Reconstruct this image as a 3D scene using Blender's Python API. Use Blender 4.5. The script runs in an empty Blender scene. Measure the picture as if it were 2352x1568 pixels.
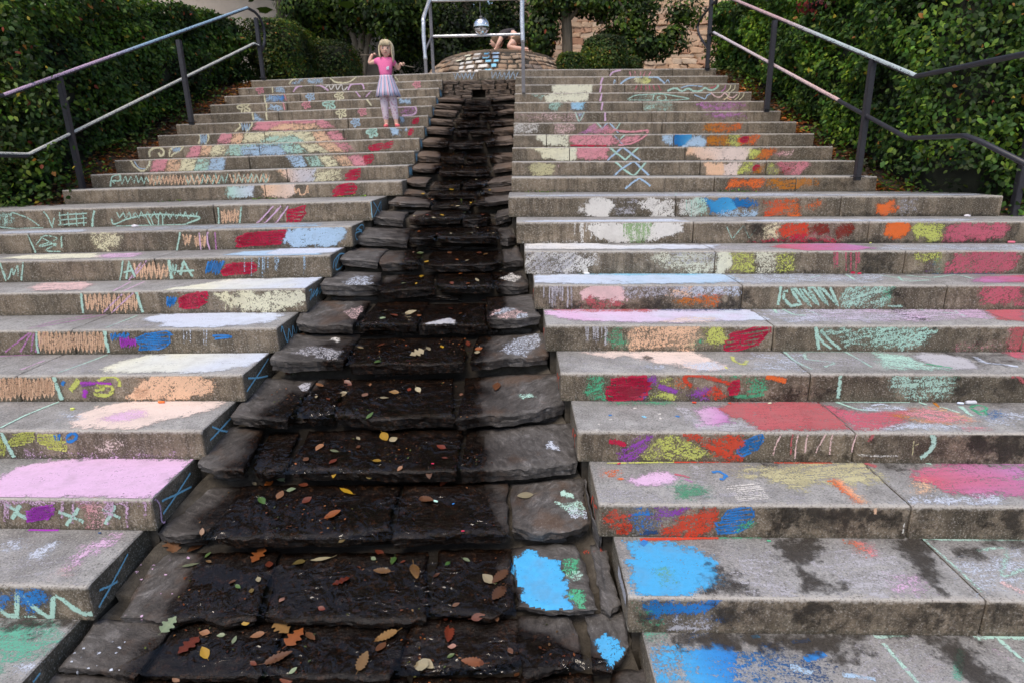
import bpy, bmesh, math, random
import numpy as np
from mathutils import Vector, Matrix, noise as mnoise
from mathutils.bvhtree import BVHTree

scene = bpy.context.scene
COL = scene.collection
random.seed(7)
rng = np.random.default_rng(11)
R_ = math.radians

# ------------------------------------------------------------------ camera
CAM = Vector((0.0, -1.19494, 1.92253))
PITCH, ROLL, YAW, FPX = 0.29152, -0.02128, -0.01409, 1424.14   # FPX: focal length for a 2352 px wide picture
_fw = Vector((math.sin(YAW)*math.cos(PITCH), math.cos(YAW)*math.cos(PITCH), -math.sin(PITCH)))
_r0 = Vector((math.cos(YAW), -math.sin(YAW), 0)); _u0 = _r0.cross(_fw)
_rt = _r0*math.cos(ROLL) + _u0*math.sin(ROLL); _up = -_r0*math.sin(ROLL) + _u0*math.cos(ROLL)
cd = bpy.data.cameras.new('camera'); cam = bpy.data.objects.new('camera', cd); COL.objects.link(cam)
cam.matrix_world = Matrix(((_rt.x, _up.x, -_fw.x, CAM.x), (_rt.y, _up.y, -_fw.y, CAM.y), (_rt.z, _up.z, -_fw.z, CAM.z), (0, 0, 0, 1)))
cd.sensor_width = 36.0; cd.lens = 36.0*FPX/2352.0; cd.clip_end = 500; cd.clip_start = 0.02
cd.dof.use_dof = True; cd.dof.focus_distance = 3.1; cd.dof.aperture_fstop = 4.0
scene.camera = cam

# ------------------------------------------------------------------ sky, sun, exposure
SUN_EL, SUN_AZ = R_(62), R_(205)      # azimuth measured from +Y towards +X: behind the camera, a little to the left
w = bpy.data.worlds.new('World'); scene.world = w; w.use_nodes = True
nt = w.node_tree; bg = nt.nodes['Background']; sk = nt.nodes.new('ShaderNodeTexSky')
sk.sky_type = 'NISHITA'; sk.sun_disc = False; sk.sun_elevation = SUN_EL; sk.sun_rotation = SUN_AZ
sk.air_density = 1.0; sk.dust_density = 3.0; sk.ozone_density = 1.0
nt.links.new(sk.outputs[0], bg.inputs[0]); bg.inputs[1].default_value = 0.15
sd = bpy.data.lights.new('sun', 'SUN'); so = bpy.data.objects.new('sun', sd); COL.objects.link(so)
sd.energy = 1.4; sd.angle = R_(25); sd.color = (1.0, 0.89, 0.75)
sdir = Vector((math.sin(SUN_AZ)*math.cos(SUN_EL), math.cos(SUN_AZ)*math.cos(SUN_EL), math.sin(SUN_EL)))
so.rotation_euler = sdir.to_track_quat('Z', 'Y').to_euler(); so.location = sdir*30
scene.view_settings.view_transform = 'Standard'; scene.view_settings.look = 'None'
scene.view_settings.exposure = 0.5; scene.view_settings.gamma = 1.0; scene.view_settings.use_curve_mapping = False
scene.render.engine = 'CYCLES'
scene.cycles.transparent_max_bounces = 24
scene.cycles.max_bounces = 6

# ------------------------------------------------------------------ picture point -> ray, plane hits
def ray(u, v):
    return (_fw + _rt*((u-1176.0)/FPX) - _up*((v-784.0)/FPX)).normalized()
def hit(u, v, p0, n):
    d = ray(u, v); n = Vector(n); t = (Vector(p0)-CAM).dot(n)/d.dot(n); return CAM + d*t
def proj(P):
    d = Vector(P)-CAM; w_ = d.dot(_fw); return (1176+FPX*d.dot(_rt)/w_, 784-FPX*d.dot(_up)/w_)

# ------------------------------------------------------------------ object helpers
def setp(o, **kw):
    for k, v in kw.items():
        if v is not None: o[k] = v
    return o
def link(o, parent=None):
    COL.objects.link(o)
    if parent is not None:
        o.parent = parent
        M = Matrix.Translation(-Vector(BASE.get(parent.name, (0, 0, 0))))      # children keep world coordinates
        o.matrix_parent_inverse = M
    return o
BASE = {}
def empty(name, loc, label=None, category=None, group=None, kind=None):
    o = bpy.data.objects.new(name, None); o.empty_display_size = 0.2; COL.objects.link(o); o.location = loc
    BASE[o.name] = tuple(loc); return setp(o, label=label, category=category, group=group, kind=kind)
def mesh_np(name, V, F, mat=None, parent=None, smooth=False, attrs=None, cols=None, **props):
    """V (n,3) array, F list of tuples or (m,k) array; attrs {name: per-vertex floats}; cols {name: (n,4)}"""
    me = bpy.data.meshes.new(name)
    V = np.asarray(V, dtype=np.float32)
    if isinstance(F, np.ndarray):
        m, k = F.shape
        me.vertices.add(len(V)); me.vertices.foreach_set('co', V.ravel())
        me.loops.add(m*k); me.loops.foreach_set('vertex_index', F.astype(np.int32).ravel())
        me.polygons.add(m); me.polygons.foreach_set('loop_start', np.arange(0, m*k, k, dtype=np.int32))
        me.polygons.foreach_set('loop_total', np.full(m, k, dtype=np.int32))
        me.update(calc_edges=True)
    else:
        me.from_pydata([tuple(p) for p in V], [], F)
    if smooth: me.polygons.foreach_set('use_smooth', np.ones(len(me.polygons), dtype=bool))
    for n, a in (attrs or {}).items():
        at = me.attributes.new(n, 'FLOAT', 'POINT'); at.data.foreach_set('value', np.asarray(a, dtype=np.float32))
    for n, a in (cols or {}).items():
        at = me.attributes.new(n, 'FLOAT_COLOR', 'POINT'); at.data.foreach_set('color', np.asarray(a, dtype=np.float32).ravel())
    me.validate()
    if mat is not None: me.materials.append(mat)
    o = bpy.data.objects.new(name, me); link(o, parent); return setp(o, **props)
class MB:
    """collects simple solids into one mesh"""
    def __init__(s): s.V = []; s.F = []
    def add(s, vs, fs):
        b = len(s.V); s.V += [tuple(v) for v in vs]; s.F += [tuple(b+i for i in f) for f in fs]; return s
    def box(s, lo, hi, rot=None, at=None):
        x0, y0, z0 = lo; x1, y1, z1 = hi
        vs = [Vector(p) for p in ((x0,y0,z0),(x1,y0,z0),(x1,y1,z0),(x0,y1,z0),(x0,y0,z1),(x1,y0,z1),(x1,y1,z1),(x0,y1,z1))]
        if rot is not None: vs = [rot @ p for p in vs]
        if at is not None: vs = [p+Vector(at) for p in vs]
        return s.add(vs, [(0,3,2,1),(4,5,6,7),(0,1,5,4),(1,2,6,5),(2,3,7,6),(3,0,4,7)])
    def tube(s, pts, r, n=10, cap=True, square=False):
        pts = [Vector(p) for p in pts]; rr = r if isinstance(r, (list, tuple)) else [r]*len(pts)
        rings = []; prev = None
        for i, p in enumerate(pts):
            t = (pts[min(i+1, len(pts)-1)]-pts[max(i-1, 0)]).normalized()
            if prev is None:
                a = Vector((1, 0, 0)) if abs(t.x) < .9 else Vector((0, 1, 0))
                if square: a = Vector((1, 0, 0)) if abs(t.z) > .5 else Vector((0, 0, 1))
                prev = (a - t*a.dot(t)).normalized()
            else: prev = (prev - t*prev.dot(t)).normalized()
            b = t.cross(prev)
            m = 4 if square else n; o = math.pi/4 if square else 0; k = math.sqrt(2) if square else 1
            rings.append([p + (prev*math.cos(o+2*math.pi*j/m)+b*math.sin(o+2*math.pi*j/m))*rr[i]*k for j in range(m)])
        m = len(rings[0]); vs = [q for rg in rings for q in rg]; fs = []
        for i in range(len(rings)-1):
            for j in range(m): fs.append((i*m+j, i*m+(j+1) % m, (i+1)*m+(j+1) % m, (i+1)*m+j))
        if cap: fs.append(tuple(range(m-1, -1, -1))); fs.append(tuple((len(rings)-1)*m+j for j in range(m)))
        return s.add(vs, fs)
    def build(s, name, mat, parent=None, smooth=False, bevel=0, **props):
        o = mesh_np(name, s.V, s.F, mat, parent, smooth, **props)
        if bevel:
            bm = bmesh.new(); bm.from_mesh(o.data); bmesh.ops.bevel(bm, geom=bm.edges[:], offset=bevel, segments=2, affect='EDGES', clamp_overlap=True)
            bm.to_mesh(o.data); bm.free()
        return o
def bez(pts, n=8):
    """Catmull-Rom through pts"""
    pts = [Vector(p) for p in pts]; out = []
    for i in range(len(pts)-1):
        p0 = pts[max(i-1, 0)]; p1 = pts[i]; p2 = pts[i+1]; p3 = pts[min(i+2, len(pts)-1)]
        for k in range(n):
            t = k/n; out.append(0.5*((2*p1)+(p2-p0)*t+(2*p0-5*p1+4*p2-p3)*t*t+(3*p1-p0-3*p2+p3)*t**3))
    return out+[pts[-1]]
def nz(x, y, z=0.0): return mnoise.noise(Vector((x, y, z)))

# ------------------------------------------------------------------ materials
class NT:
    def __init__(s, name):
        s.m = bpy.data.materials.new(name); s.m.use_nodes = True; s.t = s.m.node_tree; s.b = s.t.nodes['Principled BSDF']; s.out = s.t.nodes['Material Output']
    def n(s, typ, **kw):
        nd = s.t.nodes.new(typ)
        for k, v in kw.items(): setattr(nd, k, v)
        return nd
    def l(s, a, b): s.t.links.new(a, b)
    def noise(s, scale, detail=5, rough=.6, vec=None, dist=0):
        nd = s.n('ShaderNodeTexNoise'); nd.inputs['Scale'].default_value = scale; nd.inputs['Detail'].default_value = detail
        nd.inputs['Roughness'].default_value = rough; nd.inputs['Distortion'].default_value = dist
        if vec is not None: s.l(vec, nd.inputs['Vector'])
        return nd.outputs['Fac']
    def ramp(s, fac, stops, interp='LINEAR'):
        nd = s.n('ShaderNodeValToRGB'); cr = nd.color_ramp; cr.interpolation = interp
        while len(cr.elements) < len(stops): cr.elements.new(0.5)
        for e, (p, c) in zip(cr.elements, stops):
            e.position = p; e.color = (c, c, c, 1) if isinstance(c, (int, float)) else tuple(c)+(1,)
        s.l(fac, nd.inputs[0]); return nd.outputs[0]
    def mix(s, fac, a, b, mode='MIX'):
        nd = s.n('ShaderNodeMix', data_type='RGBA', blend_type=mode)
        for sock, x in ((nd.inputs['Factor'], fac), (nd.inputs['A'], a), (nd.inputs['B'], b)):
            if isinstance(x, (int, float)): sock.default_value = x if sock.type == 'VALUE' else (x, x, x, 1)
            elif isinstance(x, tuple): sock.default_value = x+(1,) if len(x) == 3 else x
            else: s.l(x, sock)
        return nd.outputs['Result']
    def math(s, op, a, b=0.0, c=0.0, clamp=False):
        nd = s.n('ShaderNodeMath', operation=op, use_clamp=clamp)
        for i, x in enumerate((a, b, c)):
            if isinstance(x, (int, float)): nd.inputs[i].default_value = x
            else: s.l(x, nd.inputs[i])
        return nd.outputs[0]
    def smooth(s, x, lo, hi):
        nd = s.n('ShaderNodeMapRange', interpolation_type='SMOOTHSTEP')
        s.l(x, nd.inputs[0]); nd.inputs[1].default_value = lo; nd.inputs[2].default_value = hi; return nd.outputs[0]
    def bump(s, h, strength=.5, dist=.01, normal=None):
        nd = s.n('ShaderNodeBump'); nd.inputs['Strength'].default_value = strength; nd.inputs['Distance'].default_value = dist
        s.l(h, nd.inputs['Height'])
        if normal is not None: s.l(normal, nd.inputs['Normal'])
        return nd.outputs[0]
    def pos(s): return s.n('ShaderNodeNewGeometry').outputs['Position']
    def attr(s, name, out='Fac'):
        nd = s.n('ShaderNodeAttribute'); nd.attribute_name = name; return nd.outputs[out]
    def scaled(s, vec, sx, sy, sz):
        nd = s.n('ShaderNodeMapping'); nd.inputs['Scale'].default_value = (sx, sy, sz); s.l(vec, nd.inputs['Vector']); return nd.outputs[0]
    def rnd(s): return s.n('ShaderNodeObjectInfo').outputs['Random']
    def set(s, color=None, rough=None, normal=None, **kw):
        for sock, x in (('Base Color', color), ('Roughness', rough), ('Normal', normal)):
            if x is None: continue
            if isinstance(x, (int, float)): s.b.inputs[sock].default_value = x
            elif isinstance(x, tuple): s.b.inputs[sock].default_value = x+(1,)
            else: s.l(x, s.b.inputs[sock])
        for k, x in kw.items():
            k = k.replace('_', ' ')
            if isinstance(x, (int, float)): s.b.inputs[k].default_value = x
            elif isinstance(x, tuple): s.b.inputs[k].default_value = x+(1,)
            else: s.l(x, s.b.inputs[k])
        return s.m

def concrete():
    t = NT('weathered_concrete'); p = t.pos(); rn = t.rnd(); nose = t.attr('nose'); low = t.attr('low')
    big = t.noise(1.9, 5, .6, p); mid = t.noise(8, 6, .7, p); fine = t.noise(120, 4, .75, p); grit = t.noise(300, 2, .6, p); pit = t.noise(55, 3, .6, p)
    streak = t.noise(1.0, 5, .65, t.scaled(p, 17, 4, 1.6))
    # vertical faces: weathered brown with warm bounce light painted in, streaked with grime; treads: worn grey with sky light painted in
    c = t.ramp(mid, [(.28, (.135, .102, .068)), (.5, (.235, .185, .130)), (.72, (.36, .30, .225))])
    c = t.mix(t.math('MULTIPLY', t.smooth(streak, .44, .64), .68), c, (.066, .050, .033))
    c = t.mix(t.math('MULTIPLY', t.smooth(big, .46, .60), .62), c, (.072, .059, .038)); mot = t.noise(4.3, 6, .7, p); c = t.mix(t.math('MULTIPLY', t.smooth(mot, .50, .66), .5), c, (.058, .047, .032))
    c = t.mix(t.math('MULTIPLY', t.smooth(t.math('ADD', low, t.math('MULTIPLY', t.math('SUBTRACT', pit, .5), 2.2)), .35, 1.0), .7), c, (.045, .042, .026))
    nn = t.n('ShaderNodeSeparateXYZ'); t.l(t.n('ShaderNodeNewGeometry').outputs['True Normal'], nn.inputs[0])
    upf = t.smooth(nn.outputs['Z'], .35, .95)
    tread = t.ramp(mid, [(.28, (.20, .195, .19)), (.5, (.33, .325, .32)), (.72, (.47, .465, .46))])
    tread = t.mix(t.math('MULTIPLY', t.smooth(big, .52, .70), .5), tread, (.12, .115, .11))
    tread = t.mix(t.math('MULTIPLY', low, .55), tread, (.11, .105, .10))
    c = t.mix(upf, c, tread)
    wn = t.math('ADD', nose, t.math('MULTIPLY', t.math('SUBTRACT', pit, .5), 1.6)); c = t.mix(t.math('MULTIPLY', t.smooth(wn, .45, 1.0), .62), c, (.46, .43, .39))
    tone = t.math('ADD', .86, t.math('MULTIPLY', rn, .28)); c = t.mix(1.0, c, t.ramp(tone, [(0, 0.0), (1, 1.0)]), 'MULTIPLY')
    sp = t.math('MULTIPLY', t.smooth(fine, .53, .66), .6); c = t.mix(sp, c, (.50, .47, .43))
    sp2 = t.math('MULTIPLY', t.smooth(fine, .47, .35), .75); c = t.mix(sp2, c, (.05, .043, .035))
    h = t.math('ADD', t.math('MULTIPLY', fine, .8), t.math('MULTIPLY', grit, .4)); h = t.math('ADD', h, t.math('MULTIPLY', pit, .6))
    return t.set(c, .88, t.bump(h, .7, .007))
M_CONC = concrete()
def mortar():
    t = NT('mortar'); p = t.pos(); a = t.noise(14, 6, .7, p); b = t.noise(120, 3, .7, p)
    wet = t.attr('wet')
    c = t.ramp(a, [(.3, (.035, .030, .024)), (.55, (.075, .065, .052)), (.75, (.13, .115, .095))])
    c = t.mix(t.math('MULTIPLY', wet, .97), c, (.010, .008, .006))
    r = t.math('SUBTRACT', .9, t.math('MULTIPLY', wet, .35))
    return t.set(c, r, t.bump(t.math('ADD', a, t.math('MULTIPLY', b, .4)), .8, .015), Specular_IOR_Level=.15)
M_MORTAR = mortar()
def cascade_stone():
    t = NT('schist_slab'); p = t.pos(); rn = t.rnd()
    vec = t.n('ShaderNodeVectorMath', operation='ADD'); t.l(p, vec.inputs[0])
    cmb = t.n('ShaderNodeCombineXYZ'); t.l(t.math('MULTIPLY', rn, 7.0), cmb.inputs[0]); t.l(cmb.outputs[0], vec.inputs[1]); q = vec.outputs[0]
    rot = t.n('ShaderNodeVectorRotate', rotation_type='Z_AXIS'); t.l(q, rot.inputs['Vector']); t.l(t.math('MULTIPLY', rn, 3.1), rot.inputs['Angle']); st = t.noise(1.0, 7, .72, t.scaled(rot.outputs[0], 8, 22, 60), .9); md = t.noise(13, 6, .7, q); fn = t.noise(95, 4, .75, q); bl = t.noise(4.5, 4, .6, q)
    c = t.ramp(t.math('ADD', t.math('MULTIPLY', st, .6), t.math('MULTIPLY', md, .4)), [(.36, (.030, .027, .025)), (.46, (.075, .069, .065)), (.56, (.135, .128, .126)), (.67, (.34, .335, .335))])
    rust = t.math('MULTIPLY', t.smooth(t.math('ADD', bl, t.math('MULTIPLY', t.math('SUBTRACT', rn, .5), .22)), .54, .70), .55); c = t.mix(rust, c, (.12, .064, .032))
    c = t.mix(t.math('MULTIPLY', t.smooth(fn, .56, .72), .45), c, (.36, .345, .33)); c = t.mix(t.math('MULTIPLY', t.smooth(fn, .44, .30), .6), c, (.03, .026, .024))
    sz = t.n('ShaderNodeSeparateXYZ'); t.l(p, sz.inputs[0]); c = t.mix(t.math('MULTIPLY', t.smooth(sz.outputs['Z'], 1.3, 2.0), .55), c, (.23, .155, .10))
    wa = t.attr('wet'); wx = t.math('ADD', wa, t.math('MULTIPLY', t.math('SUBTRACT', md, .5), .45)); wet = t.smooth(wx, .36, .62); damp = t.smooth(wx, -.25, .40); c = t.mix(t.math('MULTIPLY', damp, .8), c, t.mix(1.0, c, (.34, .29, .25), 'MULTIPLY'))
    dark = t.mix(1.0, c, (.11, .086, .072), 'MULTIPLY'); c = t.mix(wet, c, dark)
    sed = t.noise(30, 6, .8, q); c = t.mix(t.math('MULTIPLY', t.math('MULTIPLY', t.smooth(sed, .50, .68), wet), .7), c, (.050, .021, .009))
    rough = t.math('ADD', t.math('MULTIPLY', wet, -.36), .60)
    rough = t.math('ADD', rough, t.math('MULTIPLY', t.math('SUBTRACT', fn, .5), .25))
    h = t.math('ADD', t.math('MULTIPLY', st, .6), t.math('ADD', t.math('MULTIPLY', md, .7), t.math('MULTIPLY', fn, .3)))
    return t.set(c, rough, t.bump(h, 1.0, .011), Specular_IOR_Level=t.math('SUBTRACT', .5, t.math('MULTIPLY', wet, .25)))
M_SLAB = cascade_stone()
def water():
    t = NT('running_water'); p = t.pos()
    n1 = t.noise(19, 1.2, .4, t.scaled(p, 1, .85, 1), 1.6); n2 = t.noise(75, 2, .5, p, .4); n3 = t.noise(5, 2, .5, p)
    h = t.math('MULTIPLY', t.math('ADD', n1, t.math('MULTIPLY', n2, .06)), t.math('ADD', .25, t.smooth(n3, .36, .60)))
    nm = t.bump(h, 1.0, .015)
    gl = t.n('ShaderNodeBsdfGlossy'); gl.inputs['Roughness'].default_value = .05; gl.inputs['Color'].default_value = (1, 1, 1, 1); t.l(nm, gl.inputs['Normal'])
    tr = t.n('ShaderNodeBsdfTransparent'); tr.inputs['Color'].default_value = (.86, .83, .8, 1)
    fr = t.n('ShaderNodeFresnel'); fr.inputs['IOR'].default_value = 1.33; t.l(nm, fr.inputs['Normal'])
    mx = t.n('ShaderNodeMixShader'); t.l(fr.outputs[0], mx.inputs[0]); t.l(tr.outputs[0], mx.inputs[1]); t.l(gl.outputs[0], mx.inputs[2])
    t.l(mx.outputs[0], t.out.inputs['Surface']); return t.m
M_WATER = water()
def simple(name, col, rough=.7, sc=20, var=.25, bumpd=.003, metal=0.0, **kw):
    t = NT(name); p = t.n('ShaderNodeTexCoord').outputs['Object']; a = t.noise(sc, 5, .65, p)
    lo = tuple(x*(1-var) for x in col); hi = tuple(min(1, x*(1+var)) for x in col)
    return t.set(t.ramp(a, [(.3, lo), (.7, hi)]), rough, t.bump(a, .4, bumpd), Metallic=metal, **kw)
M_PAINT = simple('dark_rail_paint', (.028, .027, .034), .42, 60, .3, .001)
M_SOIL = simple('leafy_soil', (.045, .032, .022), .95, 25, .6, .03)
# ------------------------------------------------------------------ stairs geometry
H1, H2, T1, T2, DL = 0.16, 0.13111, 0.3905, 0.34869, 0.61638
SH = {'L': (0.00942, -0.05951), 'R': (-0.01709, -0.01061)}      # cross fall and skew of each flight
def SZ(k): return k*H1 if k <= 10 else 10*H1+(k-10)*H2
def SY(k): return k*T1 if k <= 10 else 10*T1+DL+(k-11)*T2
def W(s, x, y, z): a, b = SH[s]; return Vector((x, y+b*x, z+a*x))
XIN = {'R': {0: .505, 1: .447, 2: .390, 3: .324, 4: .267, 5: .211, 6: .149, 7: .093, 8: .037, 9: -.018, 10: -.081, 11: -.058, 12: -.054, 13: -.051, 14: -.041, 15: -.036, 16: -.030, 17: -.024, 18: -.019, 19: -.014, 20: -.010},
       'L': {0: -1.885, 1: -1.815, 2: -1.749, 3: -1.680, 4: -1.613, 5: -1.548, 6: -1.480, 7: -1.416, 8: -1.343, 9: -1.274, 10: -1.195, 11: -1.043, 12: -1.037, 13: -1.024, 14: -1.019, 15: -1.010, 16: -1.009, 17: -1.002, 18: -.993, 19: -.986, 20: -.981}}
XOUT = {'R': {11: 3.181, 12: 3.149, 13: 3.099, 14: 3.059, 15: 3.014, 16: 2.973, 17: 2.906, 18: 2.876, 19: 2.835, 20: 2.789, 21: 2.739, 10: 3.848},
        'L': {11: -4.303, 12: -4.238, 13: -4.185, 14: -4.129, 15: -4.072, 16: -4.022, 17: -3.967, 18: -3.907, 19: -3.859, 20: -3.805, 21: -3.754, 10: -5.0}}
for k in range(0, 10): XOUT['R'][k] = 4.35; XOUT['L'][k] = -5.2
XIN['R'][21] = XIN['L'][21] = -0.52      # the top step runs across the head of the cascade
JPX = {'R': {2: [2259], 3: [2089], 4: [1962], 5: [1860], 6: [1776], 7: [1704.5, 2173], 8: [1641.5, 2078], 9: [1592.6, 1995], 10: [1552, 1931], 11: [1641, 1828], 12: [1608.6, 1760], 13: [1308, 1574], 14: [1255, 1547], 15: [1521], 16: [1497], 17: [1475.6], 18: [1454.8], 19: [1435], 20: [1418.6], 21: [1400, 1545]},
       'L': {6: [169], 5: [44], 8: [358], 9: [70, 478], 10: [146, 492], 11: [610], 12: [330, 660], 13: [573], 14: [596], 15: [609, 790], 16: [560, 800], 17: [640], 18: [660, 850], 19: [690], 20: [720, 880], 21: [760, 905]}}
def riser_x(s, k, u, v=None):
    """x on the riser plane of step k seen at picture column u"""
    a, b = SH[s]; z = (SZ(k)+SZ(k-1))/2; vv = 700.0
    for _ in range(6):
        P = hit(u, vv, (0, SY(k), 0), (-b, 1, 0)); vv = proj(W(s, P.x, SY(k), z))[1]
    return P.x
def joints(s, k):
    xs = [riser_x(s, k, u) for u in JPX[s].get(k, [])]
    lo, hi = sorted((XIN[s][k], XOUT[s][k]))
    if s == 'R' and k <= 9:
        x = (max(xs) if xs else 1.2) + 1.45
        while x < hi-.4: xs.append(x); x += 1.45
    if s == 'L' and k <= 9:
        x = (min(xs) if xs else -3.1) - 1.45
        while x > lo+.4: xs.append(x); x -= 1.45
    return [x for x in sorted(xs) if lo+.15 < x < hi-.15]
BLOCKS = {}      # (side, k) -> [(x0, x1, object)]
STAIRS = {'L': empty('stairs_left', (-3.1, 0, 0), kind='structure'), 'R': empty('stairs_right', (1.9, 0, 0), kind='structure')}
def block(s, k, x0, x1):
    yb = SY(k+1)+.05 if k < 21 else SY(21)+.42
    y0, z0, z1 = SY(k), SZ(k-1)+.0012, SZ(k); r = .011
    sd = k*13.7 + x0*5.1
    nose = [(y0+r*(1-math.cos(t)), z1-r*(1-math.sin(t))) for t in (0, .4, .8, 1.2, math.pi/2)]
    prof = [(y0, z0), (y0, z0+.035), (y0, z1-.03)] + nose + [(y0+.045, z1), ((y0+yb)/2, z1), (yb, z1), (yb, z0)]
    n = max(4, int((x1-x0)/.045)); g = .0035
    xs = [x0+g, x0+g+.006] + [x0+g+.006+(x1-x0-2*g-.012)*i/n for i in range(1, n)] + [x1-g-.006, x1-g]
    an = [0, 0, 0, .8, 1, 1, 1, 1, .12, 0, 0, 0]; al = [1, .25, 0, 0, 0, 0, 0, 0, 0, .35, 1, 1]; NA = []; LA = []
    V = []; m = len(prof); cy = (y0+yb)/2; cz = (z0+z1)/2
    for i, x in enumerate(xs):
        end = i in (0, len(xs)-1)
        for j, (y, z) in enumerate(prof):
            if end: y += .006 if y < cy else -.006; z += .005 if z < cz else -.005
            elif 3 <= j <= 8:      # chipped, slightly wavy arris
                e = nz(x*23+sd, k*3.1, 1)*.0022 + max(0, nz(x*9+sd, k*7.7, 5)-.45)*.016
                y += abs(e)*.8 + nz(x*3+sd, 2)*.0015; z -= abs(e)*.9
            V.append(W(s, x, y, z)); NA.append(an[j]); LA.append(al[j])
    F = []
    for i in range(len(xs)-1):
        for j in range(m): F.append((i*m+j, (i+1)*m+j, (i+1)*m+(j+1) % m, i*m+(j+1) % m))
    F.append(tuple(range(m))); F.append(tuple((len(xs)-1)*m+j for j in range(m-1, -1, -1)))
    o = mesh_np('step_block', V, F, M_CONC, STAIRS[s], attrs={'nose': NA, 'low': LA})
    bm = bmesh.new(); bm.from_mesh(o.data); bmesh.ops.recalc_face_normals(bm, faces=bm.faces[:]); bm.to_mesh(o.data); bm.free()
    for p in o.data.polygons: p.use_smooth = False
    return o
for s in 'LR':
    for k in range(0, 22):
        lo, hi = sorted((XIN[s][k], XOUT[s][k])); xs = [lo]+joints(s, k)+[hi]
        BLOCKS[s, k] = [(a, b, block(s, k, a, b)) for a, b in zip(xs[:-1], xs[1:])]
    # solid core behind the blocks so that joints read dark
    V = []; F = []; prof = [(SY(0)+.06, -.5)]
    for k in range(0, 22): prof += [(SY(k)+.05, SZ(k-1)-.03), (SY(k)+.05, SZ(k)-.03)]
    prof += [(SY(21)+.40, SZ(21)-.03), (SY(21)+.40, -.5)]
    xi = -.56 if s == 'R' else -.48
    core = MB()
    for k in range(0, 22):
        lo, hi = sorted((XIN[s][k], XOUT[s][k]))
        y0, y1 = SY(k)+.04, (SY(k+1)+.045 if k < 21 else SY(21)+.40)
        vs = [W(s, x, y, z) for x in (lo+.03, hi-.03) for y in (y0, y1) for z in (SZ(k-1)-.6, SZ(k)-.025)]
        core.add(vs, [(0,1,3,2),(4,6,7,5),(0,4,5,1),(2,3,7,6),(0,2,6,4),(1,5,7,3)])
    core.build('mortar_core', M_MORTAR, STAIRS[s])

# which face of which flight is seen at a picture point
def face_at(u, v):
    best = None; d = ray(u, v)
    for s in 'LR':
        a, b = SH[s]
        for k in range(0, 22):
            lo, hi = sorted((XIN[s][k], XOUT[s][k]))
            n = Vector((-b, 1, 0)); t = (Vector((0, SY(k), 0))-CAM).dot(n)/d.dot(n); P = CAM+d*t
            if t > 0 and lo-.01 <= P.x <= hi+.01 and SZ(k-1)-.004 <= P.z-a*P.x <= SZ(k)+.001 and (best is None or t < best[0]): best = (t, s, k, 'r')
            n = Vector((-a, 0, 1)); t = (Vector((0, 0, SZ(k)))-CAM).dot(n)/d.dot(n); P = CAM+d*t
            yl = P.y-b*P.x; ye = SY(k+1) if k < 21 else SY(21)+.42
            if t > 0 and lo-.01 <= P.x <= hi+.01 and SY(k)-.001 <= yl <= ye+.02 and (best is None or t < best[0]): best = (t, s, k, 't')
            xe = XIN[s][k]; t = (xe-CAM.x)/d.x if abs(d.x) > 1e-6 else -1; P = CAM+d*t
            yl = P.y-b*P.x; zl = P.z-a*P.x
            if t > 0 and SY(k)-.001 <= yl <= ye and SZ(k-1) <= zl <= SZ(k) and (best is None or t < best[0]): best = (t, s, k, 'e')
    return best[1:] if best else None
# ------------------------------------------------------------------ stone cascade in the channel between the flights
_ny = [SY(k) for k in range(-1, 22)]; _nzv = [SZ(k) for k in range(-1, 22)]
_ny[0] = -T1; _nzv[0] = -H1
def drop(y): return float(np.interp(y, [0, 3.5, 4.6, 6, 8], [.215, .20, .15, .13, .15]))
def bedz(y): return float(np.interp(y, [-.8]+_ny[1:], [-.8/T1*H1]+_nzv[1:])) - drop(y)      # nominal height of the slab lips
_kl = list(range(0, 21))
def xl(y): return float(np.interp(y, [SY(k)+.06 for k in _kl], [XIN['L'][k] for k in _kl]))
def xr(y): return float(np.interp(y, [SY(k) for k in _kl], [XIN['R'][k] for k in _kl]))
def lip_y(v, u):
    """y at which the picture point (u,v) meets the nominal bed"""
    d = ray(u, v); lo, hi = 1.0, 14.0
    f = lambda t: (CAM+d*t).z - bedz((CAM+d*t).y)
    for _ in range(60):
        m = (lo+hi)/2
        if f(m) > 0: lo = m
        else: hi = m
    return (CAM+d*hi).y
def bed_x(u, v, y):
    P = hit(u, v, (0, y, 0), (0, 1, 0)); return P.x
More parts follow.
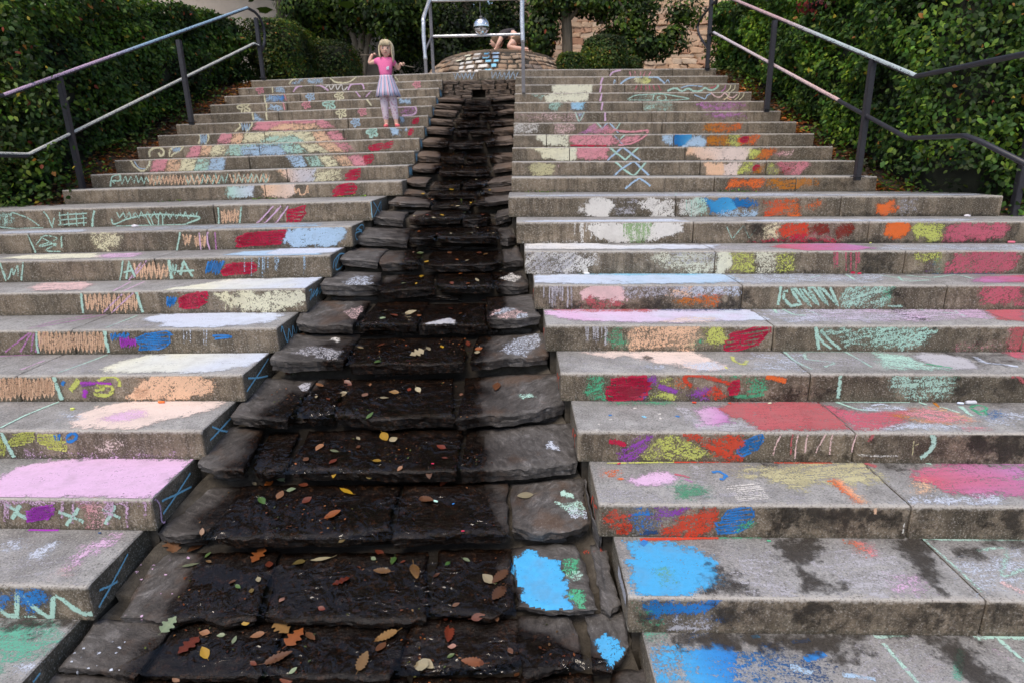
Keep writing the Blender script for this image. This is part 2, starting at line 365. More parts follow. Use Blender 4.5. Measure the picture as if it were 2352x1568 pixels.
# (lip row in the picture, slab boundaries along it, wet from, wet to)
ROWS = [(1710, [-60, 200, 560, 900, 1200, 1400, 1520], 150, 1500), (1552, [112, 318, 600, 905, 1195, 1352, 1462], 235, 1440), (1416, [292, 590, 985, 1188, 1374, 1432], 372, 1192), (1236, [398, 474, 892, 1168, 1364, 1398], 432, 1182), (1084, [508, 560, 650, 1052, 1308], 540, 1120), (957, [572, 666, 758, 1046, 1275], 578, 1120), (835, [655, 792, 1074, 1246], 745, 1095), (747, [722, 818, 957, 1120, 1228], 800, 1130), (664, [775, 870, 1000, 1136, 1214], 850, 1145), (607, [802, 868, 968, 1152, 1204], 905, 1160), (551, [845, 936, 998, 1146, 1192], 935, 1165), (503, [868, 930, 1062, 1132, 1180], 935, 1150), (472, [884, 988, 1082, 1166], 985, 1125), (446, [925, 978, 1100, 1170], 975, 1120), (424, [932, 985, 1060, 1118, 1172], 985, 1118), (394, [958, 1003, 1128, 1174], 1000, 1130), (361, [968, 1010, 1068, 1120, 1175], 1005, 1130), (331, [975, 1030, 1112, 1178], 1010, 1140), (303, [986, 1040, 1075, 1128, 1178], 1020, 1140), (279, [995, 1045, 1120, 1180], 1030, 1140), (259, [1003, 1050, 1100, 1138, 1180], 1045, 1145), (243, [1010, 1060, 1125, 1181], 1055, 1145), (229, [1016, 1068, 1130, 1181], 1062, 1140)]
RY = [lip_y(v, (us[0]+us[-1])/2) for v, us, a, b in ROWS]
RZ = [bedz(y) for y in RY]
CASC = empty('stone_cascade', (-.65, 0, -.1), 'stepped rubble-stone water cascade running down between the two chalked stair flights', 'water cascade')
SLABS = []
def slab(cx, thick, seed, wetf, nx=14, ny=9, rough=.010, round_=.022, parent=CASC, mat=None, name='stone', jit=.026):
    """cx: four corners front-left, front-right, back-right, back-left of the upper face"""
    fl, fr, br, bl = [Vector(p) for p in cx]
    V = []; wet = []; tx = (fr-fl).length; ty = (bl-fl).length; rc = random.Random(seed*3.7+1)
    nc = max(2, int(tx/.11)); cpx = [tx*q/nc for q in range(nc+1)]; cpy = [rc.uniform(-1.0, 1.3)*jit for q in range(nc+1)]; cpy[0] += rc.uniform(0, 2.2)*jit; cpy[-1] += rc.uniform(0, 2.2)*jit
    nc = max(2, int(ty/.12)); cqx = [ty*q/nc for q in range(nc+1)]; cqy = [rc.uniform(-.25, .65)*jit for q in range(nc+1)]; cqz = [-rc.uniform(-.25, .65)*jit for q in range(nc+1)]
    def top(i, j):
        s, t = i/nx, j/ny; P = fl*(1-s)*(1-t)+fr*s*(1-t)+br*s*t+bl*(1-s)*t
        # ragged outline
        ed = min(s*tx, (1-s)*tx, t*ty, (1-t)*ty)
        k = max(0.0, 1-ed/.06)
        ks = max(0.0, 1-min(s*tx, (1-s)*tx)/.10); kt = max(0.0, 1-t*ty/.10)        # broken, angular outline
        P.y += kt*float(np.interp(s*tx, cpx, cpy)); P.x += ks*float(np.interp(t*ty, cqx, cqy if s < .5 else cqz))
        P.x += k*jit*.4*nz(P.y*37, seed); P.y += k*jit*.45*nz(P.x*33, seed+3)
        a_ = nz(P.x*5, P.y*5, seed); P.z += rough*(.35*a_ + .35*math.floor(a_*3+.5)/3*1.2 + .45*nz(P.x*21, P.y*27, seed)) + .006*nz(P.x*3, P.y*3, seed*2)      # split faces: low terraces
        e2 = max(0.0, 1-ed/round_); P.z -= round_*.8*e2*e2
        return P
    idx = {}
    for j in range(ny+1):
        for i in range(nx+1):
            idx[i, j] = len(V); V.append(top(i, j))
    F = [(idx[i, j], idx[i+1, j], idx[i+1, j+1], idx[i, j+1]) for j in range(ny) for i in range(nx)]
    ring = [idx[i, 0] for i in range(nx+1)]+[idx[nx, j] for j in range(1, ny+1)]+[idx[i, ny] for i in range(nx-1, -1, -1)]+[idx[0, j] for j in range(ny-1, 0, -1)]
    c = (fl+fr+br+bl)/4; prev = ring
    for q, (dz, ins) in enumerate(((.10, -.001), (.5, .003), (.56, .009), (1.0, .012))):
        cur = []
        for r in ring:
            P = Vector(V[r]); d = Vector((P.x-c.x, P.y-c.y, 0)); d.normalize()
            P = P - d*(ins + .010*nz(P.x*13+seed, P.y*13, q*3.3+seed) + .008*nz(P.x*41, P.y*41, q*5.1+seed)); P.z -= thick*dz*(1+.12*nz(P.x*8, P.y*8, seed+q))
            cur.append(len(V)); V.append(P)
        for a in range(len(ring)):
            b = (a+1) % len(ring); F.append((prev[a], cur[a], cur[b], prev[b]))
        prev = cur
    F.append(tuple(reversed(prev)))
    wet = [wetf(p) for p in V]
    o = mesh_np(name, V, F, mat or M_SLAB, parent, False, attrs={'wet': wet})
    sm = np.zeros(len(o.data.polygons), dtype=bool); sm[:nx*ny] = True; o.data.polygons.foreach_set('use_smooth', sm)
    SLABS.append(o); return o
WX = []
for i, (v, us, wa, wb) in enumerate(ROWS):
    y = RY[i]; WX.append((bed_x(wa, v, y), bed_x(wb, v, y)))
def wet_at(P):
    x0 = float(np.interp(P.y, RY, [a for a, b in WX])); x1 = float(np.interp(P.y, RY, [b for a, b in WX]))
    d = min(P.x-x0, x1-P.x) + .15*nz(P.x*3.1, P.y*3.1, 3.3)+.07*nz(P.x*9, P.y*9, 1.3)
    return max(0.0, min(1.0, .5+d/.42))
def row_geo(i):
    y0, z0 = RY[i], RZ[i]; y1, z1 = (RY[i+1], RZ[i+1]) if i+1 < len(RY) else (RY[i]+.22, RZ[i]+.09)
    return y0, z0, y1+.05, z0+.36*(z1-z0), (z1-z0)
for i, (v, us, wa, wb) in enumerate(ROWS):
    y0, z0, y1, zb, rise = row_geo(i)
    th = max(.034, min(.058, .38*(RZ[i]-RZ[i-1]) if i else .055))
    xs = [bed_x(u, v, y0) for u in us]
    # keep the ends inside the channel (slabs run under the step blocks)
    xs[0] = xl(y0)-.03 if i > 2 else min(xs[0], xl(y0)+.06); xs[-1] = xr(y0)+.03 if i > 2 else max(xs[-1], xr(y0)-.02)
    cxm = (xs[0]+xs[-1])/2
    for j in range(len(xs)-1):
        sd = i*17.3+j*5.9; rnd = random.Random(sd)
        a, b = xs[j]+.007, xs[j+1]-.007; dry = wet_at(Vector(((a+b)/2, (y0+y1)/2, 0))) < .4
        f = lambda x: y0 + .10*((x-cxm)/max(.3, (xs[-1]-xs[0])))**2*1.0        # lips bow towards the viewer in the middle
        da = .014*rnd.uniform(-1, 1); side = 1.0 if dry else 0.0
        tl = .02*side if (a+b)/2 < cxm else 0; tr = .02*side if (a+b)/2 > cxm else 0   # outer slabs tip towards the water
        sk = rnd.uniform(-.05, .05)
        fo = rnd.uniform(-.035, .03)
        pts = [(a, f(a)+fo+rnd.uniform(-.03, .03), z0+da+tl+.012*side+rnd.uniform(-.008, .008)), (b, f(b)+fo+rnd.uniform(-.03, .03), z0+da+tr+.012*side), (b+sk, y1, zb+da+tr+.012*side), (a+sk, y1, zb+da+tl+.012*side)]
        near = i < 8
        slab(pts, th*rnd.uniform(.85, 1.2), sd, wet_at, nx=max(6, int((b-a)/(.02 if near else .04))), ny=13 if near else 6, rough=.008 if near else .007, round_=.005)
    # thin packing stones in the joint under the lip
    if i:
        x = xl(y0)+.02
        while x < xr(y0)-.05:
            rnd = random.Random(i*31+int(x*1000)); L = rnd.uniform(.16, .40)
            if rnd.random() < .62:
                zt = z0-th-.006; hh = max(.018, min(.04, zt-(RZ[i-1]+.36*(RZ[i]-RZ[i-1]))-.004)); yy = y0+.085+rnd.uniform(-.01, .018)+ .10*((x+L/2-cxm)/max(.3, (xs[-1]-xs[0])))**2
                slab([(x, yy, zt), (min(x+L, xr(y0)-.01), yy, zt), (min(x+L, xr(y0)-.01), yy+.12, zt), (x, yy+.12, zt)], hh, i*3+x*10, wet_at, nx=6, ny=3, rough=.004, round_=.012, jit=.012)
            x += L+.02
# mortar bed under and between the slabs
V = []; F = []; cols = 40; wv = []
prof = []
for i in range(len(RY)):
    y0, z0, y1, zb, rise = row_geo(i)
    th = max(.034, min(.058, .38*(RZ[i]-RZ[i-1]) if i else .055))
    prof += [(y0+.125, z0-th-.10 if i == 0 else RZ[i-1]+.36*(RZ[i]-RZ[i-1])-.022), (y0+.115, z0-.03), (y0+.13, z0-.03), (y1-.02, zb-.03)]
prof += [(prof[-1][0]+.4, prof[-1][1]-.02)]
for (y, z) in prof:
    for c_ in range(cols+1):
        s_ = c_/cols; a, b = xl(y)-.03, xr(y)+.03; x = a+(b-a)*s_
        bow = .10*((s_-.5))**2; up = .05*max(0, abs(s_-.5)*2-.86)/.14
        P = Vector((x, y+bow+.012*nz(x*9, y*9, 1), z+up+.008*nz(x*14, y*14, 4))); V.append(P); wv.append(wet_at(P))
m = cols+1
for r in range(len(prof)-1):
    for c_ in range(cols): F.append((r*m+c_, r*m+c_+1, (r+1)*m+c_+1, (r+1)*m+c_))
mesh_np('mortar_bed', V, F, M_MORTAR, CASC, True, attrs={'wet': wv})
# head wall above the spout
yh = SY(20)+.12
hw = MB()
z_top = SZ(20)-.005; z_bot = RZ[-1]-.05
cx0, cx1 = xl(yh)-.02, xr(yh)+.02
sp0, sp1 = bed_x(1084, 210, yh), bed_x(1114, 210, yh); spz1 = hit(1099, 205, (0, yh, 0), (0, 1, 0)).z; spz0 = hit(1099, 224, (0, yh, 0), (0, 1, 0)).z
# masonry of the head wall, round the dark spout opening
zz = spz0-.02; row = 0
while zz < z_top-.02:
    hh = random.Random(row+3).uniform(.055, .085); zt = min(zz+hh, z_top)
    x = cx0
    while x < cx1-.03:
        L = random.Random(row*31+int(x*500)).uniform(.12, .3); xe = min(x+L, cx1)
        segs = [(x, xe)]
        if zt > spz0+.01 and zz < spz1-.005:
            segs = [(p, q) for p, q in ((x, min(xe, sp0)), (max(x, sp1), xe)) if q-p > .03]
        for p, q in segs:
            slab([(p+.006, yh+random.Random(row+x).uniform(-.02, .02), zt-.006), (q-.006, yh+random.Random(row-x).uniform(-.02, .02), zt-.006), (q-.006, yh+.16, zt-.006), (p+.006, yh+.16, zt-.006)], zt-zz-.01, row*7+p*9, lambda P: .0, nx=6, ny=3, rough=.003, round_=.012, jit=.01)
        x = xe
    zz = zt; row += 1
hw.box((cx0-.1, yh+.05, z_bot-.4), (sp0, yh+.4, z_top-.01)); hw.box((sp1, yh+.05, z_bot-.4), (cx1+.1, yh+.4, z_top-.01))
hw.box((sp0, yh+.05, z_bot-.4), (sp1, yh+.4, spz0)); hw.box((sp0, yh+.05, spz1), (sp1, yh+.4, z_top-.01)); hw.box((sp0, yh+.33, spz0), (sp1, yh+.4, spz1))
hw.build('spout_wall', M_MORTAR, CASC)
# ------------------------------------------------------------------ ground: one sheet, lower yard, planted banks, upper terrace
def ground_z(x, y):
    y = y - (SH['L'][1]*max(x, -7) if x < -.5 else SH['R'][1]*min(x, 6))
    base = float(np.interp(y, [-3, -.2, 0, SY(10), SY(11), SY(21), SY(21)+.3, 60], [-.45, -.30, -.20, SZ(10)-.12, SZ(10)-.04, SZ(21)-.10, SZ(21)-.02, SZ(21)+.3]))
    ins = (-4.9 if y < SY(10.0) else -4.2) < x < 3.6
    a = SH['L'][0]*max(x, -6) if x < -.5 else SH['R'][0]*min(x, 5)
    if y < SY(21)+.3 and -5.15 < x < 4.3: base -= .35*min(1, max(0, (4.3-x)/.3), max(0, (x+5.15)/.3)) if y < SY(10)+.0 else 0
    if SY(10) <= y < SY(21)+.2:
        xo = float(np.interp(y, [SY(k) for k in range(11, 22)], [XOUT['L'][k] for k in range(11, 22)])); xi = float(np.interp(y, [SY(k) for k in range(11, 22)], [XOUT['R'][k] for k in range(11, 22)]))
        if xo+.12 < x < xi-.12: base -= .45
    return base + a + .03*nz(x*1.3, y*1.3, 8)*(1 if abs(x) > 3.2 else 0)
gx = np.concatenate([np.linspace(-60, -9, 12), np.arange(-8.6, 8.01, .2), np.linspace(9, 60, 12)]); gy = np.concatenate([np.linspace(-30, -3, 6), np.arange(-2.4, 13, .2), np.linspace(14, 80, 14)])
V = [(x, y, ground_z(x, y)) for y in gy for x in gx]; n = len(gx)
F = [(j*n+i, j*n+i+1, (j+1)*n+i+1, (j+1)*n+i) for j in range(len(gy)-1) for i in range(n-1)]
mesh_np('ground', V, F, M_SOIL, None, True, kind='structure')
# paved strip of the upper terrace behind the top step
M_PAVE = simple('terrace_paving', (.20, .18, .155), .9, 30, .35, .006)
tp = MB(); tp.box((-3.6, SY(21)+.45, SZ(21)-.5), (2.7, 14.5, SZ(21)-.03)); tp.build('terrace_pavement', M_PAVE, None, kind='structure')
# ------------------------------------------------------------------ handrails
def tread_hit(s, k, u, v): a, b = SH[s]; return hit(u, v, (0, 0, SZ(k)), (-a, 0, 1))
def vplane(P, Q):
    d = Vector(Q)-Vector(P); n = Vector((-d.y, d.x, 0)).normalized(); return Vector(P), n
def chalk_mat():
    t = NT('chalk'); p = t.pos(); cov = t.attr('cov'); col = t.attr('tint', 'Color')
    g1 = t.noise(125, 3, .7, p, .3); g2 = t.noise(48, 4, .65, p, .3); g3 = t.noise(9, 4, .6, p)
    g = t.math('ADD', t.math('MULTIPLY', g1, .55), t.math('ADD', t.math('MULTIPLY', g2, .33), t.math('MULTIPLY', g3, .12)))
    x = t.math('ADD', t.math('MULTIPLY', cov, 1.04), t.math('MULTIPLY', t.math('SUBTRACT', g, .5), 4.6))
    a = t.smooth(x, .38, .64)
    a = t.math('ADD', t.math('MULTIPLY', a, .78), t.math('MULTIPLY', t.smooth(cov, .03, 1.0), .15))       # grains held by the stone plus a thin veil of dust
    c = t.mix(t.math('MULTIPLY', t.smooth(g2, .35, .75), .25), t.mix(1.0, col, (.88, .87, .86), 'MULTIPLY'), t.mix(1.0, col, (.5, .47, .45), 'MULTIPLY')); c = t.mix(t.math('MULTIPLY', t.smooth(g3, .45, .75), .22), c, (.22, .20, .19))
    t.set(c, .95, t.bump(g1, .35, .003), Specular_IOR_Level=.15)
    tr = t.n('ShaderNodeBsdfTransparent'); mx = t.n('ShaderNodeMixShader')
    t.l(a, mx.inputs[0]); t.l(tr.outputs[0], mx.inputs[1]); t.l(t.b.outputs[0], mx.inputs[2]); t.l(mx.outputs[0], t.out.inputs['Surface'])
    return t.m
M_CHALK = chalk_mat()
def srgb(r, g, b):
    f = lambda c: (c/255/12.92) if c/255 <= .04045 else ((c/255+.055)/1.055)**2.4
    return (f(r), f(g), f(b))
def chalk_coat(pts, r, colfn, parent, name='chalk_coat', label=None):
    """chalk rubbed along the upper side of a bar"""
    V = []; F = []; C = []; cv = []; n = 7
    pts = [Vector(p) for p in pts]
    for i, p in enumerate(pts):
        t = (pts[min(i+1, len(pts)-1)]-pts[max(i-1, 0)]).normalized(); up = Vector((0, 0, 1)); up = (up-t*up.dot(t)).normalized(); sd_ = t.cross(up)
        for j in range(n):
            a = R_(-95+190*j/(n-1)); V.append(p+(up*math.cos(a)+sd_*math.sin(a))*(r+.0015)); c = colfn(i/(len(pts)-1)); C.append(tuple(c)+(1,)); cv.append(.98-.45*abs(a)/1.6)
    for i in range(len(pts)-1):
        for j in range(n-1): F.append((i*n+j, i*n+j+1, (i+1)*n+j+1, (i+1)*n+j))
    return mesh_np(name, V, F, M_CHALK, parent, True, attrs={'cov': cv}, cols={'tint': C}, label=label)
def lerp3(a, b, t): return tuple(x*(1-t)+y*t for x, y in zip(a, b))
def dense(pts, step=.08):
    out = []
    for a, b in zip(pts[:-1], pts[1:]):
        a = Vector(a); b = Vector(b); n = max(1, int((b-a).length/step)); out += [a+(b-a)*i/n for i in range(n)]
    return out+[Vector(pts[-1])]
PINK, BLUE, WHT = srgb(205, 180, 208), srgb(158, 190, 216), srgb(220, 222, 214)
# left rail
L1 = tread_hit('L', 11, 190, 434); L2 = tread_hit('L', 16, 440, 281); L3 = tread_hit('L', 21, 605, 180)
hl = empty('handrail', L1, 'dark steel handrail with blue and pink chalked top bar beside the left hedge', 'handrail')
P0, N0 = vplane(L1, L3)
lp = lambda u, v: hit(u, v, P0, N0)
topb, topt = lp(-2, 224), lp(568, 19)
lowb, lowt = lp(66, 356), lp(583, 101)
topr = [topb+Vector((-.25, -.9, .02)), topb+Vector((-.02, -.08, .0)), topb+(topt-topb)*.015]+dense([topb+(topt-topb)*.03, topt])+[lp(584, 27), lp(596, 40), lp(604, 58), lp(608, 80), lp(607, 100), lp(602, 116)]
lowr = [lowb+Vector((-.12, -1.1, .02)), lowb+(lowt-lowb)*-.01]+dense([lowb+(lowt-lowb)*.01, lowt])+[lp(594, 106), lp(604, 113)]
rt = MB().tube(topr, .018).build('top_bar', M_PAINT, hl, True); rl = MB().tube(lowr, .017).build('lower_bar', M_PAINT, hl, True)
chalk_coat(dense([topb+(topt-topb)*.01, topt]), .018, lambda t: lerp3(PINK, BLUE, min(1, max(0, (t-.32)*8))), rt, label='pink and pale blue chalk rubbed along the top bar')
chalk_coat(dense([lowb+Vector((-.05, -.5, .01)), lowb, lowt, lp(594, 106)]), .017, lambda t: WHT, rl, label='white chalk rubbed along the lower bar')
def post(P, top, par, w=.024):
    MB().tube([P-Vector((0, 0, .03)), Vector((P.x, P.y, top))], w, square=True).build('post', M_PAINT, par, bevel=.004)
    MB().tube([P+Vector((0, 0, .001)), P+Vector((0, 0, .008))], w*1.7, square=True).build('base_plate', M_PAINT, par)
def railz(a, b, P): d = b-a; t = (P-a).dot(Vector((d.x, d.y, 0)))/(d.x**2+d.y**2); return a.z+d.z*t
for P in (L1, L2): post(P, railz(topb, topt, P)-.01, hl)
post(L3, lp(583, 40).z, hl)
# right rail
Q1 = tread_hit('R', 11, 1969, 407); Q2 = tread_hit('R', 16, 1761, 252); Q3 = tread_hit('R', 21, 1624, 158)
hr = empty('handrail', Q1, 'dark steel handrail with faint pink and white chalk beside the right hedge', 'handrail')
P1_, N1_ = vplane(Q1, Q3); rp = lambda u, v: hit(u, v, P1_, N1_)
tt, tb = rp(1690, 2), rp(2104, 176); lt, lb = rp(1640, 76), rp(2085, 318)
dirn = (tb-tt); dh = Vector((dirn.x, dirn.y, 0)).normalized()
def flat(u, v, z):       # a level bar over the landing: point at height z
    return hit(u, v, (0, 0, z), (0, 0, 1))
tl = flat(2352, 125, tb.z+.0); tl = tb+(tl-tb)*1.0
tm = tt+(tt-tb)*.16
topR = [tm+(Vector((Q3.x, Q3.y, tm.z-.02))-tm)*.0+Vector((.0, .12, -.10)), tm+Vector((0, .05, -.02))]+dense([tm, tb-(tb-tt)*.02])+[tb, tb+(tl-tb)*.03]+dense([tb+(tl-tb)*.05, tb+(tl-tb)*1.25])
rt = MB().tube(topR, .018).build('top_bar', M_PAINT, hr, True)
lend = flat(2308, 292, lb.z+.03) if False else lb+(tl-tb)*.62
lowR = [rp(1628, 82), rp(1633, 76)]+dense([lt, lb-(lb-lt)*.02])+[lb, lb+(lend-lb)*.05]+dense([lb+(lend-lb)*.1, lend])+[lend+Vector((.10, -.25, -.10))*.4, lend+Vector((.18, -.7, -.30))]
rl = MB().tube(lowR, .017).build('lower_bar', M_PAINT, hr, True)
chalk_coat(dense([tm, tb]), .018, lambda t: lerp3(srgb(205, 175, 180), srgb(190, 205, 210), min(1, max(0, (t-.45)*5))), rt, label='faint pink and white chalk on the top bar')
chalk_coat(dense([lt, lt+(lb-lt)*.76]), .017, lambda t: lerp3(srgb(214, 210, 220), srgb(222, 190, 188), t), rl, label='pale pink chalk on the lower bar')
for P in (Q1, Q2): post(P, railz(tb, tt, P)-.01, hr)
post(Q3, tm.z+.0, hr)
MB().tube(bez([tm+Vector((0, .1, -.05)), rp(1612, 45)+Vector((0, .12, 0)), rp(1610, 75)+Vector((0, .1, 0)), rp(1624, 110)], 6), .015).build('end_loop', M_PAINT, hr, True)
Q4 = hit(2326, 497, (0, SY(10)+.0, 0), (0, 1, 0)); post(Vector((Q4.x, Q4.y, Q4.z)), tl.z-.0, hr, .026)

# ------------------------------------------------------------------ foil-wrapped frame over the head of the cascade, with the mirror ball
def foil():
    t = NT('silver_foil'); p = t.pos(); a = t.noise(55, 4, .6, p, .6); b = t.noise(160, 2, .5, p)
    return t.set(t.ramp(a, [(.3, (.55, .57, .60)), (.7, (.88, .89, .92))]), .33, t.bump(t.math('ADD', a, t.math('MULTIPLY', b, .5)), .8, .006), Metallic=.75)
M_FOIL = foil()
M_STEEL = simple('grey_steel', (.16, .155, .165), .5, 40, .2, .001)
FL = tread_hit('L', 19, 981.6, 217); BL = tread_hit('L', 21, 996.5, 180); FR = tread_hit('R', 18, 1202.6, 214)
BRp = Vector((FR.x+(BL.x-FL.x)*-.0+.02, BL.y, BL.z))
fr = empty('metal_frame', (FL+FR)/2, 'grey steel guard frame partly wrapped in silver foil above the cascade', 'frame')
bz = hit(996, 2, (0, BL.y, 0), (0, 1, 0)).z; fz = hit(968, 45, (0, FL.y, 0), (0, 1, 0)).z; mz = hit(1000, 84, (0, BL.y, 0), (0, 1, 0)).z; wz = hit(976, 136, (0, FL.y, 0), (0, 1, 0)).z
for F_, B_ in ((FL, BL), (FR, BRp)):
    MB().tube([F_, (F_.x, F_.y, wz)], .021, square=True).build('post', M_STEEL, fr, bevel=.003)
    MB().tube([B_, (B_.x, B_.y, bz)], .021, square=True).build('post', M_STEEL, fr, bevel=.003)
    dens = bez([(F_.x, F_.y, wz-.01), (F_.x-.006, F_.y, (wz+fz)/2), (F_.x, F_.y, fz-.05), (F_.x, F_.y+.05, fz+.03), (B_.x, B_.y-.06, bz-.01), (B_.x, B_.y, bz+.005)], 7)
    rr = [.026+.004*nz(i*.7, F_.x*9, 1) for i in range(len(dens))]
    MB().tube(dens, rr, n=12).build('foil_wrap', M_FOIL, fr, True)
    MB().tube([(F_.x, F_.y+.01, hit(980, 118, (0, FL.y, 0), (0, 1, 0)).z), (B_.x, B_.y-.01, mz)], .014).build('side_bar', M_STEEL, fr, True)
for z, r in ((bz, .021), (mz, .019)):
    pts = dense([(BL.x, BL.y-.002, z), (BRp.x, BRp.y-.002, z)], .05); MB().tube(pts, [r+.003*nz(i*.9, z*9, 2) for i in range(len(pts))], n=12).build('crossbar', M_FOIL, fr, True)
bc = hit(1105.5, 61, (0, BL.y, 0), (0, 1, 0)); br_ = 16.6/FPX*(bc-CAM).length
mb = empty('mirror_ball', bc, 'small mirrored disco ball hanging on a wire inside the foil-wrapped frame', 'mirror ball')
V = []; F = []; nr, ns = 15, 30
for i in range(nr):
    for j in range(ns):
        a0, a1 = math.pi*(i+.06)/nr, math.pi*(i+.94)/nr; b0, b1 = 2*math.pi*(j+.06)/ns, 2*math.pi*(j+.94)/ns
        base = len(V); rj = random.Random(i*99+j); k = br_*(1+rj.uniform(-.006, .006))
        for a, b in ((a0, b0), (a1, b0), (a1, b1), (a0, b1)): V.append(bc+Vector((math.sin(a)*math.cos(b), math.sin(a)*math.sin(b), math.cos(a)))*k)
        F.append((base, base+1, base+2, base+3))
M_MIRROR = NT('mirror').set((.86, .87, .88), .08, Metallic=1.0)
mesh_np('mirror_tiles', V, F, M_MIRROR, mb, kind='stuff')
bm = bmesh.new(); bmesh.ops.create_uvsphere(bm, u_segments=24, v_segments=14, radius=br_*.985); bmesh.ops.translate(bm, verts=bm.verts[:], vec=bc)
me = bpy.data.meshes.new('core'); bm.to_mesh(me); bm.free(); me.materials.append(M_STEEL); link(bpy.data.objects.new('core', me), mb)
MB().tube([bc+Vector((0, 0, br_*.97)), bc+Vector((0, 0, br_*1.12))], .022).build('cap', M_STEEL, mb, True)
MB().tube([bc+Vector((0, 0, br_*1.1)), Vector((bc.x-.012, bc.y, (bc.z+bz)/2+.05)), Vector((bc.x-.008, bc.y, bz+.01))], .004, n=6).build('wire', M_STEEL, mb, True)

# ------------------------------------------------------------------ round fountain basin on the terrace
def basin_stone():
    t = NT('basin_rubble'); p = t.pos(); rn = t.rnd(); a = t.noise(22, 5, .65, p); b = t.noise(120, 3, .6, p)
    c = t.ramp(rn, [(0, (.26, .165, .105)), (.3, (.36, .25, .165)), (.55, (.27, .215, .17)), (.8, (.42, .30, .20)), (1, (.20, .155, .13))])
    c = t.mix(t.math('MULTIPLY', t.smooth(a, .5, .75), .5), c, (.10, .078, .06))
    return t.set(c, .85, t.bump(t.math('ADD', a, t.math('MULTIPLY', b, .3)), .7, .012))
M_BASIN = basin_stone()
by0 = SY(21)+.50; bzT = hit(1132, 114, (0, by0+.46, 0), (0, 1, 0)).z; bzB = SZ(21)-.04
def LEAN(z): return -.46*max(0, (z-bzB)/(bzT-bzB))**1.4        # the rubble face slopes back like a mound
bxc = hit(1135, 130, (0, by0, 0), (0, 1, 0)).x
BRX, BRY = 1.52, 2.6; bcy = by0+BRY
bs = empty('fountain_basin', (bxc, bcy, bzB), 'round rubble-stone fountain basin with some stones chalked white, yellow and blue', 'fountain basin')
def ell(t, off=0.0): return (bxc+(BRX+off)*math.sin(t), bcy-(BRY+off)*math.cos(t))
core = MB(); nn_ = 64; lv = [bzB+(bzT-.02-bzB)*q/5 for q in range(6)]; vs = [(*ell(2*math.pi*i/nn_, -.03+LEAN(z)), z) for z in lv for i in range(nn_)]
core.add(vs, [(r*nn_+i, r*nn_+(i+1) % nn_, (r+1)*nn_+(i+1) % nn_, (r+1)*nn_+i) for r in range(5) for i in range(nn_)]+[tuple(5*nn_+i for i in range(nn_))]); core.build('mortar_core', M_MORTAR, bs)
BSTONES = []
zr = bzB; ri = 0; hs = [.075, .065, .08, .06, .07, .065, .075, .06]
while zr < bzT-.05:
    hgt = min(hs[ri % 8], bzT-.045-zr)
    t = .13*ri
    while t < 2*math.pi+.13*ri-.04:
        rnd = random.Random(ri*77+int(t*100)); dt = rnd.uniform(.06, .15) if math.cos(t) > .25 else .3
        dt = min(dt, 2*math.pi+.13*ri-t); n = 4; V = []; F = []; g = .008
        o_ = rnd.uniform(-.012, .018)
        for (zz, ins) in ((zr+g*.6, .024), (zr+g+.016, 0), (zr+hgt-g-.016, 0), (zr+hgt-g*.6, .024)):
            for q in range(n+1):
                tt_ = t+g/1.3+(dt-2*g/1.3)*q/n; e = .022 if q in (0, n) else 0
                x, y = ell(tt_, o_-max(e, ins)+.006*nz(tt_*9, zz*20, ri)+LEAN(zz)); V.append((x, y, zz+.035*nz(tt_*4.1, ri*.6, 3)+.012*nz(tt_*13, zz*9, ri*2)))
        m_ = n+1
        for r in range(3):
            for q in range(n): F.append((r*m_+q, r*m_+q+1, (r+1)*m_+q+1, (r+1)*m_+q))
        # back edge to close the piece into the mortar
        b0 = len(V)
        for r in (0, 3):
            for q in (0, n):
                tt_ = t+g/1.3+(dt-2*g/1.3)*q/n; x, y = ell(tt_, -.06+LEAN(V[r*m_+q][2])); V.append((x, y, V[r*m_+q][2]))
        F += [(3*m_, 3*m_+n, b0+3, b0+2) if False else tuple([3*m_+q for q in range(n+1)]+[b0+3, b0+2]), tuple([q for q in range(n, -1, -1)]+[b0, b0+1]), (0, m_, 2*m_, 3*m_, b0+2, b0), (n, b0+1, b0+3, 3*m_+n, 2*m_+n, m_+n)]
        o = mesh_np('stone', V, F, M_BASIN, bs, True); BSTONES.append((o, t+dt/2, zr+hgt/2, dt, hgt, o_))
        t += dt
    zr += hgt; ri += 1
t = 0.0
while t < 2*math.pi-.05:       # flat coping stones round the rim
    rnd = random.Random(int(t*1000)); dt = min(rnd.uniform(.22, .36), 2*math.pi-t); n = 4; V = []
    for z, off in ((bzT-.045, .012), (bzT-.004, .02), (bzT+.004, -.01), (bzT+.004, -.30), (bzT-.045, -.30)):
        for q in range(n+1):
            x, y = ell(t+.008+(dt-.016)*q/n, off+.006*nz(t+q, z)+LEAN(bzT)); V.append((x, y, z+.006*nz(t*3+q*.5, off*5)))
    m_ = n+1; F = [(r*m_+q, r*m_+q+1, ((r+1) % 5)*m_+q+1, ((r+1) % 5)*m_+q) for r in range(5) for q in range(n)]+[tuple(r*m_ for r in range(5)), tuple(r*m_+n for r in range(4, -1, -1))]
    mesh_np('coping_stone', V, F, M_BASIN, bs, False); t += dt
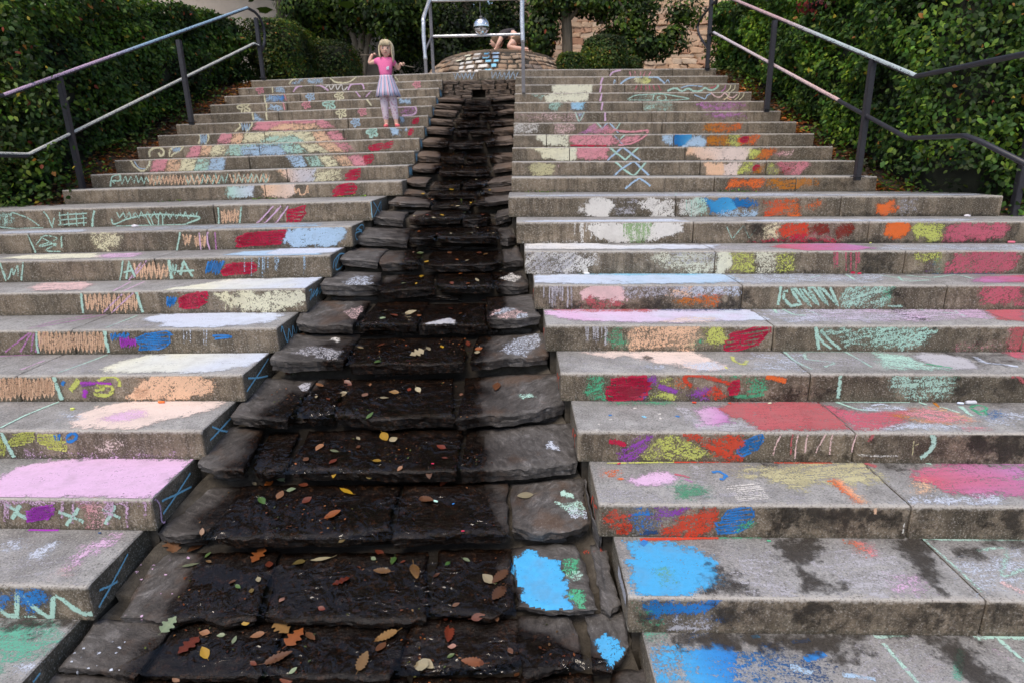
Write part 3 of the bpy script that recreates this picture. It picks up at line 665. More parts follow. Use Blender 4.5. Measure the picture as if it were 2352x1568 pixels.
# ------------------------------------------------------------------ planting and walls behind
def leaf_mat(name, rough=.55, trans=.3):
    t = NT(name); col = t.attr('tint', 'Color')
    t.set(col, rough, Specular_IOR_Level=.28)
    tl = t.n('ShaderNodeBsdfTranslucent'); t.l(t.mix(1.0, col, (1.2, 1.25, .5), 'MULTIPLY'), tl.inputs[0]); mx = t.n('ShaderNodeMixShader'); mx.inputs[0].default_value = trans
    t.l(t.b.outputs[0], mx.inputs[1]); t.l(tl.outputs[0], mx.inputs[2]); t.l(mx.outputs[0], t.out.inputs['Surface']); return t.m
M_LEAF = leaf_mat('hedge_leaves'); M_DEEP = simple('dark_twigs', (.014, .016, .008), .95, 9, .5, .02)
def bark(name, col):
    t = NT(name); p = t.n('ShaderNodeTexCoord').outputs['Object']; a = t.noise(1, 6, .65, t.scaled(p, 40, 40, 6)); b = t.noise(8, 4, .6, p)
    c = t.ramp(a, [(.3, tuple(x*.4 for x in col)), (.7, col)]); return t.set(t.mix(t.math('MULTIPLY', b, .4), c, (.10, .105, .07)), .9, t.bump(a, .8, .015))
M_BARK = bark('bark', (.19, .15, .11))
GREENS = np.array([srgb(66, 100, 34), srgb(84, 120, 40), srgb(48, 78, 28), srgb(118, 148, 54), srgb(66, 104, 44)])
def vn3(P):
    """shoots of lighter young leaves come in clumps"""
    P = np.asarray(P)*3.1; f = lambda a, b: np.sin(a*2.1+1.3*np.sin(b*1.7))
    return .34*(f(P[:, 0], P[:, 1])+f(P[:, 1]+2, P[:, 2]*1.3)+f(P[:, 2]*1.4+1, P[:, 0]))
def cloud(name, P, N, size, parent, pal, seed=1, var=.35, odd=0.012, asp=.55, mat=None, droop=.35):
    """leaf blades at points P facing roughly N: six-point folded blades"""
    g = np.random.default_rng(seed); n = len(P)
    N = N + g.normal(0, .55, (n, 3)); N /= np.linalg.norm(N, axis=1)[:, None]
    D = g.normal(0, 1, (n, 3)); D[:, 2] -= droop*2; D -= N*np.sum(D*N, axis=1)[:, None]; D /= np.linalg.norm(D, axis=1)[:, None]+1e-9
    S = np.cross(N, D); L = (size*g.uniform(.6, 1.35, n))[:, None]; Wd = L*asp*.5*g.uniform(.8, 1.2, (n, 1))
    f = .22*Wd
    V = np.stack([P, P+D*L*.38-S*Wd+N*f, P+D*L*.38+S*Wd+N*f, P+D*L*.78-S*Wd*.62+N*f*.5, P+D*L*.78+S*Wd*.62+N*f*.5, P+D*L-N*f*.4], axis=1).reshape(-1, 3)
    b = (np.arange(n)*6)[:, None]
    F = np.concatenate([b+np.array([0, 1, 2]), b+np.array([1, 3, 2]), b+np.array([2, 3, 4]), b+np.array([3, 5, 4])], axis=0)
    clump = vn3(P)[:, None]; C = pal[g.integers(0, len(pal), n)]*(1+g.uniform(-var, var, (n, 1)))*g.uniform(.85, 1.15, (n, 3))*(.78+.55*clump)*np.where(clump > .25, np.array([1.25, 1.12, .8]), np.array([1, 1, 1]))
    od = g.random(n) < odd; C[od] = .8*np.array([srgb(176, 120, 60), srgb(190, 170, 60), srgb(150, 70, 45)])[g.integers(0, 3, od.sum())]
    C4 = np.concatenate([np.clip(C, .004, 1), np.ones((n, 1))], axis=1).repeat(6, axis=0)
    return mesh_np(name, V, F, mat or M_LEAF, parent, False, cols={'tint': C4}, kind='stuff')
def nz_arr(P, sc, off=0.0): return np.array([mnoise.noise(Vector((p[0]*sc+off, p[1]*sc, p[2]*sc))) for p in P])
def lumpy_blob(name, parent, c, r, mat=M_DEEP, k=.82, sq=0.0, seed=0):
    bm = bmesh.new(); bmesh.ops.create_icosphere(bm, subdivisions=3, radius=1.0)
    for v_ in bm.verts:
        d = v_.co.normalized(); q = d
        if sq: m_ = max(abs(d.x), abs(d.y), abs(d.z)); q = d*((1-sq)+sq/m_*.92)
        v_.co = Vector((c[0]+q.x*r[0]*k, c[1]+q.y*r[1]*k, c[2]+q.z*r[2]*k))*1.0+d*.05*mnoise.noise(d*3+Vector((seed, 0, 0)))
    me = bpy.data.meshes.new(name); bm.to_mesh(me); bm.free(); me.materials.append(mat); o = bpy.data.objects.new(name, me); return link(o, parent)
def blob_pts(c, r, n, seed, sq=0.0, lump=.10, lsc=2.2, depth=.25, zmin=None):
    g = np.random.default_rng(seed); d = g.normal(0, 1, (n, 3)); d /= np.linalg.norm(d, axis=1)[:, None]
    q = d.copy()
    if sq: m_ = np.abs(d).max(axis=1)[:, None]; q = d*((1-sq)+sq/m_*.92)
    lum = 1+lump*nz_arr(q*np.array(r), lsc, seed*3.1)[:, None]*2
    s_ = 1-depth*g.random((n, 1))**1.6
    P = np.array(c)+q*np.array(r)*lum*s_
    if zmin is not None: k = P[:, 2] > zmin; P, d = P[k], d[k]
    Nn = d/np.array(r); Nn /= np.linalg.norm(Nn, axis=1)[:, None]; Nn[:, 2] += .35
    return P, Nn
def gz_out(x, y): return ground_z(x, y)
def bank_hedge(name, label, side, ys, face, top, depth, n, size, pal, seed, odd=.012, asp=.58):
    """clipped hedge following the bank: face(y) = x of its lower front edge, top(y) = z of its crest"""
    sg = -1 if side == 'L' else 1
    root = empty(name, (face(sum(ys)/2)+sg*depth/2, sum(ys)/2, gz_out(face(sum(ys)/2), sum(ys)/2)), label, 'hedge')
    g = np.random.default_rng(seed)
    # dark woody inside
    V = []; F = []; yy = np.linspace(ys[0]+.12, ys[1]-.12, 24)
    for y in yy:
        z0 = gz_out(face(y)+sg*.3, y)-.1; z1 = top(y)-.20
        prof = [(.22, z0), (.16, z0+(z1-z0)*.5), (.22, z1-.12), (.4, z1), (depth-.2, z1), (depth-.1, z0)]
        for dx, z in prof: V.append((face(y)+sg*(dx+.05*nz(y*3, z*3, seed)), y, z+.04*nz(y*4, dx*4, seed)))
    m_ = 6
    for i in range(len(yy)-1):
        for j in range(m_): F.append((i*m_+j, (i+1)*m_+j, (i+1)*m_+(j+1) % m_, i*m_+(j+1) % m_))
    F += [tuple(range(m_)), tuple((len(yy)-1)*m_+j for j in range(m_-1, -1, -1))]
    mesh_np('branches', V, F, M_DEEP, root, False)
    for i in range(9):
        y = ys[0]+(ys[1]-ys[0])*(i+.5)/9; x = face(y)+sg*random.Random(i+seed).uniform(.12, .3); z = gz_out(x, y)
        MB().tube(bez([(x+sg*.2, y, z-.08), (x+sg*.1, y+.05, z+.25), (x+sg*.05, y-.06, z+.6), (x+sg*.2, y, z+1.0)], 4), [.02, .018, .016, .015, .014, .013, .012, .011, .010, .009, .008, .007, .006], n=6).build('stem', M_BARK, root, True)
    # leaves: front face, crest, near end
    def add(n_, fn):
        P = []; N = []
        for _ in range(n_):
            p, q = fn(); P.append(p); N.append(q)
        return P, N
    P = []; N = []
    rr = g.random((n, 4))
    for a, b, c_, e in rr:
        y = ys[0]+(ys[1]-ys[0])*a; f0 = face(y); z0 = gz_out(f0, y); z1 = top(y)
        dep = .34*b**1.7
        lum = .20*nz(y*1.7, c_*2.6+seed, e*.02)+.13*nz(y*4.6, c_*7+seed, 2)+.06*nz(y*11, c_*17+seed, 4)
        if e < .60:
            t = c_**.9; z = z0+.10+(z1-z0-.10)*t; x = f0+sg*(.05+.10*abs(t-.45)+dep-lum-.06*t); P.append((x, y, z)); N.append((-sg*1.0, -.25, .45))
        elif e < .90: P.append((f0+sg*(.05+(depth-.1)*c_), y, z1-dep*.7+lum*.9)); N.append((-sg*.25, -.25, 1.0))
        else: t = b; P.append((f0+sg*(.05+(depth-.1)*c_), ys[0]+.04+.2*a*a-lum*.6, gz_out(f0, ys[0])+.1+(top(ys[0])-gz_out(f0, ys[0])-.1)*t)); N.append((-sg*.3, -1.0, .4))
    P = np.array(P); N = np.array(N)
    if side == 'R': k = ~((P[:, 1] < SY(11)) & (P[:, 0] < 3.86) & (P[:, 2] < 1.74)); P, N = P[k], N[k]
    cloud('foliage', P, N, size, root, pal*.86, seed, odd=odd, asp=asp)
    return root
xoL = lambda y: float(np.interp(y, [SY(k) for k in range(11, 22)], [XOUT['L'][k] for k in range(11, 22)]))
xoR = lambda y: float(np.interp(y, [SY(k) for k in range(11, 22)], [XOUT['R'][k] for k in range(11, 22)]))
def xoLb(y): return xoL(y) if y > SY(10)+.3 else -4.45
def xoRb(y): return xoR(y) if y > SY(11)-.1 else float(np.interp(y, [SY(9), SY(10), SY(11)-.1], [4.05, 3.9, 3.25]))
PALR = GREENS; PALL = np.array([srgb(60, 92, 32), srgb(76, 110, 38), srgb(44, 72, 28), srgb(98, 126, 46), srgb(74, 100, 52)])
bank_hedge('hedge', 'tall dense broadleaf hedge with small oval leaves beside the right-hand stairs', 'R', (3.85, 9.0), lambda y: float(np.interp(y, [3.0, 3.9, 4.4, 8.2, 9.0], [4.25, 4.15, 3.40, 2.92, 2.88])), lambda y: float(np.interp(y, [3, 4, 5.5, 7, 8.4, 9.2], [3.35, 3.45, 3.55, 3.72, 3.92, 3.95])), 2.6, 80000, .048, PALR, 5)
bank_hedge('hedge', 'overgrown broadleaf hedge on the left bank behind the blue chalked handrail', 'L', (4.6, 9.1), lambda y: float(np.interp(y, [4.4, 5, 8.2, 9.1], [-4.75, -4.7, -4.15, -4.0])), lambda y: float(np.interp(y, [4.4, 5.5, 7, 8.2, 9.2], [3.5, 3.62, 3.78, 3.93, 3.85])), 2.8, 66000, .052, PALL, 6, odd=.02)
# yew bush in front of the left hedge, needles
def bush(name, label, c, r, n, size, pal, seed, sq=0.0, asp=.5, lump=.1, lsc=2.2, odd=.004, cat='bush', depth=.3):
    z0 = gz_out(c[0], c[1]) if c[1] < SY(21) else SZ(21)-.03
    root = empty(name, (c[0], c[1], z0), label, cat)
    lumpy_blob('branches', root, c, r, k=.80, sq=sq, seed=seed)
    MB().tube([(c[0], c[1], z0-.05), (c[0], c[1], c[2])], [.05, .03], n=8).build('stem', M_BARK, root, True)
    P, N = blob_pts(c, r, n, seed, sq, lump, lsc, depth, z0+.02)
    cloud('foliage', P, N, size, root, pal, seed, odd=odd, asp=asp); return root
YEW = np.array([srgb(62, 70, 28), srgb(78, 84, 36), srgb(48, 58, 26), srgb(92, 92, 44)])
bush('yew_bush', 'loose olive-green yew bush with feathery needles behind the leftmost rail post', (-5.55, 5.0, 2.45), (.95, 1.0, 1.05), 26000, .042, YEW, 21, asp=.22, lump=.2, lsc=1.8)
bush('yew_bush', 'dark feathery yew bush on the soil left of the landing', (-6.0, 3.9, 2.1), (.9, .9, 1.0), 20000, .042, YEW*.8, 22, asp=.22, lump=.2, lsc=1.8)
TRIM = np.array([srgb(56, 82, 34), srgb(72, 98, 40), srgb(44, 68, 30), srgb(96, 100, 44)])
def at(u, v, y): return hit(u, v, (0, y, 0), (0, 1, 0))
def clipped(name, label, u0, u1, vt, y, dy, n, size, pal, seed, sq, cat='hedge', zb=None):
    a, b = at(u0, 160, y), at(u1, 160, y); zt = at((u0+u1)/2, vt, y).z; zb = SZ(21)-.05 if zb is None else zb
    return bush(name, label, ((a.x+b.x)/2, y, (zt+zb)/2), (abs(b.x-a.x)/2, dy, (zt-zb)/2), n, size, pal, seed, sq=sq, lump=.05, cat=cat, depth=.16)
clipped('clipped_hedge', 'taller clipped hedge block next to the upper end of the blue handrail', 588, 712, 48, 9.7, .8, 16000, .045, TRIM*.9, 31, .75)
clipped('clipped_hedge', 'lower dark clipped hedge block beside the beige wall', 672, 826, 96, 10.9, .8, 14000, .045, TRIM*.7, 32, .75)
clipped('round_bush', 'round clipped bush in front of the tree trunk', 1332, 1442, 76, 9.9, .42, 14000, .042, TRIM, 33, .35, 'bush')
clipped('low_bush', 'low clipped bush beside the round fountain basin', 1278, 1346, 122, 9.6, .35, 7000, .042, TRIM, 34, .5, 'bush')
clipped('low_bush', 'low loose bush between the round bush and the stone wall', 1425, 1475, 128, 10.2, .35, 5000, .045, TRIM*.8, 35, .2, 'bush')
# trees
def tree(name, label, base, stems, crowns, n, size, pal, seed, var=.4, odd=.01):
    root = empty(name, base, label, 'tree'); mb_ = MB()
    for pts, r0, r1 in stems:
        q = bez(pts, 6); mb_.tube(q, [r0+(r1-r0)*i/(len(q)-1) for i in range(len(q))], n=10)
    mb_.build('trunk', M_BARK, root, True)
    P = []; N = []
    for ci, (c, r, k) in enumerate(crowns):
        p, q = blob_pts(c, r, int(n*k), seed+ci, 0, .3, 2.0, .9); P.append(p); N.append(q)
    cloud('crown', np.concatenate(P), np.concatenate(N), size, root, pal, seed, var=var, odd=odd); return root
DARK = np.array([srgb(46, 68, 28), srgb(62, 88, 36), srgb(34, 52, 24), srgb(84, 108, 44)])
zt_ = SZ(21)-.04
def A3(u, v, y): p = at(u, v, y); return (p.x, p.y, p.z)
y1 = 12.4; b = at(812, 150, y1)
tree('tree', 'dark multi-stemmed tree behind the child, in front of the beige wall', (b.x, y1, zt_),
     [([(b.x, y1, zt_), A3(815, 100, y1), A3(790, 50, y1), A3(770, -20, y1)], .07, .04), ([(b.x+.05, y1, zt_), A3(830, 95, y1), A3(838, 40, y1), A3(840, -40, y1)], .08, .05), ([(b.x+.1, y1, zt_), A3(845, 95, y1), A3(872, 40, y1), A3(905, -30, y1)], .06, .035)],
     [(A3(715, 15, y1), (.62, .6, .5), .22), (A3(790, 20, y1+.2), (.7, .6, .55), .2), (A3(880, 20, y1-.1), (.75, .7, .6), .25), (A3(950, 30, y1+.3), (.6, .6, .7), .2), (A3(735, -5, y1), (.5, .5, .35), .13)], 17000, .085, DARK, 41)
y2 = 13.2; b = at(1075, 150, y2)
tree('evergreen_tree', 'dense dark evergreen behind the fountain basin and mirror ball', (b.x, y2, zt_),
     [([(b.x, y2, zt_), A3(1075, 60, y2), A3(1075, -60, y2)], .14, .09)],
     [(A3(1030, 130, y2), (.75, .6, .6), .2), (A3(1120, 130, y2), (.8, .6, .6), .2), (A3(1060, 60, y2), (.95, .7, .7), .25), (A3(1150, 50, y2+.2), (.75, .6, .8), .2), (A3(985, 60, y2+.3), (.65, .6, .9), .15)], 26000, .075, DARK*.55, 42)
y3 = 11.6; b = at(1304, 128, y3)
tree('tree', 'tree with a pale brown trunk and drooping dark leaves before the orange stone wall', (b.x, y3, zt_),
     [([(b.x, y3, zt_), A3(1303, 90, y3), A3(1300, 40, y3), A3(1296, -40, y3)], .105, .085), ([A3(1302, 50, y3), A3(1330, 20, y3-.1), A3(1365, -20, y3-.1)], .05, .03), ([A3(1300, 30, y3), A3(1270, 5, y3), A3(1240, -25, y3)], .045, .03), ([A3(1400, -25, y3-.3), A3(1440, 30, y3-.3), A3(1480, 80, y3-.3), A3(1500, 110, y3-.3)], .03, .008)],
     [(A3(1245, 70, y3+.1), (.38, .4, .62), .20), (A3(1370, 8, y3), (.65, .5, .28), .22), (A3(1455, 50, y3-.3), (.42, .35, .42), .16), (A3(1480, 105, y3-.3), (.5, .3, .26), .17), (A3(1275, 5, y3), (.5, .4, .25), .15), (A3(1400, 85, y3+.1), (.3, .3, .3), .05), (A3(1540, 85, y3-.2), (.3, .2, .25), .07), (A3(1470, 8, y3-.1), (.4, .3, .2), .08), (A3(1570, 30, y3-.1), (.35, .3, .3), .08)], 11500, .08, DARK, 43)
y4 = 14.8; b = at(700, 150, y4)
tree('tree', 'bushy dark tree filling the back behind the left hedge', (b.x, y4, zt_), [([(b.x, y4, zt_), A3(700, 60, y4), A3(690, -60, y4)], .1, .06)],
     [(A3(700, 45, y4), (.5, .5, .9), .4), (A3(760, 60, y4), (.5, .5, 1.0), .3), (A3(930, 80, y4), (.5, .5, 1.1), .3)], 13000, .09, DARK*.7, 44)
# the upper crowns of the same trees, towering over the terrace above the top of the picture
def high_crown(root, cs, n, size, pal, seed):
    P = []; N = []
    for ci, (c, r, k) in enumerate(cs): p_, q_ = blob_pts(c, r, int(n*k), seed+ci, 0, .35, .9, .9); P.append(p_); N.append(q_)
    cloud('upper_crown', np.concatenate(P), np.concatenate(N), size, root, pal, seed, odd=.004)
_tr = [o for o in bpy.data.objects if o.type == 'EMPTY' and o.get('category') == 'tree']
for o, xx, yy, hh, rw in zip(_tr, (-3.1, -.7, 1.9, -5.4), (12.6, 13.4, 13.6, 14.6), (16.5, 19.0, 16.0, 17.5), (2.6, 2.5, 2.7, 2.8)):
    MB().tube(bez([(xx, yy, zt_+1.6), (xx+.1, yy, zt_+hh*.45), (xx-.1, yy+.1, zt_+hh*.92)], 5), [.10-.007*i for i in range(11)], n=8).build('upper_trunk', M_BARK, o, True)
    lo_ = o is _tr[2]
    high_crown(o, ([] if lo_ else [((xx-.4, yy, zt_+hh*.34), (rw, 1.9, 2.9), .3)])+[((xx+.5, yy+.2, zt_+hh*.56), (rw*1.1, 2.1, 3.2), .35), ((xx, yy, zt_+hh*.82), (rw, 1.9, 3.4), .35)], 13000, .27, DARK, 71)
# back walls
def rubble():
    t = NT('orange_rubble'); p = t.pos(); rn = t.rnd(); a = t.noise(14, 5, .65, p)
    c = t.ramp(rn, [(0, (.56, .34, .20)), (.25, (.68, .47, .31)), (.5, (.62, .40, .25)), (.7, (.74, .56, .40)), (.9, (.52, .28, .17)), (1, (.66, .50, .36))])
    return t.set(t.mix(t.math('MULTIPLY', t.smooth(a, .5, .8), .5), c, (.25, .15, .09)), .9, t.bump(a, .7, .02))
M_RUB = rubble(); M_RMORT = simple('lime_mortar', (.60, .44, .29), .95, 12, .3, .01); M_PLASTER = simple('beige_plaster', (.56, .48, .40), .92, 3, .12, .004)
yw = 14.2
wr = empty('stone_wall', (2.5, yw, zt_), 'orange rubble-stone wall behind the trees on the right', 'wall')
xw0, xw1 = at(1195, 100, yw).x, at(1660, 100, yw).x
MB().box((xw0-.6, yw+.03, zt_-.1), (xw1+4, yw+.5, zt_+3.6)).build('mortar_core', M_RMORT, wr)
protos = []
for q in range(10):
    g = random.Random(q+50); bm = bmesh.new(); bmesh.ops.create_cube(bm, size=1.0); bmesh.ops.bevel(bm, geom=bm.edges[:], offset=.12, segments=1, affect='EDGES')
    for v_ in bm.verts: v_.co += Vector((g.uniform(-.13, .13), g.uniform(-.06, .06), g.uniform(-.13, .13)))
    me = bpy.data.meshes.new('stone'); bm.to_mesh(me); bm.free(); me.materials.append(M_RUB); protos.append(me)
z = zt_; g = random.Random(5); cnt = 0
while z < zt_+2.0 and cnt < 290:
    hgt = g.uniform(.085, .15); x = xw0+g.uniform(0, .2)
    while x < xw1 and cnt < 290:
        L = g.uniform(.16, .42); o = bpy.data.objects.new('stone', g.choice(protos)); link(o, wr); cnt += 1
        o.matrix_parent_inverse = Matrix.Translation(-Vector(BASE[wr.name])); o.location = (x+L/2, yw+.03+g.uniform(-.02, .02), z+hgt/2); o.scale = (L*1.0, .16, hgt*.98); o.rotation_euler = (0, g.uniform(-.13, .13), 0)
        x += L
    z += hgt
rc = at(1950, 6, 6.2); bush('red_creeper', 'dark red creeper leaves poking out of the top of the right-hand hedge', (rc.x, 6.2, rc.z-.02), (.55, .25, .14), 1500, .05, np.array([srgb(110, 34, 40), srgb(84, 26, 32), srgb(130, 50, 46)]), 61, lump=.3, cat='creeper', depth=.8)
wl_ = empty('plaster_wall', (-4.5, 15.6, zt_), 'pale beige plastered wall behind the trees on the left', 'wall')
MB().box((-14, 15.6, zt_-.2), (-1.2, 16.0, zt_+5.5)).build('wall_face', M_PLASTER, wl_)
MB().box((-14, 15.55, zt_-.2), (-1.15, 15.598, zt_+.35)).build('plinth', simple('plinth_grey', (.30, .27, .24), .9, 8, .2, .004), wl_)
# ------------------------------------------------------------------ chalk drawings: thin chalk layers lying on the faces of the step blocks
def wet_mat():
    t = NT('damp_stain'); p = t.pos(); cov = t.attr('cov'); g1 = t.noise(130, 4, .7, p); g2 = t.noise(11, 5, .65, p); g3 = t.noise(38, 3, .6, p)
    x = t.math('ADD', cov, t.math('MULTIPLY', t.math('SUBTRACT', t.math('ADD', t.math('MULTIPLY', g1, .3), t.math('ADD', t.math('MULTIPLY', g2, .4), t.math('MULTIPLY', g3, .3))), .5), 2.0))
    a = t.math('MULTIPLY', t.smooth(x, .30, .85), .74)
    t.set(t.ramp(g1, [(.4, (.022, .017, .012)), (.75, (.085, .072, .058))]), .5, t.bump(g1, .5, .004))
    tr = t.n('ShaderNodeBsdfTransparent'); mx = t.n('ShaderNodeMixShader')
    t.l(a, mx.inputs[0]); t.l(tr.outputs[0], mx.inputs[1]); t.l(t.b.outputs[0], mx.inputs[2]); t.l(mx.outputs[0], t.out.inputs['Surface']); return t.m
M_DAMP = wet_mat()
ZM = {'A': (0, 0, .4848), 'B': (900, 0, .5102), 'C': (1800, 0, .4846), 'D': (2600, 0, .5272), 'E': (0, 700, .5102), 'F': (1000, 600, .5102), 'G': (1900, 680, .4677), 'H': (2800, 680, .4592), 'I': (0, 1300, .5102), 'J': (0, 1900, .4252), 'K': (2000, 1300, .4464), 'Q': (2840, 1300, .4464), 'M': (2400, 1900, .6122), 'N': (1500, 1900, .4252), 'O': (600, 1900, .4252), 'P': (900, 1300, .5527)}
def zp(z, x, y): x0, y0, s = ZM[z]; return ((x0+x*s)/1.632653, (y0+y*s)/1.632653)
CC = {'W': ('white', (236, 234, 230)), 'Y': ('pale yellow', (240, 235, 200)), 'P': ('peach', (246, 206, 174)), 'RD': ('crimson', (204, 44, 82)), 'PK': ('pink', (232, 160, 172)), 'RS': ('rose', (210, 110, 130)), 'LP': ('lilac pink', (232, 196, 232)), 'VI': ('violet', (160, 84, 190)), 'MG': ('magenta purple', (182, 72, 204)), 'BL': ('blue', (56, 138, 218)), 'SB': ('sky blue', (84, 182, 240)), 'LB': ('light blue', (184, 214, 242)), 'LC': ('cyan blue', (150, 218, 250)), 'MT': ('mint', (190, 230, 218)), 'GR': ('green', (92, 186, 144)), 'YG': ('yellow green', (214, 222, 122)), 'OR': ('orange', (238, 120, 62)), 'RO': ('red orange', (220, 82, 58)), 'OC': ('ochre', (198, 128, 50)), 'BR': ('brown red', (132, 56, 46)), 'TE': ('teal', (112, 188, 164)), 'LI': ('lilac', (200, 140, 196)), 'SK': ('soft pink', (238, 206, 206)), 'PW': ('peach white', (240, 222, 214)), 'DB': ('dark blue', (52, 84, 128)), 'TB': ('strong blue', (36, 120, 190)), 'GY': ('pale grey', (196, 196, 204)), 'MY': ('muted yellow', (205, 200, 160)), 'CR': ('cream white', (238, 238, 216)), 'BW': ('bluish white', (214, 224, 242)), 'OL': ('pale olive', (160, 192, 140)), 'DR': ('dusty rose', (196, 106, 112))}
CL = {k: np.array(srgb(*v[1])) for k, v in CC.items()}
OFF = .0012; LAYER = [0]
def ext(f):
    s, k, t = f; lo, hi = sorted((XIN[s][k], XOUT[s][k])); h = SZ(k)-SZ(k-1); dp = (SY(k+1)-SY(k)) if k < 21 else .4
    if t == 'r': return lo+.004, hi-.004, .002, h-.006
    if t == 't': return lo+.008, hi-.004, .009, dp-.001
    return .006, dp+.04, .002, h-.006
def loc(f, u, v):
    s, k, t = f; a, b = SH[s]
    if t == 'r': P = hit(u, v, (0, SY(k), 0), (-b, 1, 0)); return P.x, P.z-a*P.x-SZ(k-1)
    if t == 't': P = hit(u, v, (0, 0, SZ(k)), (-a, 0, 1)); return P.x, P.y-b*P.x-SY(k)
    P = hit(u, v, (XIN[s][k], 0, 0), (1, 0, 0)); return P.y-b*P.x-SY(k), P.z-a*P.x-SZ(k-1)
def wld(f, p, q, off):
    s, k, t = f
    if t == 'r': return W(s, p, SY(k)-off, SZ(k-1)+q)
    if t == 't': return W(s, p, SY(k)+q, SZ(k)+off)
    x = XIN[s][k]+(off+.0005)*(1 if s == 'L' else -1); return W(s, x, SY(k)+p, SZ(k-1)+q)
def owner(f, p):
    s, k, t = f; bl = BLOCKS[s, k]
    if t == 'e': return bl[-1][2] if s == 'L' else bl[0][2]
    for a, b, o in bl:
        if a <= p <= b: return o
    return min(bl, key=lambda q: min(abs(q[0]-p), abs(q[1]-p)))[2]
def spans(f, p0, p1):
    s, k, t = f
    if t == 'e': return [(p0, p1)]
    return [(max(a+.004, p0), min(b-.004, p1)) for a, b, o in BLOCKS[s, k] if min(b-.004, p1)-max(a+.004, p0) > .006]
def nextoff():
    LAYER[0] = (LAYER[0]+1) % 12; return OFF+.00022*LAYER[0]
def pick(z, pts, f):
    uv = [zp(z, *p) for p in pts]
    if f is None:
        cu = sum(p[0] for p in uv)/len(uv); cv = sum(p[1] for p in uv)/len(uv); f = face_at(cu, cv)
        if f is None: f = face_at(*uv[0])
    if f is None: return None, None
    return f, [loc(f, *p) for p in uv]
def vnoise(X, Y, seed):
    """cheap vectorised value noise"""
    xi = np.floor(X).astype(np.int64); yi = np.floor(Y).astype(np.int64); fx = X-xi; fy = Y-yi; fx = fx*fx*(3-2*fx); fy = fy*fy*(3-2*fy)
    def h(a, b): n = (a*374761393+b*668265263+int(seed*7919)*1442695041) & 0x7fffffff; n = (n ^ (n >> 13))*1274126177 & 0x7fffffff; return ((n ^ (n >> 16)) % 10007)/5003.5-1
    return (h(xi, yi)*(1-fx)+h(xi+1, yi)*fx)*(1-fy)+(h(xi, yi+1)*(1-fx)+h(xi+1, yi+1)*fx)*fy
def sdist(PX, PY, poly):
    ins = np.zeros(PX.shape, bool); d = np.full(PX.shape, 9.0); n = len(poly)
    for i in range(n):
        x0, y0 = poly[i]; x1, y1 = poly[(i+1) % n]
        ex, ey = x1-x0, y1-y0; L = ex*ex+ey*ey+1e-12; t = np.clip(((PX-x0)*ex+(PY-y0)*ey)/L, 0, 1)
        d = np.minimum(d, np.hypot(PX-x0-ex*t, PY-y0-ey*t))
        c = ((y0 > PY) != (y1 > PY)) & (PX < ex*(PY-y0)/(ey if abs(ey) > 1e-12 else 1e-12)+x0); ins ^= c
    return np.where(ins, d, -d)
SEED = [0]
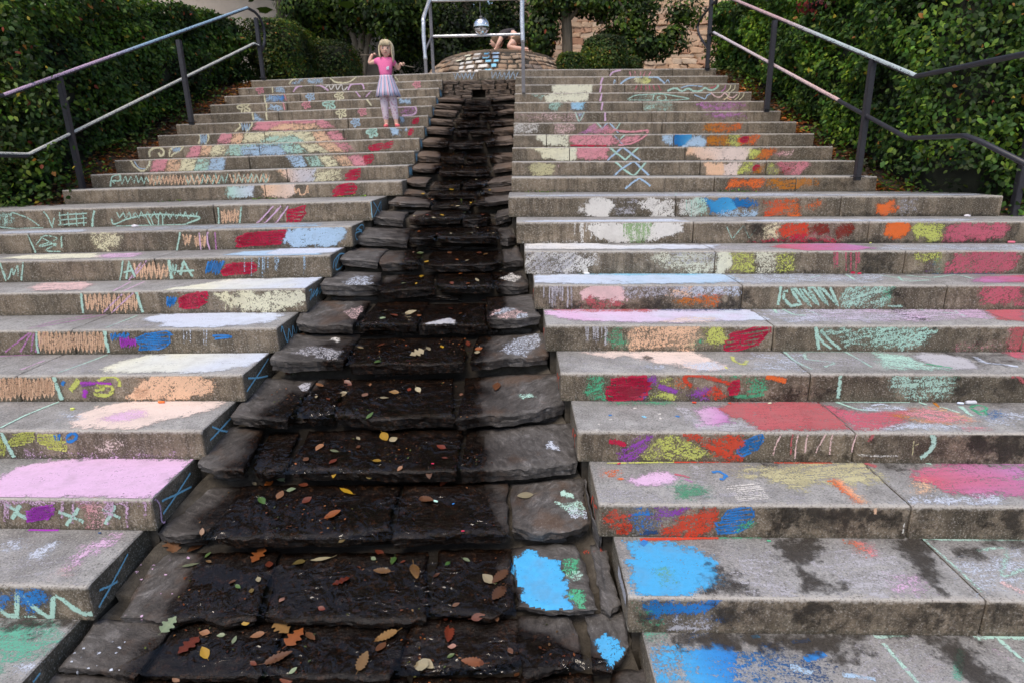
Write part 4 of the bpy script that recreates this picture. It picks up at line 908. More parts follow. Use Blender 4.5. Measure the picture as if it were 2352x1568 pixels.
def fill(z, pts, col, cov=.8, soft=.022, c2=None, rag=.02, st=None, f=None, mat=None, name='chalk_patch', grid=None):
    """ragged patch of chalk; pts polygon, or (x0,x1,y0,y1) box"""
    if len(pts) == 4 and not isinstance(pts[0], tuple):
        x0, x1, y0, y1 = pts; pts = [(x0, y0), (x1, y0), (x1, y1), (x0, y1)]
    f, poly = pick(z, pts, f)
    if f is None: return
    SEED[0] += 1; sd = SEED[0]
    if mat is None and f[2] == 'r' and cov < .9 and col in ('RO', 'RD', 'GR', 'BL', 'VI', 'YG', 'OR', 'RS', 'OC', 'DR', 'TB', 'LI', 'MT', 'P', 'BR'): cov *= .86
    if f[2] == 't' and mat is None:
        soft = max(soft, .055); st = st or (random.Random(sd).uniform(-25, 25), .22)
    elif mat is None: soft = max(soft, .03); st = st or (random.Random(sd).uniform(-20, 40), .16)
    e = ext(f); ps = [p[0] for p in poly]; qs = [p[1] for p in poly]; m = rag*1.3+.005
    p0, p1 = max(e[0], min(ps)-m), min(e[1], max(ps)+m); q0, q1 = max(e[2], min(qs)-m), min(e[3], max(qs)+m)
    if p1-p0 < .01 or q1-q0 < .004: return
    far = SY(f[1]) > 4.0; g = grid or (.013 if far else .0095); off = nextoff()
    c1 = CL[col]; c2v = CL[c2] if c2 else c1
    for a, b in spans(f, p0, p1):
        nx = max(2, int((b-a)/g)); ny = max(2, int((q1-q0)/g)); X, Y = np.meshgrid(np.linspace(a, b, nx+1), np.linspace(q0, q1, ny+1))
        d = sdist(X, Y, poly)+rag*(.6*vnoise(X*28, Y*28, sd)+.5*vnoise(X*75, Y*75, sd+1)+.5*vnoise(X*11, Y*11, sd+5))
        t = np.clip((d+soft*.9)/(soft*1.5), 0, 1); cv = cov*t*t*(3-2*t)
        cv = cv*(1+.22*vnoise(X*14, Y*14, sd+2)*(1.25-cov))
        if st:
            ca, sa = math.cos(R_(st[0])), math.sin(R_(st[0])); cv = cv+t*st[1]*vnoise((X*ca+Y*sa)*9, (-X*sa+Y*ca)*120, sd+3)
        on = cv > .03; keep = on[:-1, :-1] | on[1:, :-1] | on[:-1, 1:] | on[1:, 1:]
        if not keep.any(): continue
        w_ = np.clip((X-min(ps))/(max(ps)-min(ps)+1e-6)+.2*vnoise(X*9, Y*9, sd+4), 0, 1)[..., None]
        C = c1*(1-w_)+c2v*w_
        id_ = np.arange((nx+1)*(ny+1)).reshape(ny+1, nx+1); J, I = np.nonzero(keep)
        F = np.stack([id_[J, I], id_[J, I+1], id_[J+1, I+1], id_[J+1, I]], axis=1); us, inv = np.unique(F, return_inverse=True); F = inv.reshape(F.shape)
        s, k, tt = f; pf, qf = X.ravel()[us], Y.ravel()[us]
        base = wld(f, 0, 0, off); ep = wld(f, 1, 0, off)-base; eq = wld(f, 0, 1, off)-base
        V = np.array(base)+pf[:, None]*np.array(ep)+qf[:, None]*np.array(eq)
        C4 = np.concatenate([C.reshape(-1, 3)[us], np.ones((len(us), 1))], axis=1)
        lab = None if mat is not None else '%s chalk patch' % CC[col][0]
        mesh_np(name, V, F, mat or M_CHALK, owner(f, (a+b)/2), False, attrs={'cov': cv.ravel()[us]}, cols={'tint': C4}, label=lab)
def damp(z, pts, cov=.75, f=None, rag=.05): fill(z, pts, 'DB', cov, .10, None, rag, None, f, M_DAMP, 'damp_stain')
def line(z, pts, col, w=.013, cov=.72, f=None, name='chalk_line', smooth_=True, fade=0, split=True):
    """chalk stroke; it is cut where it leaves the face it starts on"""
    f, q = pick(z, pts, f)
    if f is None: return
    ribbon(f, q, col, w, cov, name, smooth_, fade)
def ribbon(f, q, col, w, cov, name, smooth_=True, fade=0):
    SEED[0] += 1; sd = SEED[0]; e = ext(f); off = nextoff()
    P = [Vector((a, b, 0)) for a, b in q]; P = bez(P, 6) if smooth_ and len(P) > 2 else dense(P, .02)
    P = [Vector((min(max(p.x, e[0]), e[1]), min(max(p.y, e[2]), e[3]), 0)) for p in P]
    P = [p for i, p in enumerate(P) if i == 0 or (p-P[i-1]).length > 1e-5]
    if len(P) < 2: return
    V = []; cv = []; F = []; n = len(P)
    for i, p in enumerate(P):
        t = (P[min(i+1, n-1)]-P[max(i-1, 0)]); t = t.normalized() if t.length > 1e-9 else Vector((1, 0, 0)); nn = Vector((-t.y, t.x, 0))
        ww = w*(.5+.16*nz(i*.35, sd*3.3)); p = p+nn*.0025*nz(i*.25, sd*1.7, 4)
        for j, o_ in enumerate((-1, -.5, 0, .5, 1)):
            r = p+nn*ww*o_*1.25; V.append(wld(f, min(max(r.x, e[0]), e[1]), min(max(r.y, e[2]), e[3]), off))
            k = cov*(1.08, 1.0, .92, .75, .35)[0] if False else cov*(.30 if abs(o_) == 1 else (.92 if abs(o_) == .5 else 1.05))
            if fade: k *= 1-fade*i/(n-1)
            cv.append(k*(1+.25*nz(i*.5, sd*2.1, 7)))
    for i in range(n-1):
        for j in range(4): F.append((i*5+j, i*5+j+1, (i+1)*5+j+1, (i+1)*5+j))
    C = np.tile(np.append(CL[col], 1), (len(V), 1))
    mesh_np(name, V, F, M_CHALK, owner(f, P[n//2].x), False, attrs={'cov': cv}, cols={'tint': C}, label='%s %s' % (CC[col][0], name.replace('_', ' ')))
def zz(z, x0, x1, yt, yb, n, col, w=.013, cov=.7, skew=0, f=None, smooth_=False, name='chalk_scribble', yt1=None, yb1=None):
    """zigzag scribble between two heights"""
    g = random.Random(SEED[0]+int(x0)); pts = []
    for i in range(2*n+1):
        t = i/(2*n); top = i % 2 == 0; a = yt+(yt1-yt if yt1 is not None else 0)*t; b = yb+(yb1-yb if yb1 is not None else 0)*t
        pts.append((x0+(x1-x0)*t+(skew if top else 0)+g.uniform(-.25, .25)*(x1-x0)/(2*n), (a if top else b)+g.uniform(-.1, .1)*(yb-yt)))
    if f is None:
        u, v = zp(z, (x0+x1)/2, (yt+yb)/2); f = face_at(u, v)
    line(z, pts, col, w, cov, f, name, smooth_)
def hz(z, x0, x1, y0, y1, n, col, w=.016, cov=.75, lean=.2, f=None):
    """scribble of quick back-and-forth strokes, longest in the middle"""
    g = random.Random(SEED[0]+int(x0)); pts = []; n = n+2
    for i in range(n):
        t = i/(n-1); y = y0+(y1-y0)*t; d = (y1-y0)/n*lean*2; k = .55+.45*math.sin(math.pi*(.12+.76*t)); L = (x1-x0)*k; c = (x0+x1)/2+(x1-x0)*g.uniform(-.10, .10)+(x1-x0)*.12*(1-2*t)*(1 if lean > 0 else -1)
        a, b = max(x0, c-L/2*g.uniform(.7, 1.1)), min(x1, c+L/2*g.uniform(.7, 1.1)); s_ = (y1-y0)*.09*g.uniform(.2, 1.3)
        pts += [(a, y+d+s_), (b, y-d-s_)] if i % 2 == 0 else [(b, y-d*.3+s_*.4), (a, y+d-s_*.2)]
    if f is None: f = face_at(*zp(z, (x0+x1)/2, (y0+y1)/2))
    line(z, pts, col, w*.62, min(cov, .74), f, 'chalk_scribble', False)
def drips(z, xs, y0, y1, col, w=.005, cov=.55, f=None):
    for i, x in enumerate(xs):
        g = random.Random(int(x)); ye = y0+(y1-y0)*g.uniform(.45, 1.05); line(z, [(x, y0), (x+g.uniform(-2, 2), (y0+ye)/2), (x+g.uniform(-4, 3), ye)], col, w*g.uniform(.7, 1.5), cov, f, 'paint_drip', True, .35)
def flower(z, x, y, r, col, w=.016, n=5):
    f = face_at(*zp(z, x, y))
    if f is None: return
    c = Vector(loc(f, *zp(z, x, y))+(0,)); rr = abs(loc(f, *zp(z, x+r, y))[0]-c.x); pts = []
    for i in range(n*8+1):
        a = 2*math.pi*i/(n*8)+.3; k = .18+.85*abs(math.sin(a*n/2)); pts.append((c.x+rr*k*math.cos(a), c.y+rr*.95*k*math.sin(a)))
    ribbon(f, pts, col, w, .78, 'chalk_flower', True)
def cross(z, a, b, c, d, col='LC', w=.010):
    f = face_at(*zp(z, (a[0]+b[0])/2, (a[1]+b[1])/2)); line(z, [a, ((a[0]+b[0])/2+3, (a[1]+b[1])/2), b], col, w, 1.0, f); line(z, [c, ((c[0]+d[0])/2, (c[1]+d[1])/2+4), d], col, w, 1.0, f)
# ---- left flight, upper part
fillS = lambda *a, **k: fill(*a, st=(8, .22), **k)
flower('A', 1888, 830, 52, 'Y'); flower('A', 2012, 695, 30, 'PK'); line('A', [(2105, 668), (2110, 720)], 'Y', .02); fillS('A', (2130, 2200, 674, 716), 'LB', .5)
line('A', [(2045, 733), (2052, 795)], 'Y', .022); fillS('A', (2066, 2196, 738, 788), 'LB', .65, c2='BL'); line('A', [(2200, 730), (2214, 780)], 'PK', .016)
line('A', [(2060, 800), (2064, 860)], 'Y', .02); fillS('A', [(2070, 850), (2100, 812), (2160, 815), (2200, 858)], 'LB', .6); line('A', [(2190, 795), (2204, 852)], 'PK', .016)
line('A', [(1952, 868), (1962, 932)], 'Y', .022); fillS('A', [(1962, 878), (1985, 880), (2040, 932), (1965, 935)], 'LB', .6); line('A', [(2058, 862), (2064, 930)], 'Y', .02)
line('A', [(1850, 955), (1858, 985), (1815, 1020)], 'Y', .02); line('A', [(1950, 945), (1945, 980), (1905, 1020)], 'Y', .02); zz('A', 1868, 1935, 958, 1015, 3, 'LB', .014)
line('A', [(1540, 1040), (1552, 1075), (1535, 1115)], 'Y', .02); line('A', [(1605, 1035), (1614, 1075), (1590, 1118)], 'Y', .02); zz('A', 1552, 1600, 1040, 1112, 4, 'LB', .013)
line('A', [(1160, 1215), (1156, 1180), (1185, 1150), (1235, 1145), (1266, 1170), (1262, 1200), (1240, 1205), (1228, 1182)], 'Y', .024, .85)
line('A', [(1312, 1215), (1318, 1165), (1350, 1140), (1415, 1128), (1395, 1165), (1345, 1190), (1325, 1215)], 'Y', .02); zz('A', 1335, 1395, 1140, 1180, 4, 'LB', .012)
line('A', [(1012, 1245), (1040, 1285), (1100, 1325), (1150, 1290), (1160, 1245)], 'Y', .022); line('A', [(1040, 1250), (1075, 1300), (1130, 1305), (1160, 1250)], 'LB', .012)
# rainbow
RB = lambda z, b, c, cv=.62: fill(z, b, 'PK' if c == 'RS' else c, cv*1.12+.06, .02, st=(15, .3), rag=.012)
RB('A', [(1955, 1010), (1990, 955), (2269, 940), (2269, 1008)], 'PK', .62)
fill('B', [(95, 955), (130, 900), (330, 878), (620, 880), (715, 945), (600, 945), (560, 915), (300, 915), (200, 955)], 'PK', .7, st=(5, .3)); RB('B', [(200, 955), (290, 915), (540, 912), (620, 945), (450, 955)], 'P', .65)
RB('A', [(1685, 1110), (1715, 1035), (1800, 1030), (1785, 1110)], 'PK'); RB('A', [(1785, 1110), (1805, 1030), (1890, 1028), (1870, 1110)], 'P'); RB('A', [(1870, 1110), (1890, 1025), (2269, 1010), (2269, 1050), (2080, 1105)], 'Y', .5)
RB('B', [(10, 1045), (60, 975), (300, 965), (540, 975), (570, 1045), (460, 1045), (400, 1000), (200, 1005), (110, 1045)], 'Y', .55); RB('B', [(110, 1050), (220, 1005), (400, 1003), (480, 1050)], 'MT', .55); RB('B', [(520, 975), (620, 965), (690, 1040), (570, 1045)], 'P', .6); RB('B', [(620, 965), (720, 960), (785, 1030), (690, 1040)], 'RS', .45)
RB('A', [(1445, 1215), (1480, 1130), (1560, 1125), (1540, 1212)], 'PK'); RB('A', [(1540, 1212), (1560, 1125), (1645, 1120), (1625, 1210)], 'P'); RB('A', [(1625, 1210), (1645, 1120), (1760, 1115), (1740, 1205)], 'Y', .5); RB('A', [(1740, 1205), (1780, 1115), (2269, 1100), (2269, 1130), (2000, 1130), (1880, 1200)], 'MT', .55)
fill('A', [(1880, 1200), (2010, 1135), (2269, 1125), (2269, 1195)], 'LB', .6, c2='LB', st=(3, .35))
fill('B', [(0, 1138), (20, 1085), (200, 1062), (320, 1100), (340, 1135)], 'LB', .6, c2='LB', st=(3, .35)); RB('B', [(300, 1075), (430, 1060), (520, 1125), (350, 1132)], 'MT', .55); RB('B', [(430, 1058), (560, 1055), (660, 1120), (520, 1125)], 'Y', .5); RB('B', [(560, 1055), (680, 1050), (770, 1115), (660, 1120)], 'P'); RB('B', [(680, 1050), (780, 1045), (845, 1105), (770, 1115)], 'RS', .45)
for x0, c, cv in ((1165, 'PK', .62), (1280, 'P', .55), (1385, 'Y', .5), (1498, 'MT', .55), (1605, 'LB', .55)): RB('A', [(x0, 1330), (x0+30, 1232), (x0+140, 1225), (x0+112, 1328)], c, cv)
for x0, c, cv in ((340, 'LB', .55), (462, 'MT', .55), (575, 'Y', .5), (690, 'P', .55), (785, 'PK', .6)): RB('B', [(x0, 1150), (x0+110, 1145), (x0+150, 1225), (x0+60, 1228)], c, cv)
# L12, L11
line('A', [(855, 1445), (870, 1370), (930, 1355), (925, 1400), (870, 1400), (890, 1420)], 'MT', .014); zz('A', 930, 1260, 1365, 1425, 8, 'MT', .013, .6); zz('A', 1150, 1480, 1360, 1430, 12, 'P', .014, .65); zz('A', 1440, 1760, 1350, 1430, 7, 'MT', .013, .6); zz('A', 1480, 1700, 1355, 1425, 5, 'P', .013); zz('A', 1780, 2090, 1345, 1420, 9, 'P', .013, .65); zz('A', 1800, 2080, 1350, 1420, 6, 'MT', .012, .6)
fill('B', [(275, 1255), (300, 1240), (560, 1240), (560, 1330), (350, 1338), (320, 1300)], 'P', .8, c2='BW', rag=.03); fill('B', (555, 745, 1245, 1332), 'Y', .52, c2='Y'); hz('B', 772, 884, 1250, 1320, 6, 'RD', .024, .85)
fill('A', (1765, 1960, 1440, 1524), 'MT', .9, c2='BW', st=(2, .3)); fill('F', [(-50, 190), (0, 180), (205, 180), (210, 240), (160, 270), (0, 268)], 'P', .92, c2='PW'); line('F', [(205, 205), (215, 245), (235, 215), (250, 258), (285, 245), (300, 190), (305, 245)], 'P', .014); hz('F', 485, 660, 180, 258, 5, 'RD', .026, .8)
# top two risers
line('B', [(360, 620), (385, 590), (415, 573)], 'Y', .022); fill('B', [(380, 618), (430, 578), (480, 578), (440, 615)], 'LB', .55); fill('B', (500, 605, 578, 614), 'LB', .55)
line('B', [(660, 572), (700, 605), (780, 610), (830, 590), (858, 560)], 'Y', .02); line('B', [(392, 678), (415, 645), (455, 628)], 'LP', .022); line('B', [(560, 622), (610, 640), (650, 668)], 'LP', .022, .85)
line('B', [(620, 660), (650, 625), (670, 660), (700, 622), (715, 662), (745, 625), (760, 665), (790, 640)], 'W', .014, .75); line('B', [(795, 665), (815, 625), (860, 612), (900, 620), (912, 658)], 'LP', .022, .85)
flower('B', 1300, 622, 28, 'PK', .016); flower('B', 517, 710, 32, 'LB'); flower('B', 730, 705, 34, 'Y'); line('B', [(850, 672), (885, 715)], 'LP', .02); line('B', [(965, 672), (925, 715)], 'LP', .016); line('B', [(1140, 565), (1165, 600)], 'Y', .016)
flower('B', 488, 770, 30, 'PK'); flower('B', 655, 765, 46, 'MT', .022); line('B', [(930, 730), (965, 778)], 'Y', .018); flower('B', 28, 790, 45, 'Y', .02)
flower('B', 745, 830, 38, 'Y'); flower('B', 900, 822, 30, 'PK'); fill('B', (1180, 1250, 732, 758), 'LB', .6); fill('B', [(1180, 835), (1200, 805), (1260, 790), (1290, 815), (1280, 842)], 'LI', .5); line('B', [(1095, 800), (1110, 780), (1200, 778), (1280, 785), (1296, 820), (1270, 845), (1190, 850)], 'LP', .018)
flower('B', 850, 900, 34, 'LB'); hz('B', 1265, 1315, 872, 908, 4, 'RD', .022, .8); fill('B', (1178, 1202, 855, 905), 'LB', .7)
flower('B', 972, 972, 40, 'MT', .022); fill('B', [(1105, 935), (1135, 950), (1220, 955), (1160, 970), (1165, 1000), (1125, 990)], 'LB', .8); hz('B', 1235, 1275, 950, 992, 4, 'RD', .018, .8)
hz('B', 945, 1050, 1062, 1105, 4, 'RD', .02, .75); hz('B', 1050, 1135, 1048, 1090, 3, 'RD', .018, .7); hz('B', 880, 985, 1145, 1208, 5, 'RD', .022, .8)
for k, (x, y) in {19: (1478, 690), 18: (1455, 755), 17: (1428, 815), 16: (1398, 890), 15: (1370, 970), 14: (1335, 1060), 13: (1300, 1150), 12: (1265, 1265)}.items():
    fe = ('L', k, 'e'); e = ext(fe); ribbon(fe, [(e[0]+.01+(e[1]*.45)*i/7, (.03 if i % 2 else e[3]-.015)) for i in range(8)], 'LC', .016, .8, 'chalk_scribble', False)
# ---- left flight, landing and lower steps
fill('E', (0, 100, 192, 282), 'MT', .42, st=(70, .4)); line('E', [(85, 190), (200, 230), (290, 290)], 'MT', .012); line('E', [(0, 298), (150, 312), (320, 308)], 'MT', .012); line('E', [(320, 185), (355, 230), (388, 305)], 'MT', .013); line('E', [(385, 295), (400, 230)], 'MT', .011)
for a in (205, 240, 275): line('E', [(430, a+8), (640, a-8)], 'MT', .011)
for a in (440, 500, 560, 610): line('E', [(a, 190), (a+8, 290)], 'MT', .011)
line('E', [(695, 178), (682, 235), (680, 300)], 'MT', .016, .8)
line('E', [(820, 232), (840, 278), (950, 236), (1100, 206), (1300, 212), (1470, 226), (1400, 262), (1330, 290), (1150, 300), (1000, 296), (850, 298)], 'MT', .014, .78); zz('E', 855, 1460, 188, 235, 13, 'MT', .012, .65)
for a, b in ((1068, 1112), (1100, 1130), (1165, 1165), (1195, 1198)): line('E', [(a, 205), (b, 292)], 'MT', .012)
line('E', [(1605, 155), (1612, 288)], 'MT', .014); line('E', [(1775, 150), (1760, 285)], 'MT', .014); zz('E', 1628, 1755, 175, 272, 5, 'P', .017, .7)
for a in (2010, 2065, 2118): line('E', [(a, 145), (a-125 if a < 2100 else a-95, 280)], 'LP', .013, .75)
hz('E', 2108, 2250, 155, 262, 7, 'RD', .024, .8)
cross('F', (782, 310), (835, 400), (835, 308), (785, 420)); line('F', [(782, 310), (785, 425)], 'LC', .009, 1.0); line('F', [(838, 300), (838, 400)], 'LC', .009, 1.0)
fill('E', [(840, 318), (1100, 300), (2352, 270), (2352, 300), (1500, 330), (860, 345)], 'GY', .45, c2='LB', f=('L', 9, 't')); fill('E', [(0, 335), (330, 325), (640, 318), (600, 340), (0, 350)], 'BW', .6, f=('L', 9, 't'))
line('E', [(205, 355), (265, 488)], 'MT', .014); line('E', [(268, 430), (330, 362), (420, 385), (290, 440), (420, 420), (340, 470), (450, 478)], 'MT', .011, .65); line('E', [(300, 370), (420, 440)], 'MT', .011); line('E', [(450, 365), (455, 450)], 'MT', .013)
fill('E', [(650, 350), (760, 342), (890, 350), (880, 430), (790, 440), (800, 478), (700, 460)], 'Y', .5, rag=.03); line('E', [(1325, 335), (1300, 472)], 'MT', .015); zz('E', 1348, 1400, 352, 425, 2, 'P', .018); zz('E', 1432, 1512, 360, 440, 4, 'P', .018); line('E', [(1465, 340), (1480, 482)], 'LP', .012); line('E', [(1530, 335), (1525, 400), (1545, 470)], 'LP', .015); line('E', [(1580, 335), (1592, 468)], 'LI', .012)
hz('E', 1735, 2145, 335, 432, 9, 'RD', .028, .85, .1); fill('E', [(1900, 350), (2130, 345), (2140, 410), (1950, 430), (1790, 400)], 'RD', .45)
fill('F', [(170, 505), (250, 490), (560, 490), (585, 540), (530, 600), (470, 635), (200, 640), (140, 600)], 'LB', .88, c2='LB', rag=.035); fill('E', (2060, 2352, 290, 322), 'LB', .55, f=('L', 9, 't'))
line('F', [(655, 520), (690, 480), (712, 490), (705, 560), (665, 588), (652, 540), (700, 520), (660, 505)], 'LC', .009, 1.0); line('F', [(660, 500), (712, 545)], 'LC', .009, 1.0)
fill('E', [(20, 530), (200, 505), (700, 492), (760, 520), (400, 535)], 'CR', .8, f=('L', 8, 't')); fill('E', [(690, 515), (800, 494), (1040, 490), (1000, 515), (800, 528)], 'LP', .6, f=('L', 8, 't')); fill('E', [(1650, 505), (1800, 480), (2352, 458), (2352, 505), (2000, 510)], 'LB', .9, f=('L', 8, 't'))
fill('F', [(0, 690), (100, 655), (560, 650), (500, 680), (300, 690), (50, 700)], 'BW', .85, f=('L', 8, 't'))
line('E', [(0, 560), (45, 695)], 'MT', .014); line('E', [(15, 600), (60, 680), (90, 600), (100, 650), (130, 580), (135, 660)], 'MT', .011, .65); line('E', [(170, 555), (160, 690)], 'MT', .014)
line('E', [(905, 545), (885, 690)], 'MT', .014); line('E', [(930, 680), (942, 600), (950, 550), (970, 610), (995, 665)], 'MT', .016, .85, smooth_=False); line('E', [(912, 632), (978, 612)], 'MT', .014, .85); zz('E', 985, 1240, 560, 675, 7, 'P', .017, .72); line('E', [(1240, 540), (1250, 600), (1262, 678)], 'MT', .022, .85); zz('E', 1250, 1300, 570, 650, 2, 'MT', .014); line('E', [(1325, 650), (1350, 550), (1378, 600), (1418, 662)], 'MT', .018, .9, smooth_=False); line('E', [(1300, 625), (1428, 616)], 'MT', .015, .9)
line('E', [(1080, 545), (980, 670)], 'LP', .011, .6); line('E', [(1040, 560), (950, 690)], 'LP', .011, .6)
zz('E', 1505, 1615, 545, 640, 5, 'BL', .016, .8, skew=30); hz('E', 1622, 1885, 565, 642, 7, 'RD', .028, .85, .1); drips('E', (1800, 1850, 1905, 1930, 1945, 1970), 515, 680, 'LB', .008, .6); drips('F', (75, 85, 65, 280, 275), 700, 860, 'LB', .008, .6)
line('F', [(485, 800), (495, 740), (540, 690), (580, 700), (570, 760), (530, 800), (505, 795), (530, 700)], 'LC', .010, 1.0); line('F', [(500, 790), (510, 720)], 'LC', .009, 1.0); line('F', [(548, 780), (560, 700)], 'LC', .009, 1.0)
fill('E', [(220, 745), (320, 712), (600, 706), (690, 720), (600, 762), (260, 765)], 'SK', .7, f=('L', 7, 't')); line('E', [(1060, 700), (870, 785)], 'LP', .013, .7, ('L', 7, 't')); line('E', [(960, 702), (810, 780)], 'LP', .013, .7, ('L', 7, 't')); fill('E', [(1230, 758), (1500, 715), (1700, 685), (2352, 670), (2300, 715), (2230, 755), (1700, 765)], 'CR', .97, c2='BW', f=('L', 7, 't'), rag=.03)
line('E', [(598, 785), (612, 930)], 'MT', .016, .8); zz('E', 628, 1015, 785, 915, 11, 'P', .017, .72); line('E', [(1005, 775), (1025, 850), (1052, 925)], 'MT', .02, .85); line('E', [(900, 790), (760, 925)], 'LP', .011, .6); line('E', [(980, 780), (820, 930)], 'LP', .011, .6)
zz('E', 1222, 1282, 812, 885, 3, 'BL', .016, .8, skew=15); hz('E', 1315, 1525, 785, 890, 8, 'RD', .028, .9, .15); fill('E', [(1350, 800), (1520, 775), (1505, 860), (1350, 885)], 'RD', .5); fill('E', [(1590, 785), (1800, 772), (2232, 770), (2228, 850), (2000, 915), (1700, 905), (1680, 850)], 'Y', .72, c2='CR', rag=.04); drips('E', (1660, 1690, 1700), 860, 925, 'Y', .012, .6)
line('F', [(310, 965), (330, 955), (318, 1030), (350, 950), (335, 1010), (375, 940), (360, 1000), (400, 925), (385, 985), (425, 915), (410, 970)], 'LC', .009, 1.0)
fill('E', [(1055, 978), (1180, 940), (1700, 928), (2110, 940), (1960, 1000), (1500, 1035), (1180, 1030), (1200, 1000)], 'BW', .96, c2='BW', f=('L', 6, 't'), rag=.03); line('E', [(780, 940), (560, 985), (280, 1035)], 'LI', .014, .7, ('L', 6, 't')); line('E', [(680, 945), (420, 990), (215, 1045)], 'LI', .012, .65, ('L', 6, 't')); line('E', [(1010, 950), (780, 1040)], 'MT', .014, .7, ('L', 6, 't')); fill('E', (700, 1150, 1000, 1042), 'GY', .3, f=('L', 6, 't'))
line('E', [(275, 1058), (270, 1140), (285, 1220)], 'MT', .016, .75); zz('E', 290, 780, 1062, 1205, 16, 'P', .018, .72); line('E', [(770, 1055), (780, 1130), (800, 1215)], 'MT', .02, .85)
for a, b in ((215, 40), (232, 150), (250, 230), (330, 260)): line('E', [(a, 1075), (b, 1212)], 'LI', .012, .65)
zz('E', 808, 930, 1075, 1122, 4, 'BL', .017, .75, skew=12); zz('E', 882, 1005, 1108, 1175, 6, 'MG', .014, .8); hz('E', 1000, 1275, 1072, 1192, 8, 'BL', .02, .75, .15); line('E', [(1562, 1095), (1640, 1092), (1702, 1102), (1580, 1116)], 'BL', .013, .8); drips('E', (1352, 1375, 1400, 1500, 1520), 1045, 1215, 'BW', .007, .6)
line('F', [(105, 1265), (112, 1225), (150, 1335), (160, 1240), (185, 1310), (190, 1220), (215, 1290), (220, 1205), (242, 1262), (240, 1195)], 'LC', .010, 1.0)
fill('I', [(775, 160), (950, 95), (1100, 60), (1400, 45), (1975, 45), (1930, 90), (1830, 135), (1500, 185), (850, 182)], 'CR', .97, c2='BW', f=('L', 5, 't'), rag=.03); line('I', [(790, 58), (600, 130), (425, 192)], 'MT', .015, .75, ('L', 5, 't')); line('I', [(0, 70), (250, 58)], 'LI', .012, .7, ('L', 5, 't')); line('I', [(330, 100), (150, 170)], 'LP', .02, .6, ('L', 5, 't')); fill('I', (300, 800, 90, 190), 'GY', .27, f=('L', 5, 't'))
zz('I', 0, 405, 220, 372, 13, 'P', .02, .75); line('I', [(398, 212), (425, 300), (458, 388)], 'MT', .024, .85); line('I', [(475, 250), (455, 278)], 'BL', .02, .8); line('I', [(585, 242), (520, 318)], 'YG', .03, .8); line('I', [(590, 262), (700, 262), (825, 268)], 'MG', .016, .75); line('I', [(630, 312), (618, 370)], 'MG', .026, .8); line('I', [(600, 285), (700, 270)], 'VI', .012)
line('I', [(720, 250), (800, 212), (870, 240), (880, 290)], 'YG', .022, .75); line('I', [(700, 320), (760, 300), (720, 275), (810, 285), (830, 320), (780, 355), (690, 345)], 'YG', .022, .75); fill('I', [(955, 375), (1010, 300), (1060, 240), (1150, 205), (1400, 195), (1560, 240), (1600, 300), (1480, 365), (1250, 388)], 'P', .88, rag=.03); hz('I', 980, 1100, 300, 375, 6, 'P', .018, .7)
cross('I', (1970, 85), (1810, 325), (1820, 230), (1965, 212))
fill('I', [(550, 590), (600, 500), (780, 430), (1000, 400), (1645, 400), (1580, 450), (1420, 490), (1180, 545), (1000, 592), (700, 600)], 'PW', .95, c2='PW', f=('L', 4, 't'), rag=.035); fill('I', [(740, 525), (900, 475), (1060, 470), (1060, 510), (880, 560)], 'LP', .65, f=('L', 4, 't')); line('I', [(435, 405), (200, 500), (0, 598)], 'MT', .017, .8, ('L', 4, 't')); fill('I', (450, 585, 488, 540), 'BW', .45, f=('L', 4, 't')); line('I', [(525, 460), (545, 462)], 'YG', .02, .9, ('L', 4, 't'))
hz('I', 50, 250, 625, 718, 8, 'YG', .018, .65, .6); hz('I', 280, 495, 645, 755, 8, 'YG', .02, .7, -.4); zz('I', 0, 40, 660, 800, 2, 'YG', .015, .5); line('I', [(485, 672), (520, 638), (560, 640), (560, 670), (520, 692), (490, 688)], 'BL', .016, .8); zz('I', 400, 445, 640, 690, 3, 'BL', .012); line('I', [(12, 628), (50, 710), (108, 808)], 'MT', .022, .85); fill('I', [(710, 740), (790, 690), (880, 665), (905, 700), (860, 770), (760, 780)], 'PW', .42); fill('I', [(120, 815), (200, 755), (260, 780), (800, 800), (1300, 770), (1320, 812)], 'LP', .3, rag=.03)
cross('I', (1705, 505), (1540, 685), (1555, 585), (1672, 625))
fill('I', [(-200, 1060), (0, 985), (120, 890), (280, 850), (480, 832), (1415, 828), (1300, 930), (1130, 1105), (-200, 1108)], 'LP', .98, c2='LP', f=('L', 3, 't'), rag=.03); fill('I', (350, 760, 930, 1010), 'BW', .22, f=('L', 3, 't')); fill('I', (700, 1080, 1010, 1090), 'P', .22, f=('L', 3, 't'))
fill('I', [(580, 1140), (760, 1135), (790, 1200), (770, 1325), (650, 1325), (620, 1220)], 'PK', .42, c2='SK'); fill('I', (0, 1110, 1128, 1150), 'LP', .5, rag=.03); drips('I', (40, 60, 460, 540, 780, 800, 820, 935, 1070), 1130, 1335, 'LP', .014, .55)
line('I', [(40, 1155), (120, 1200), (160, 1240), (255, 1270)], 'MT', .02, .8); line('I', [(148, 1158), (90, 1262)], 'MT', .02, .8); line('I', [(432, 1208), (530, 1245), (615, 1285)], 'MT', .018, .8); line('I', [(578, 1180), (490, 1310)], 'MT', .018, .8); line('I', [(755, 1190), (885, 1255)], 'MT', .017, .75); line('I', [(845, 1160), (815, 1230), (775, 1300)], 'MT', .018, .8); hz('I', 195, 400, 1172, 1268, 9, 'MG', .022, .82, .4)
cross('I', (1395, 925), (1195, 1225), (1185, 1130), (1402, 1025)); line('I', [(1125, 1105), (1170, 1160), (1185, 1280), (1210, 1285)], 'LP', .01, .8)
